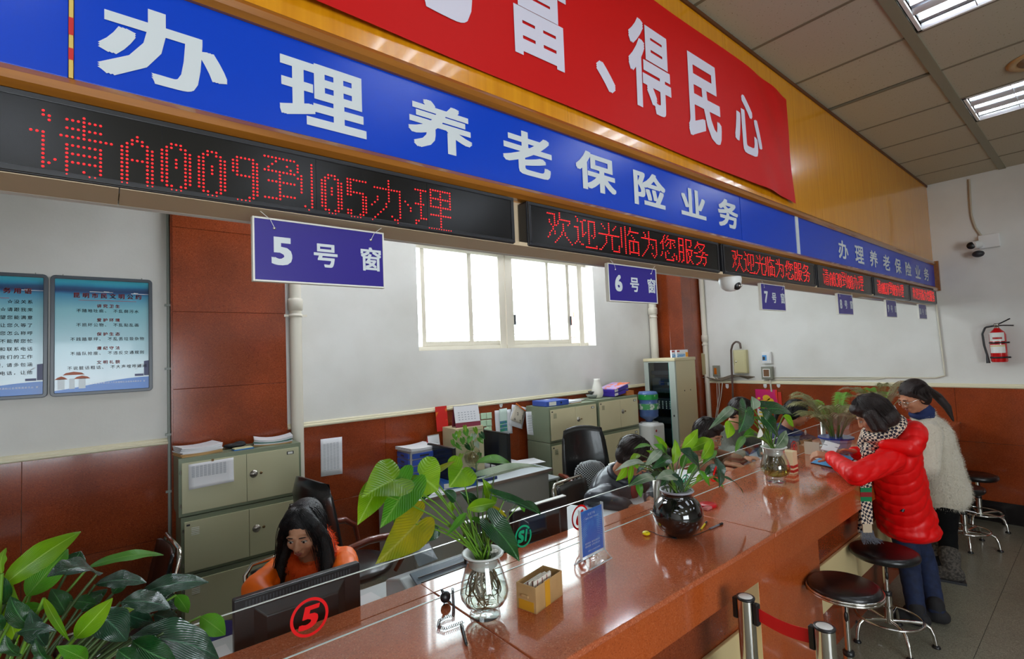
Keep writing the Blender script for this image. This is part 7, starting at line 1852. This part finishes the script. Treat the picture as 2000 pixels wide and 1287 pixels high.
def person(lab, hd, hf, pel, bf, arms, legs=None, skin=M_skin, s=1.0, sw=.165, vox=.0065, nbk=.0):
    """returns dict with the empty, the body and the frames"""
    hd = Vector(hd); pel = Vector(pel); M = frame(hf); B = frame(Vector((bf[0], bf[1], 0)))
    t = thing('person', lab, 'person', (pel.x, pel.y, 0 if legs else pel.z-.12))
    nk = hd+M @ Vector((0, -.030, -.110)); sp = (pel-nk); nb = nk+sp.normalized()*.055+Vector((0, 0, -.01))
    up = (nb-pel).normalized(); R = B.col[0].copy(); R = (R-up*R.dot(up)).normalized(); F = up.cross(R); T = Matrix((R, F, up)).transposed()
    if F.dot(Vector((bf[0], bf[1], 0))) < 0: F = -F; T = Matrix((R, F, up)).transposed()
    H = (nb-pel).length
    g = G(); head_shapes(g, hd, M, s)
    g.cone(hd+M @ Vector((0, -.022, -.060)), .052, nb, .058)
    def tor(k, w, d, h): g.ell(pel+up*(H*k), (w, d, h), T, 18, 12)
    tor(.0, .150, .105, .12); tor(.38, .125, .090, .16); tor(.72, .150, .100, .17); g.cone(nb-up*.055-R*(sw-.03), .05, nb-up*.055+R*(sw-.03), .05)
    sh = {}
    for q, a in arms.items():
        sd = 1 if q == 'R' else -1; S_ = nb-up*.065+R*sd*sw; sh[q] = (S_, Vector(a['el']), Vector(a['wr']))
        g.cone(S_, .047, a['el'], .036); g.cone(a['el'], .036, a['wr'], .024)
        if 'd' in a: hand(g, Vector(a['wr']), a['d'], a['n'], a.get('curl', .5), s*.95, a.get('side', 1))
    lg = {}
    if legs:
        for q, (kn, an) in legs.items():
            sd = 1 if q == 'R' else -1; hp = pel+R*sd*.085-Vector((0, 0, .03)); lg[q] = (hp, Vector(kn), Vector(an)); g.cone(hp, .082, kn, .052); g.cone(kn, .050, an, .034)
            tf = F.copy(); tf.z = 0; tf.normalize(); g.cone(Vector(an)-Z3*.03-tf*.02, .034, Vector(an)-Z3*.045+tf*.13, .026)
    else:
        tf = F.copy(); tf.z = 0; tf.normalize()
        for sd in (-1, 1):
            hp = pel+R*sd*.085; kn = hp+tf*.36+Vector((0, 0, .0)); kn.z = max(.50, pel.z); kn.z = .52; an = kn+Vector((0, 0, -.43))-tf*.02; lg[sd] = (hp, kn, an); g.cone(hp, .082, kn, .055); g.cone(kn, .05, an, .034); g.cone(an-Z3*.03, .034, an-Z3*.045+tf*.13, .026)
    b = place('body', remesh(g, vox, 3), skin, t)
    return dict(t=t, b=b, hd=hd, M=M, nb=nb, nk=nk, pel=pel, up=up, R=R, F=F, T=T, H=H, sh=sh, lg=lg, s=s)
def jacket(p, m, grow=.022, sleeve=(.066, .056, .042), torso=((0, .19, .14, .15), (.38, .17, .125, .17), (.72, .185, .125, .17)), hem=None, vox=.008, name='jacket', qu=None, label=None, cuff=.03):
    g = G()
    for k, w, d, h in torso: g.ell(p['pel']+p['up']*(p['H']*k), (w, d, h), p['T'], 20, 12)
    w0, d0 = torso[0][1], torso[0][2]; w1_, d1_ = torso[-1][1], torso[-1][2]
    for q in (-1, 0, 1): g.cone(p['pel']-p['up']*.02+p['R']*q*(w0-d0+.012), d0*.97, p['pel']+p['up']*(p['H']*.74)+p['R']*q*(w1_-d1_+.005), d1_*.93, 18)
    g.cone(p['nb']-p['up']*.060-p['R']*.12, .068, p['nb']-p['up']*.060+p['R']*.12, .068); g.cone(p['nb']-p['up']*.02, .070, p['nb']-p['up']*.07, .085)
    for q, (S_, el, wr) in p['sh'].items(): g.cone(S_, sleeve[0], el, sleeve[1]); g.cone(el, sleeve[1], wr-(wr-el).normalized()*cuff, sleeve[2])
    if hem:
        for a in hem: g.ell(a[0], a[1], p['T'] if len(a) < 3 else a[2], 20, 12)
    me = remesh(g, vox, 4)
    if qu: quilt(me, p['pel'], p['up'] if len(qu) < 4 else qu[3], qu[0], qu[1], qu[2], p['R'])
    return place(name, me, m, p['t'], label)
def trousers(p, m, r=(.098, .066, .046), name='trousers', low=.0):
    g = G(); g.ell(p['pel'], (.165, .12, .12), p['T'], 18, 12)
    for hp, kn, an in p['lg'].values(): g.cone(hp, r[0], kn, r[1]); g.cone(kn, r[1], an+Vector((0, 0, low)), r[2])
    me = remesh(g, .009, 3); quilt(me, p['pel'], Vector((.3, .2, 1)), .09, .003, 0); return place(name, me, m, p['t'])
def shoes(p, m, name='shoe', h=.05, r=(.045, .040)):
    tf = p['F'].copy(); tf.z = 0; tf.normalize()
    for hp, kn, an in p['lg'].values():
        z0 = Vector((an.x, an.y, 0)); g = G(); g.cone(z0-tf*.03+Z3*.046, .044, z0+tf*.14+Z3*.038, .036); g.cone(z0+Z3*.05, .050, Vector((an.x, an.y, h+.02)), .050)
        me = remesh(g, .008, 2); c = co_of(me); c[:, 2] = np.maximum(c[:, 2], .004); me.vertices.foreach_set('co', c.ravel()); place(name, me, m, p['t'])
def cap_hair(p, m, long=0.0, seed=1, fringe=True, extra=None, strand_n=7, r=.0022, name='hair', face=.060):
    c, M, s = p['hd'], p['M'], p['s']
    P = lambda x, y, z: c+M @ (Vector((x, y, z))*s)
    g = G(); g.ell(P(0, -.024, .042) if fringe else P(0, -.032, .050), (.087*s, .104*s, .094*s), M, 26, 18); g.ell(P(0, -.050, -.010), (.080*s, .070*s, .085*s), M, 22, 14)
    for q in (-1, 1): g.cone(P(.070*q, .010, .045), .020*s, P(.080*q, -.020, -.02), .018*s, 10)
    if extra: extra(g, P)
    me = remesh(g, .006, 3); h = place(name, me, m, p['t'])
    g = G(); paths = []
    for k in range(26):
        a = -math.pi*.5+2*math.pi*k/26
        x, y = math.cos(a), math.sin(a)
        low = -.045-long if y < .45 else .055
        if y > .45 and not fringe: continue
        paths.append([P(0, -.01, .136), P(x*.055, -.02+y*.062, .118), P(x*.086, -.022+y*.100, .055), P(x*.091, -.028+y*.096, low if y < .45 else .048)])
    strands(g, paths, strand_n, .007*s, r, seed, .004)
    part('hair_strands', g, m, h, kind='stuff'); return h
def glasses(p, m, col=None):
    c, M, s = p['hd'], p['M'], p['s']; P = lambda x, y, z: c+M @ (Vector((x, y, z))*s)
    g = G()
    for q in (-1, 1):
        g.tube([P(.032*q+.021*math.cos(a), .102-.010*abs(math.cos(a))*(1 if math.cos(a)*q > 0 else 0), -.004+.015*math.sin(a)) for a in [2*math.pi*k/20 for k in range(20)]], .0014, 6, closed=True)
        g.tube([P(.052*q, .094, .0), P(.076*q, .04, .004), P(.080*q, -.01, .0)], .0013, 6)
    g.tube([P(-.011, .103, -.002), P(.011, .103, -.002)], .0013, 6)
    gl = part('glasses', g, m, p['t'])
    for q in (-1, 1): part('lens', G().add([P(.032*q+.0205*math.cos(a), .101-.010*abs(math.cos(a))*(1 if math.cos(a)*q > 0 else 0), -.004+.0145*math.sin(a)) for a in [2*math.pi*k/20 for k in range(20)]], [tuple(range(20))]), MATS['clear_glass'], gl)

# ---- woman in orange behind window 5
hd = dp(594, 1036, 2.36)
p = person('woman in bright orange padded jacket seated behind the number 5 screen, long black hair', hd, (-.60, -.74, -.30), (hd.x+.13, hd.y+.24, .56), (-.38, -.92),
           {'R': dict(el=dp(500, 1150, 2.22), wr=dp(545, 1200, 2.10), d=(.5, -.6, -.1), n=(0, 0, 1)), 'L': dict(el=dp(676, 1122, 2.30), wr=dp(650, 1178, 2.12), d=(-.2, -.8, -.1), n=(0, 0, 1), side=-1)}, vox=.0048, sw=.15, s=.97)
M_or = mat('orange_nylon', (255, 112, 0), .45)
jacket(p, M_or, sleeve=(.070, .062, .048), torso=((0, .20, .15, .15), (.38, .185, .14, .17), (.72, .18, .13, .16)), qu=(.085, .007, .0), vox=.007)
face_parts(p['t'], p['hd'], p['M'], .97)
c, M = p['hd'], p['M']; P = lambda x, y, z: c+M @ (Vector((x, y, z))*.97)
def ex(g, P):
    for q in (-1, 1):
        g.cone(P(.030*q, .030, .115), .030, P(.076*q, .036, .060), .022, 12); g.cone(P(.070*q, .040, .060), .022, P(.084*q, .018, -.01), .020, 12)
        g.cone(P(.086*q, .010, -.01), .022, P(.098*q, .02, -.09), .030, 12); g.cone(P(.098*q, .02, -.09), .030, P(.118*q, .075, -.19), .030, 12); g.cone(P(.118*q, .075, -.19), .030, P(.112*q, .10, -.235), .018, 12)
h_ = cap_hair(p, M_hair, .05, 3, False, ex, 12)
g = G(); paths = []
for q in (-1, 1):
    for k in range(7):
        o = (k-3)*.008
        paths.append([P(.012*q, .02+k*.004, .133), P(.055*q, .052+o, .098), P(.080*q+o*.3, .035+o, .02), P(.092*q+o, .02+o, -.07), P(.112*q+o, .06+o, -.16), P(.118*q+o*1.6, .095+o, -.255)])
strands(g, paths, 26, .010, .0013, 5, .008); part('long_strands', g, M_hair, h_, kind='stuff')
0 and part('hair_parting', G().tube([P(0, .058, .118), P(0, .01, .1355), P(0, -.04, .1345)], .0022, 6), M_skin2, h_)
g = G(); nbk = p['nb']+Vector((0, 0, .02)); ring = []
for k in range(22):
    a = 2*math.pi*k/22; ring.append(nbk+p['R']*(.085*math.cos(a))+p['F']*(.020+.085*math.sin(a))+Vector((0, 0, .025-.035*math.sin(a))))
g.tube(ring, .030, 12, closed=True); g.cone(ring[5], .034, ring[5]-p['up']*.05+p['F']*.03, .03); g.cone(ring[4], .032, ring[4]-p['up']*.04+p['F']*.03, .026); g.cone(ring[7], .032, ring[7]-p['up']*.04+p['F']*.03, .026)
me = remesh(g, .006, 2); fg = fur(me, 6500, .020, .0008, (0, 0, -.5), 4)
co = place('fur_collar', me, mat('orange_fur', (246, 92, 14), .7), p['t']); part('fur', fg, MATS['orange_fur'], co, kind='stuff')
zt = nbk+p['F']*.155-p['up']*.05
part('zipper', G().tube([zt+Vector((0, 0, .03)), zt-p['up']*.08+p['F']*.02, zt-p['up']*.25+p['F']*.015], .0035, 6), mat('brass_zip', (190, 140, 60), .35, metal=.8), p['t'])
part('pendant', G().tube([zt+Vector((0, 0, .035))+p['F']*.012, zt+p['F']*.016], .002, 6).ell(zt+p['F']*.018-Vector((0, 0, .008)), (.009, .006, .009)).ell(zt+p['F']*.018-Vector((0, 0, .024)), (.007, .005, .009)), M_chrome, p['t'])
for q in (-1, 1): part('earring', G().ell(P(.083*q, .004, -.046), (.004, .004, .004)), M_chrome, p['t'])
trousers(p, mat('black_trousers', (24, 24, 28), .7)); shoes(p, M_blackp)

# ---- man in the dark jacket, bent over papers
hd = dp(1238, 892, 3.15)
p = person('man in a dark jacket bending over papers behind the black flowerpot plant', hd, _rt*.75-_fw*.45-Z3*.55, dp(1165, 985, 3.45)-Vector((0, 0, .18)), (.45, -.9),
           {'R': dict(el=dp(1160, 975, 3.10), wr=dp(1230, 990, 2.95), d=(.3, -.8, 0), n=(0, 0, 1)), 'L': dict(el=dp(1290, 960, 3.25), wr=dp(1270, 975, 3.0), d=(0, -1, 0), n=(0, 0, 1), side=-1)}, skin=M_skin2, s=.98)
jacket(p, mat('charcoal_nylon', (46, 50, 60), .35), sleeve=(.080, .066, .05), torso=((0, .20, .15, .16), (.38, .20, .15, .18), (.72, .215, .15, .18)), qu=(.16, .006, .3))
face_parts(p['t'], p['hd'], p['M'], .98)
cap_hair(p, M_hair2, -.01, 8, True, None, 9, .0018)
c, M = p['hd'], p['M']
part('shirt_collar', G().tube([p['nb']+p['R']*(.075*math.cos(a))+p['F']*(.02+.075*math.sin(a))+Z3*.02 for a in [2*math.pi*k/18 for k in range(18)]], .022, 8, closed=True), MATS['charcoal_nylon'], p['t'])
part('red_shirt', G().ell(p['nb']+p['F']*.10-p['up']*.10, (.06, .06, .10), p['T']), mat('red_shirt', (150, 24, 24), .7), p['t'])
trousers(p, MATS['black_trousers']); shoes(p, M_blackp)

# ---- woman with glasses in a fur-trimmed coat
hd = dp(1384, 850, 3.85)
p = person('woman with glasses and dark fringe in a brown fur-trimmed coat, facing right', hd, _rt*.62-_fw*.70-Z3*.28, (hd.x+.02, hd.y+.42, .56), (.2, -.97),
           {'R': dict(el=dp(1368, 905, 3.75), wr=dp(1405, 915, 3.6), d=(.1, -1, 0), n=(0, 0, 1)), 'L': dict(el=dp(1440, 900, 4.0), wr=dp(1420, 905, 3.7), d=(0, -1, 0), n=(0, 0, 1), side=-1)}, vox=.008)
M_brf = mat('brown_fur', (142, 96, 66), .8)
j = jacket(p, mat('brown_coat', (120, 78, 52), .7), torso=((0, .20, .15, .16), (.38, .19, .14, .17), (.72, .19, .14, .17)))
g = G(); g.tube([p['nb']+p['R']*(.10*math.cos(a))+p['F']*(.02+.10*math.sin(a))+Z3*.02 for a in [2*math.pi*k/18 for k in range(18)]], .045, 10, closed=True)
me = remesh(g, .009, 2); fg = fur(me, 3000, .030, .0014, (0, 0, -.4), 9); co = place('fur_collar', me, M_brf, p['t']); part('fur', fg, M_brf, co, kind='stuff')
face_parts(p['t'], p['hd'], p['M'])
def ex(g, P): g.ell(P(0, .050, .085), (.070, .045, .032), p['M'], 16, 10)
cap_hair(p, M_hair2, .03, 12, True, ex, 8, .002); glasses(p, M_chrome); trousers(p, MATS['black_trousers']); shoes(p, M_blackp)

# ---- person in grey behind the far water plant
hd = dp(1447, 806, 4.45)
p = person('person in a grey coat half hidden behind the heart-leaved plant', hd, _rt*.5-_fw*.75-Z3*.35, (hd.x+.02, hd.y+.40, .56), (.1, -1),
           {'R': dict(el=dp(1425, 885, 4.3), wr=dp(1455, 893, 4.1), d=(.1, -1, 0), n=(0, 0, 1)), 'L': dict(el=dp(1505, 880, 4.6), wr=dp(1490, 885, 4.3), d=(0, -1, 0), n=(0, 0, 1), side=-1)}, vox=.009)
jacket(p, mat('grey_wool', (104, 106, 96), .9, bump=(80, .5)), sleeve=(.085, .075, .055), torso=((0, .21, .16, .16), (.38, .20, .15, .18), (.72, .21, .15, .18)), qu=(.12, .006, .2))
face_parts(p['t'], p['hd'], p['M']); cap_hair(p, M_hair2, 0, 15, True, None, 6, .002)
part('hair_clip', G().ell(p['hd']+p['M'] @ Vector((-.09, -.02, .05)), (.014, .014, .014)), M_chrome, p['t']); trousers(p, MATS['black_trousers']); shoes(p, M_blackp)

# ---- dark-haired person in navy, profile
hd = dp(1556, 808, 4.75)
p = person('dark-haired person with glasses in navy, seen in profile left of the potted palm', hd, _rt*.92-_fw*.12-Z3*.38, (hd.x-.16, hd.y+.36, .56), (.5, -.86),
           {'R': dict(el=dp(1535, 868, 4.75), wr=dp(1556, 866, 4.5), d=_rt*.6-Z3*.1, n=-_fw+Z3*.5, curl=.9), 'L': dict(el=dp(1590, 866, 4.9), wr=dp(1572, 862, 4.6), d=_rt*.5-Z3*.2, n=(0, 0, 1), side=-1)}, skin=M_skin2, vox=.0075)
jacket(p, mat('navy_wool', (22, 30, 66), .8), sleeve=(.08, .068, .05), torso=((0, .20, .15, .16), (.38, .19, .14, .17), (.72, .20, .14, .18)))
part('white_print', G().ell(p['hd']+_rt*.02-Z3*.16-_fw*.09, (.02, .006, .025)), M_let, p['t'])
face_parts(p['t'], p['hd'], p['M'])
def ex(g, P): g.cone(P(0, -.11, .01), .034, P(0, -.17, -.06), .028, 12); g.cone(P(0, -.17, -.06), .028, P(0, -.15, -.16), .012, 12)
cap_hair(p, M_hair, 0, 18, True, ex, 8, .002); glasses(p, M_chrome); trousers(p, MATS['black_trousers']); shoes(p, M_blackp)

# ---- woman in the red padded coat leaning on the counter
hd = dp(1704, 810, 3.22); fa1 = at(1792, 1222, 'z', .0); fa2 = at(1830, 1216, 'z', .0)
el = at(1672, 928, 'z', ZT+.062); wr = at(1622, 892, 'z', ZT+.075); wr2 = at(1668, 882, 'z', ZT+.09)
pel = dp(1762, 985, 3.36)
p = person('woman in a long red padded coat and houndstooth scarf leaning on the counter', hd, -_rt*.72+_fw*.45-Z3*.62, pel, (-_rt*.75+_fw*.66)[:2],
           {'L': dict(el=el, wr=wr, d=-_rt*.7+_fw*.3+Z3*.1, n=(-.2, -.4, .8), curl=.75, side=-1), 'R': dict(el=dp(1722, 905, 3.75), wr=wr2, d=-_rt*.9+_fw*.1+Z3*.12, n=(0, .3, .9), curl=.45, side=1)},
           {'L': (dp(1776, 1108, 3.30), fa1+Z3*.085), 'R': (dp(1808, 1098, 3.42), fa2+Z3*.085)}, vox=.0052, sw=.15, s=.97)
M_rc = mat('red_nylon', (232, 6, 10), .42, spec=.35)
hp = p['pel']; hemT = frame(Vector((p['F'].x, p['F'].y, 0)))
jacket(p, M_rc, sleeve=(.078, .068, .050), torso=((.0, .205, .165, .16), (.36, .190, .160, .18), (.70, .190, .150, .17)), hem=[(hp+Vector((.01, -.01, -.08)), (.205, .175, .15), hemT), (hp+Vector((.02, -.02, -.155)), (.210, .180, .085), hemT)], qu=(.078, .010, .35), name='padded_coat')
# hood lying on the back
g = G(); bk = p['nb']-p['F']*.10; g.ell(bk-p['up']*.02, (.15, .075, .085), p['T'], 20, 12); g.ell(bk+p['up']*.02-p['F']*.02, (.12, .07, .06), p['T'], 20, 12); g.cone(p['nb']-p['R']*.10+p['F']*.02, .045, p['nb']-p['R']*.11-p['F']*.08, .05); g.cone(p['nb']+p['R']*.10+p['F']*.02, .045, p['nb']+p['R']*.11-p['F']*.08, .05)
me = remesh(g, .008, 3); quilt(me, bk, p['R'], .07, .006, 0.0); place('hood', me, M_rc, p['t'])
part('waist_tie', G().tube([hp+_fw*-.18-_rt*.06+Z3*.10, hp+_fw*-.19-_rt*.12+Z3*.07, hp-_fw*.19-_rt*.15+Z3*.02], .010, 8).tube([hp+_fw*-.18-_rt*.06+Z3*.05, hp+_fw*-.19-_rt*.13+Z3*.03], .010, 8), M_blackp, p['t'])
face_parts(p['t'], p['hd'], p['M'], .97)
def ex(g, P):
    for q in (-1, 1): g.cone(P(.078*q, -.01, .02), .030, P(.084*q, .005, -.085), .030, 12)
    g.ell(P(0, -.055, -.055), (.092, .070, .070), p['M'], 20, 12); g.ell(P(0, .055, .080), (.074, .040, .036), p['M'], 16, 10)
    g.cone(P(-.08, .03, .02), .024, P(-.082, .045, -.07), .022, 12)
h_ = cap_hair(p, M_hair2, .075, 21, True, ex, 16, .0018)
def hound():
    m = mat('houndstooth', (30, 26, 48), .85); nt = m.node_tree; N = nt.nodes; L = nt.links; b = N['Principled BSDF']
    tc = N.new('ShaderNodeTexCoord'); mp = N.new('ShaderNodeMapping'); mp.inputs['Rotation'].default_value = (.2, .3, .5); L.new(tc.outputs['Object'], mp.inputs[0])
    ck = N.new('ShaderNodeTexChecker'); ck.inputs['Scale'].default_value = 62; ck.inputs[1].default_value = s2l((28, 24, 46)); ck.inputs[2].default_value = s2l((226, 204, 180)); L.new(mp.outputs[0], ck.inputs[0]); L.new(ck.outputs[0], b.inputs['Base Color']); return m
M_ho = hound()
g = G(); ring = []
for k in range(24):
    a = 2*math.pi*k/24; ring.append(p['nb']+p['R']*(.088*math.cos(a))+p['F']*(.035+.090*math.sin(a))+Z3*(.045-.040*math.sin(a)))
g.tube(ring, .036, 12, closed=True); g.cone(ring[5]-p['up']*.01, .042, ring[6]-p['up']*.09+p['F']*.03, .040); g.cone(ring[14], .036, p['nb']-p['R']*.06+p['F']*.14-p['up']*.10, .036)
sc = place('scarf', remesh(g, .008, 3), M_ho, p['t'])
def strip(g, pts, wv, th=.008):
    vs = []; fs = []
    for q in pts:
        for s_, d_ in ((-1, -1), (1, -1), (1, 1), (-1, 1)): vs.append(q+wv*s_-_fw*th*.5*d_)
    n = len(pts)
    for i in range(n-1): fs += [(i*4+j, i*4+(j+1) % 4, i*4+4+(j+1) % 4, i*4+4+j) for j in range(4)]
    fs += [(0, 1, 2, 3), (4*n-1, 4*n-2, 4*n-3, 4*n-4)]; return g.add(vs, fs)
# depth of the hanging end: just in front of the coat, clear of the counter edge
td = 3.12
Ls = [dp(u, v, td) for u, v in ((1697, 880), (1692, 905), (1690, 930), (1691, 952), (1691, 979), (1692, 1000), (1693, 1023), (1694, 1040))]
wv = _rt*.036
part('hanging_end', strip(G(), [Ls[0], Ls[1], Ls[2], Ls[3]], wv), M_ho, sc)
dy = (Ls[4]-Ls[3])
for a, b, mm in ((0, .33, mat('scarf_green', (0, 120, 70), .8)), (.33, .67, mat('scarf_red', (140, 24, 30), .8)), (.67, 1, MATS['scarf_green'])): part('colour_band', strip(G(), [Ls[3]+dy*a, Ls[3]+dy*b], wv), mm, sc)
part('hanging_end', strip(G(), [Ls[4], Ls[5], Ls[6]], wv), M_ho, sc); part('cream_end', strip(G(), [Ls[6], Ls[7]], wv*.8), mat('scarf_cream', (206, 184, 156), .85), sc)
part('hanging_end', strip(G(), [dp(u, v, td+.08) for u, v in ((1690, 960), (1686, 1000), (1684, 1040))], wv*.8), M_ho, sc)
g = G()
for k in range(70):
    u = rnd.uniform(1680, 1706); g.tube([dp(u, 1036, td), dp(u+rnd.uniform(-2, 8), 1050, td-.01), dp(u+rnd.uniform(0, 24), 1058+rnd.uniform(-3, 6), td-.02)], .0016, 3, caps=False)
part('fringe', g, mat('scarf_fringe', (96, 96, 104), .85), sc, kind='stuff')
trousers(p, mat('blue_jeans', (13, 24, 52), .8, noise=(30, (22, 38, 74), (1, 1, 1), .3, .7, 3)), r=(.088, .064, .052), name='jeans'); shoes(p, mat('black_suede', (26, 24, 26), .8), h=.10)
# the white booklet she holds
q0 = [dp(u, v, tt) for u, v, tt in ((1612, 861, 3.66), (1641, 869, 3.58), (1632, 884, 3.52), (1603, 878, 3.58))]
t = thing('booklet', 'white booklet held open in the hands of the woman in red', 'booklet', q0[3]); nn = (q0[1]-q0[0]).cross(q0[3]-q0[0]).normalized()*.0035
part('cover', G().add([q-nn for q in q0]+[q+nn for q in q0], [(3, 2, 1, 0), (4, 5, 6, 7), (0, 1, 5, 4), (1, 2, 6, 5), (2, 3, 7, 6), (3, 0, 4, 7)]), M_paper, t)
for s_ in (-1, 1):
    a0 = q0[0].lerp(q0[3], .42)+nn*1.15*s_; a1 = q0[1].lerp(q0[2], .42)+nn*1.15*s_; dd = (q0[3]-q0[0])*.05; part('dark_line', G().add([a0, a1, a1+dd, a0+dd], [(0, 1, 2, 3)]), M_dark, t)

# ---- woman in the fluffy white sweater
hd = dp(1784, 777, 3.92); f0 = at(1858, 1135, 'z', 0); f1 = at(1836, 1128, 'z', 0)
p = person('woman in a fluffy white sweater with ponytail standing at the far end of the counter', hd, -_rt*.86+_fw*.05-Z3*.42, dp(1842, 950, 4.0), (-_rt*.80+_fw*.6)[:2],
           {'L': dict(el=dp(1812, 912, 3.72), wr=dp(1772, 905, 3.85), d=-_rt, n=(0, 0, 1), side=-1), 'R': dict(el=dp(1795, 905, 4.15), wr=dp(1765, 895, 4.1), d=-_rt, n=(0, 0, 1))},
           {'L': (dp(1850, 1040, 3.92), f0+Z3*.09), 'R': (dp(1838, 1035, 4.05), f1+Z3*.09)}, skin=M_skin2, vox=.006, sw=.155)
M_sw = mat('fluffy_wool', (222, 214, 196), .95, sheen=.5, bump=(60, .8))
hp = p['pel']; hemT = frame(Vector((p['F'].x, p['F'].y, 0)))
j = jacket(p, M_sw, sleeve=(.080, .076, .055), torso=((.0, .20, .17, .16), (.36, .19, .16, .18), (.70, .19, .15, .18)), hem=[(hp+_rt*.005-Z3*.05, (.195, .170, .14), hemT), (hp+_rt*.01-Z3*.0, (.19, .165, .14), hemT)], name='sweater')
mm = j.data.copy(); c_ = co_of(mm)+np.array(wloc(p['t'])); mm.vertices.foreach_set('co', c_.ravel()); mm.update()
part('wool_fibres', fur(mm, 15000, .020, .0009, (0, 0, -.35), 31), M_sw, j, kind='stuff')
g = G(); g.tube([p['nb']+p['R']*(.058*math.cos(a))+p['F']*(.022+.060*math.sin(a))+Z3*(.035-.01*math.sin(a)) for a in [2*math.pi*k/20 for k in range(20)]], .026, 10, closed=True); g.cone(p['nb']-p['up']*.01, .066, p['nb']+p['up']*.055, .060)
place('collar', remesh(g, .007, 3), mat('navy_knit', (26, 44, 92), .85), p['t'])
face_parts(p['t'], p['hd'], p['M'])
tie = p['hd']+p['M'] @ Vector((0, -.115, .045))
def ex(g, P):
    for k in range(9): x = -.064+.016*k; g.cone(P(x, .052-abs(x)*.35, .098-abs(x)*.35), .012, P(x*.9, -.02, .125-abs(x)*.25), .016, 8)
h_ = cap_hair(p, M_hair2, 0, 25, False, ex, 10, .0018); glasses(p, M_chrome)
P = lambda x, y, z: p['hd']+p['M'] @ Vector((x, y, z))
g = G(); strands(g, [[P(x, .066-abs(x)*.5, .088-abs(x)*.5), P(x*1.12, .01, .128-abs(x)*.55), P(x*1.1, -.06, .118-abs(x)*.4), P(x*.5, -.108, .07), tie] for x in [-.084+.012*k for k in range(15)]], 16, .005, .0014, 77, .002); part('swept_strands', g, M_hair2, h_, kind='stuff')
A = [tie, dp(1832, 775, 3.95), dp(1850, 795, 3.9), dp(1862, 822, 3.88)]
g = G()
for a, b, r0, r1 in ((0, 1, .026, .032), (1, 2, .032, .028), (2, 3, .028, .008)): g.cone(A[a], r0, A[b], r1, 12)
pt = place('ponytail', remesh(g, .007, 3), M_hair2, p['t']); g = G(); strands(g, [A], 90, .011, .0014, 7, .006); part('ponytail_strands', g, M_hair2, pt, kind='stuff')
g = G()
for k in range(7): a = 2*math.pi*k/7; g.ell(tie+p['M'] @ Vector((.022*math.cos(a), -.004, .022*math.sin(a))), (.009, .006, .009), None, 8, 6)
part('hair_ornament', g, mat('silver_ornament', (220, 218, 224), .2, metal=.6), p['t'], kind='stuff')
trousers(p, mat('black_leggings', (8, 8, 9), .9, spec=.2), r=(.092, .066, .05), name='leggings')
M_boot = mat('shaggy_boot', (96, 90, 82), .95, noise=(60, (58, 54, 50), (1, 1, 1), .4, .6, 3), bump=(90, 1.0))
tf = p['F'].copy(); tf.z = 0; tf.normalize()
for hp_, kn, an in p['lg'].values():
    z0 = Vector((an.x, an.y, 0)); g = G(); g.cone(z0-tf*.03+Z3*.060, .056, z0+tf*.15+Z3*.050, .046); g.cone(z0+Z3*.06, .060, an.lerp(kn, .42), .070)
    me = remesh(g, .009, 2); c_ = co_of(me); c_[:, 2] = np.maximum(c_[:, 2], .018); me.vertices.foreach_set('co', c_.ravel()); me.update(); bo = place('boot', me, M_boot, p['t'])
    part('sole', G().prism([(-.085, -.05), (.19, -.045), (.215, 0), (.19, .045), (-.085, .05)], 0, .018, lambda u, v, h: z0+tf*u+tf.cross(Z3)*v+Z3*h), M_dark, bo)
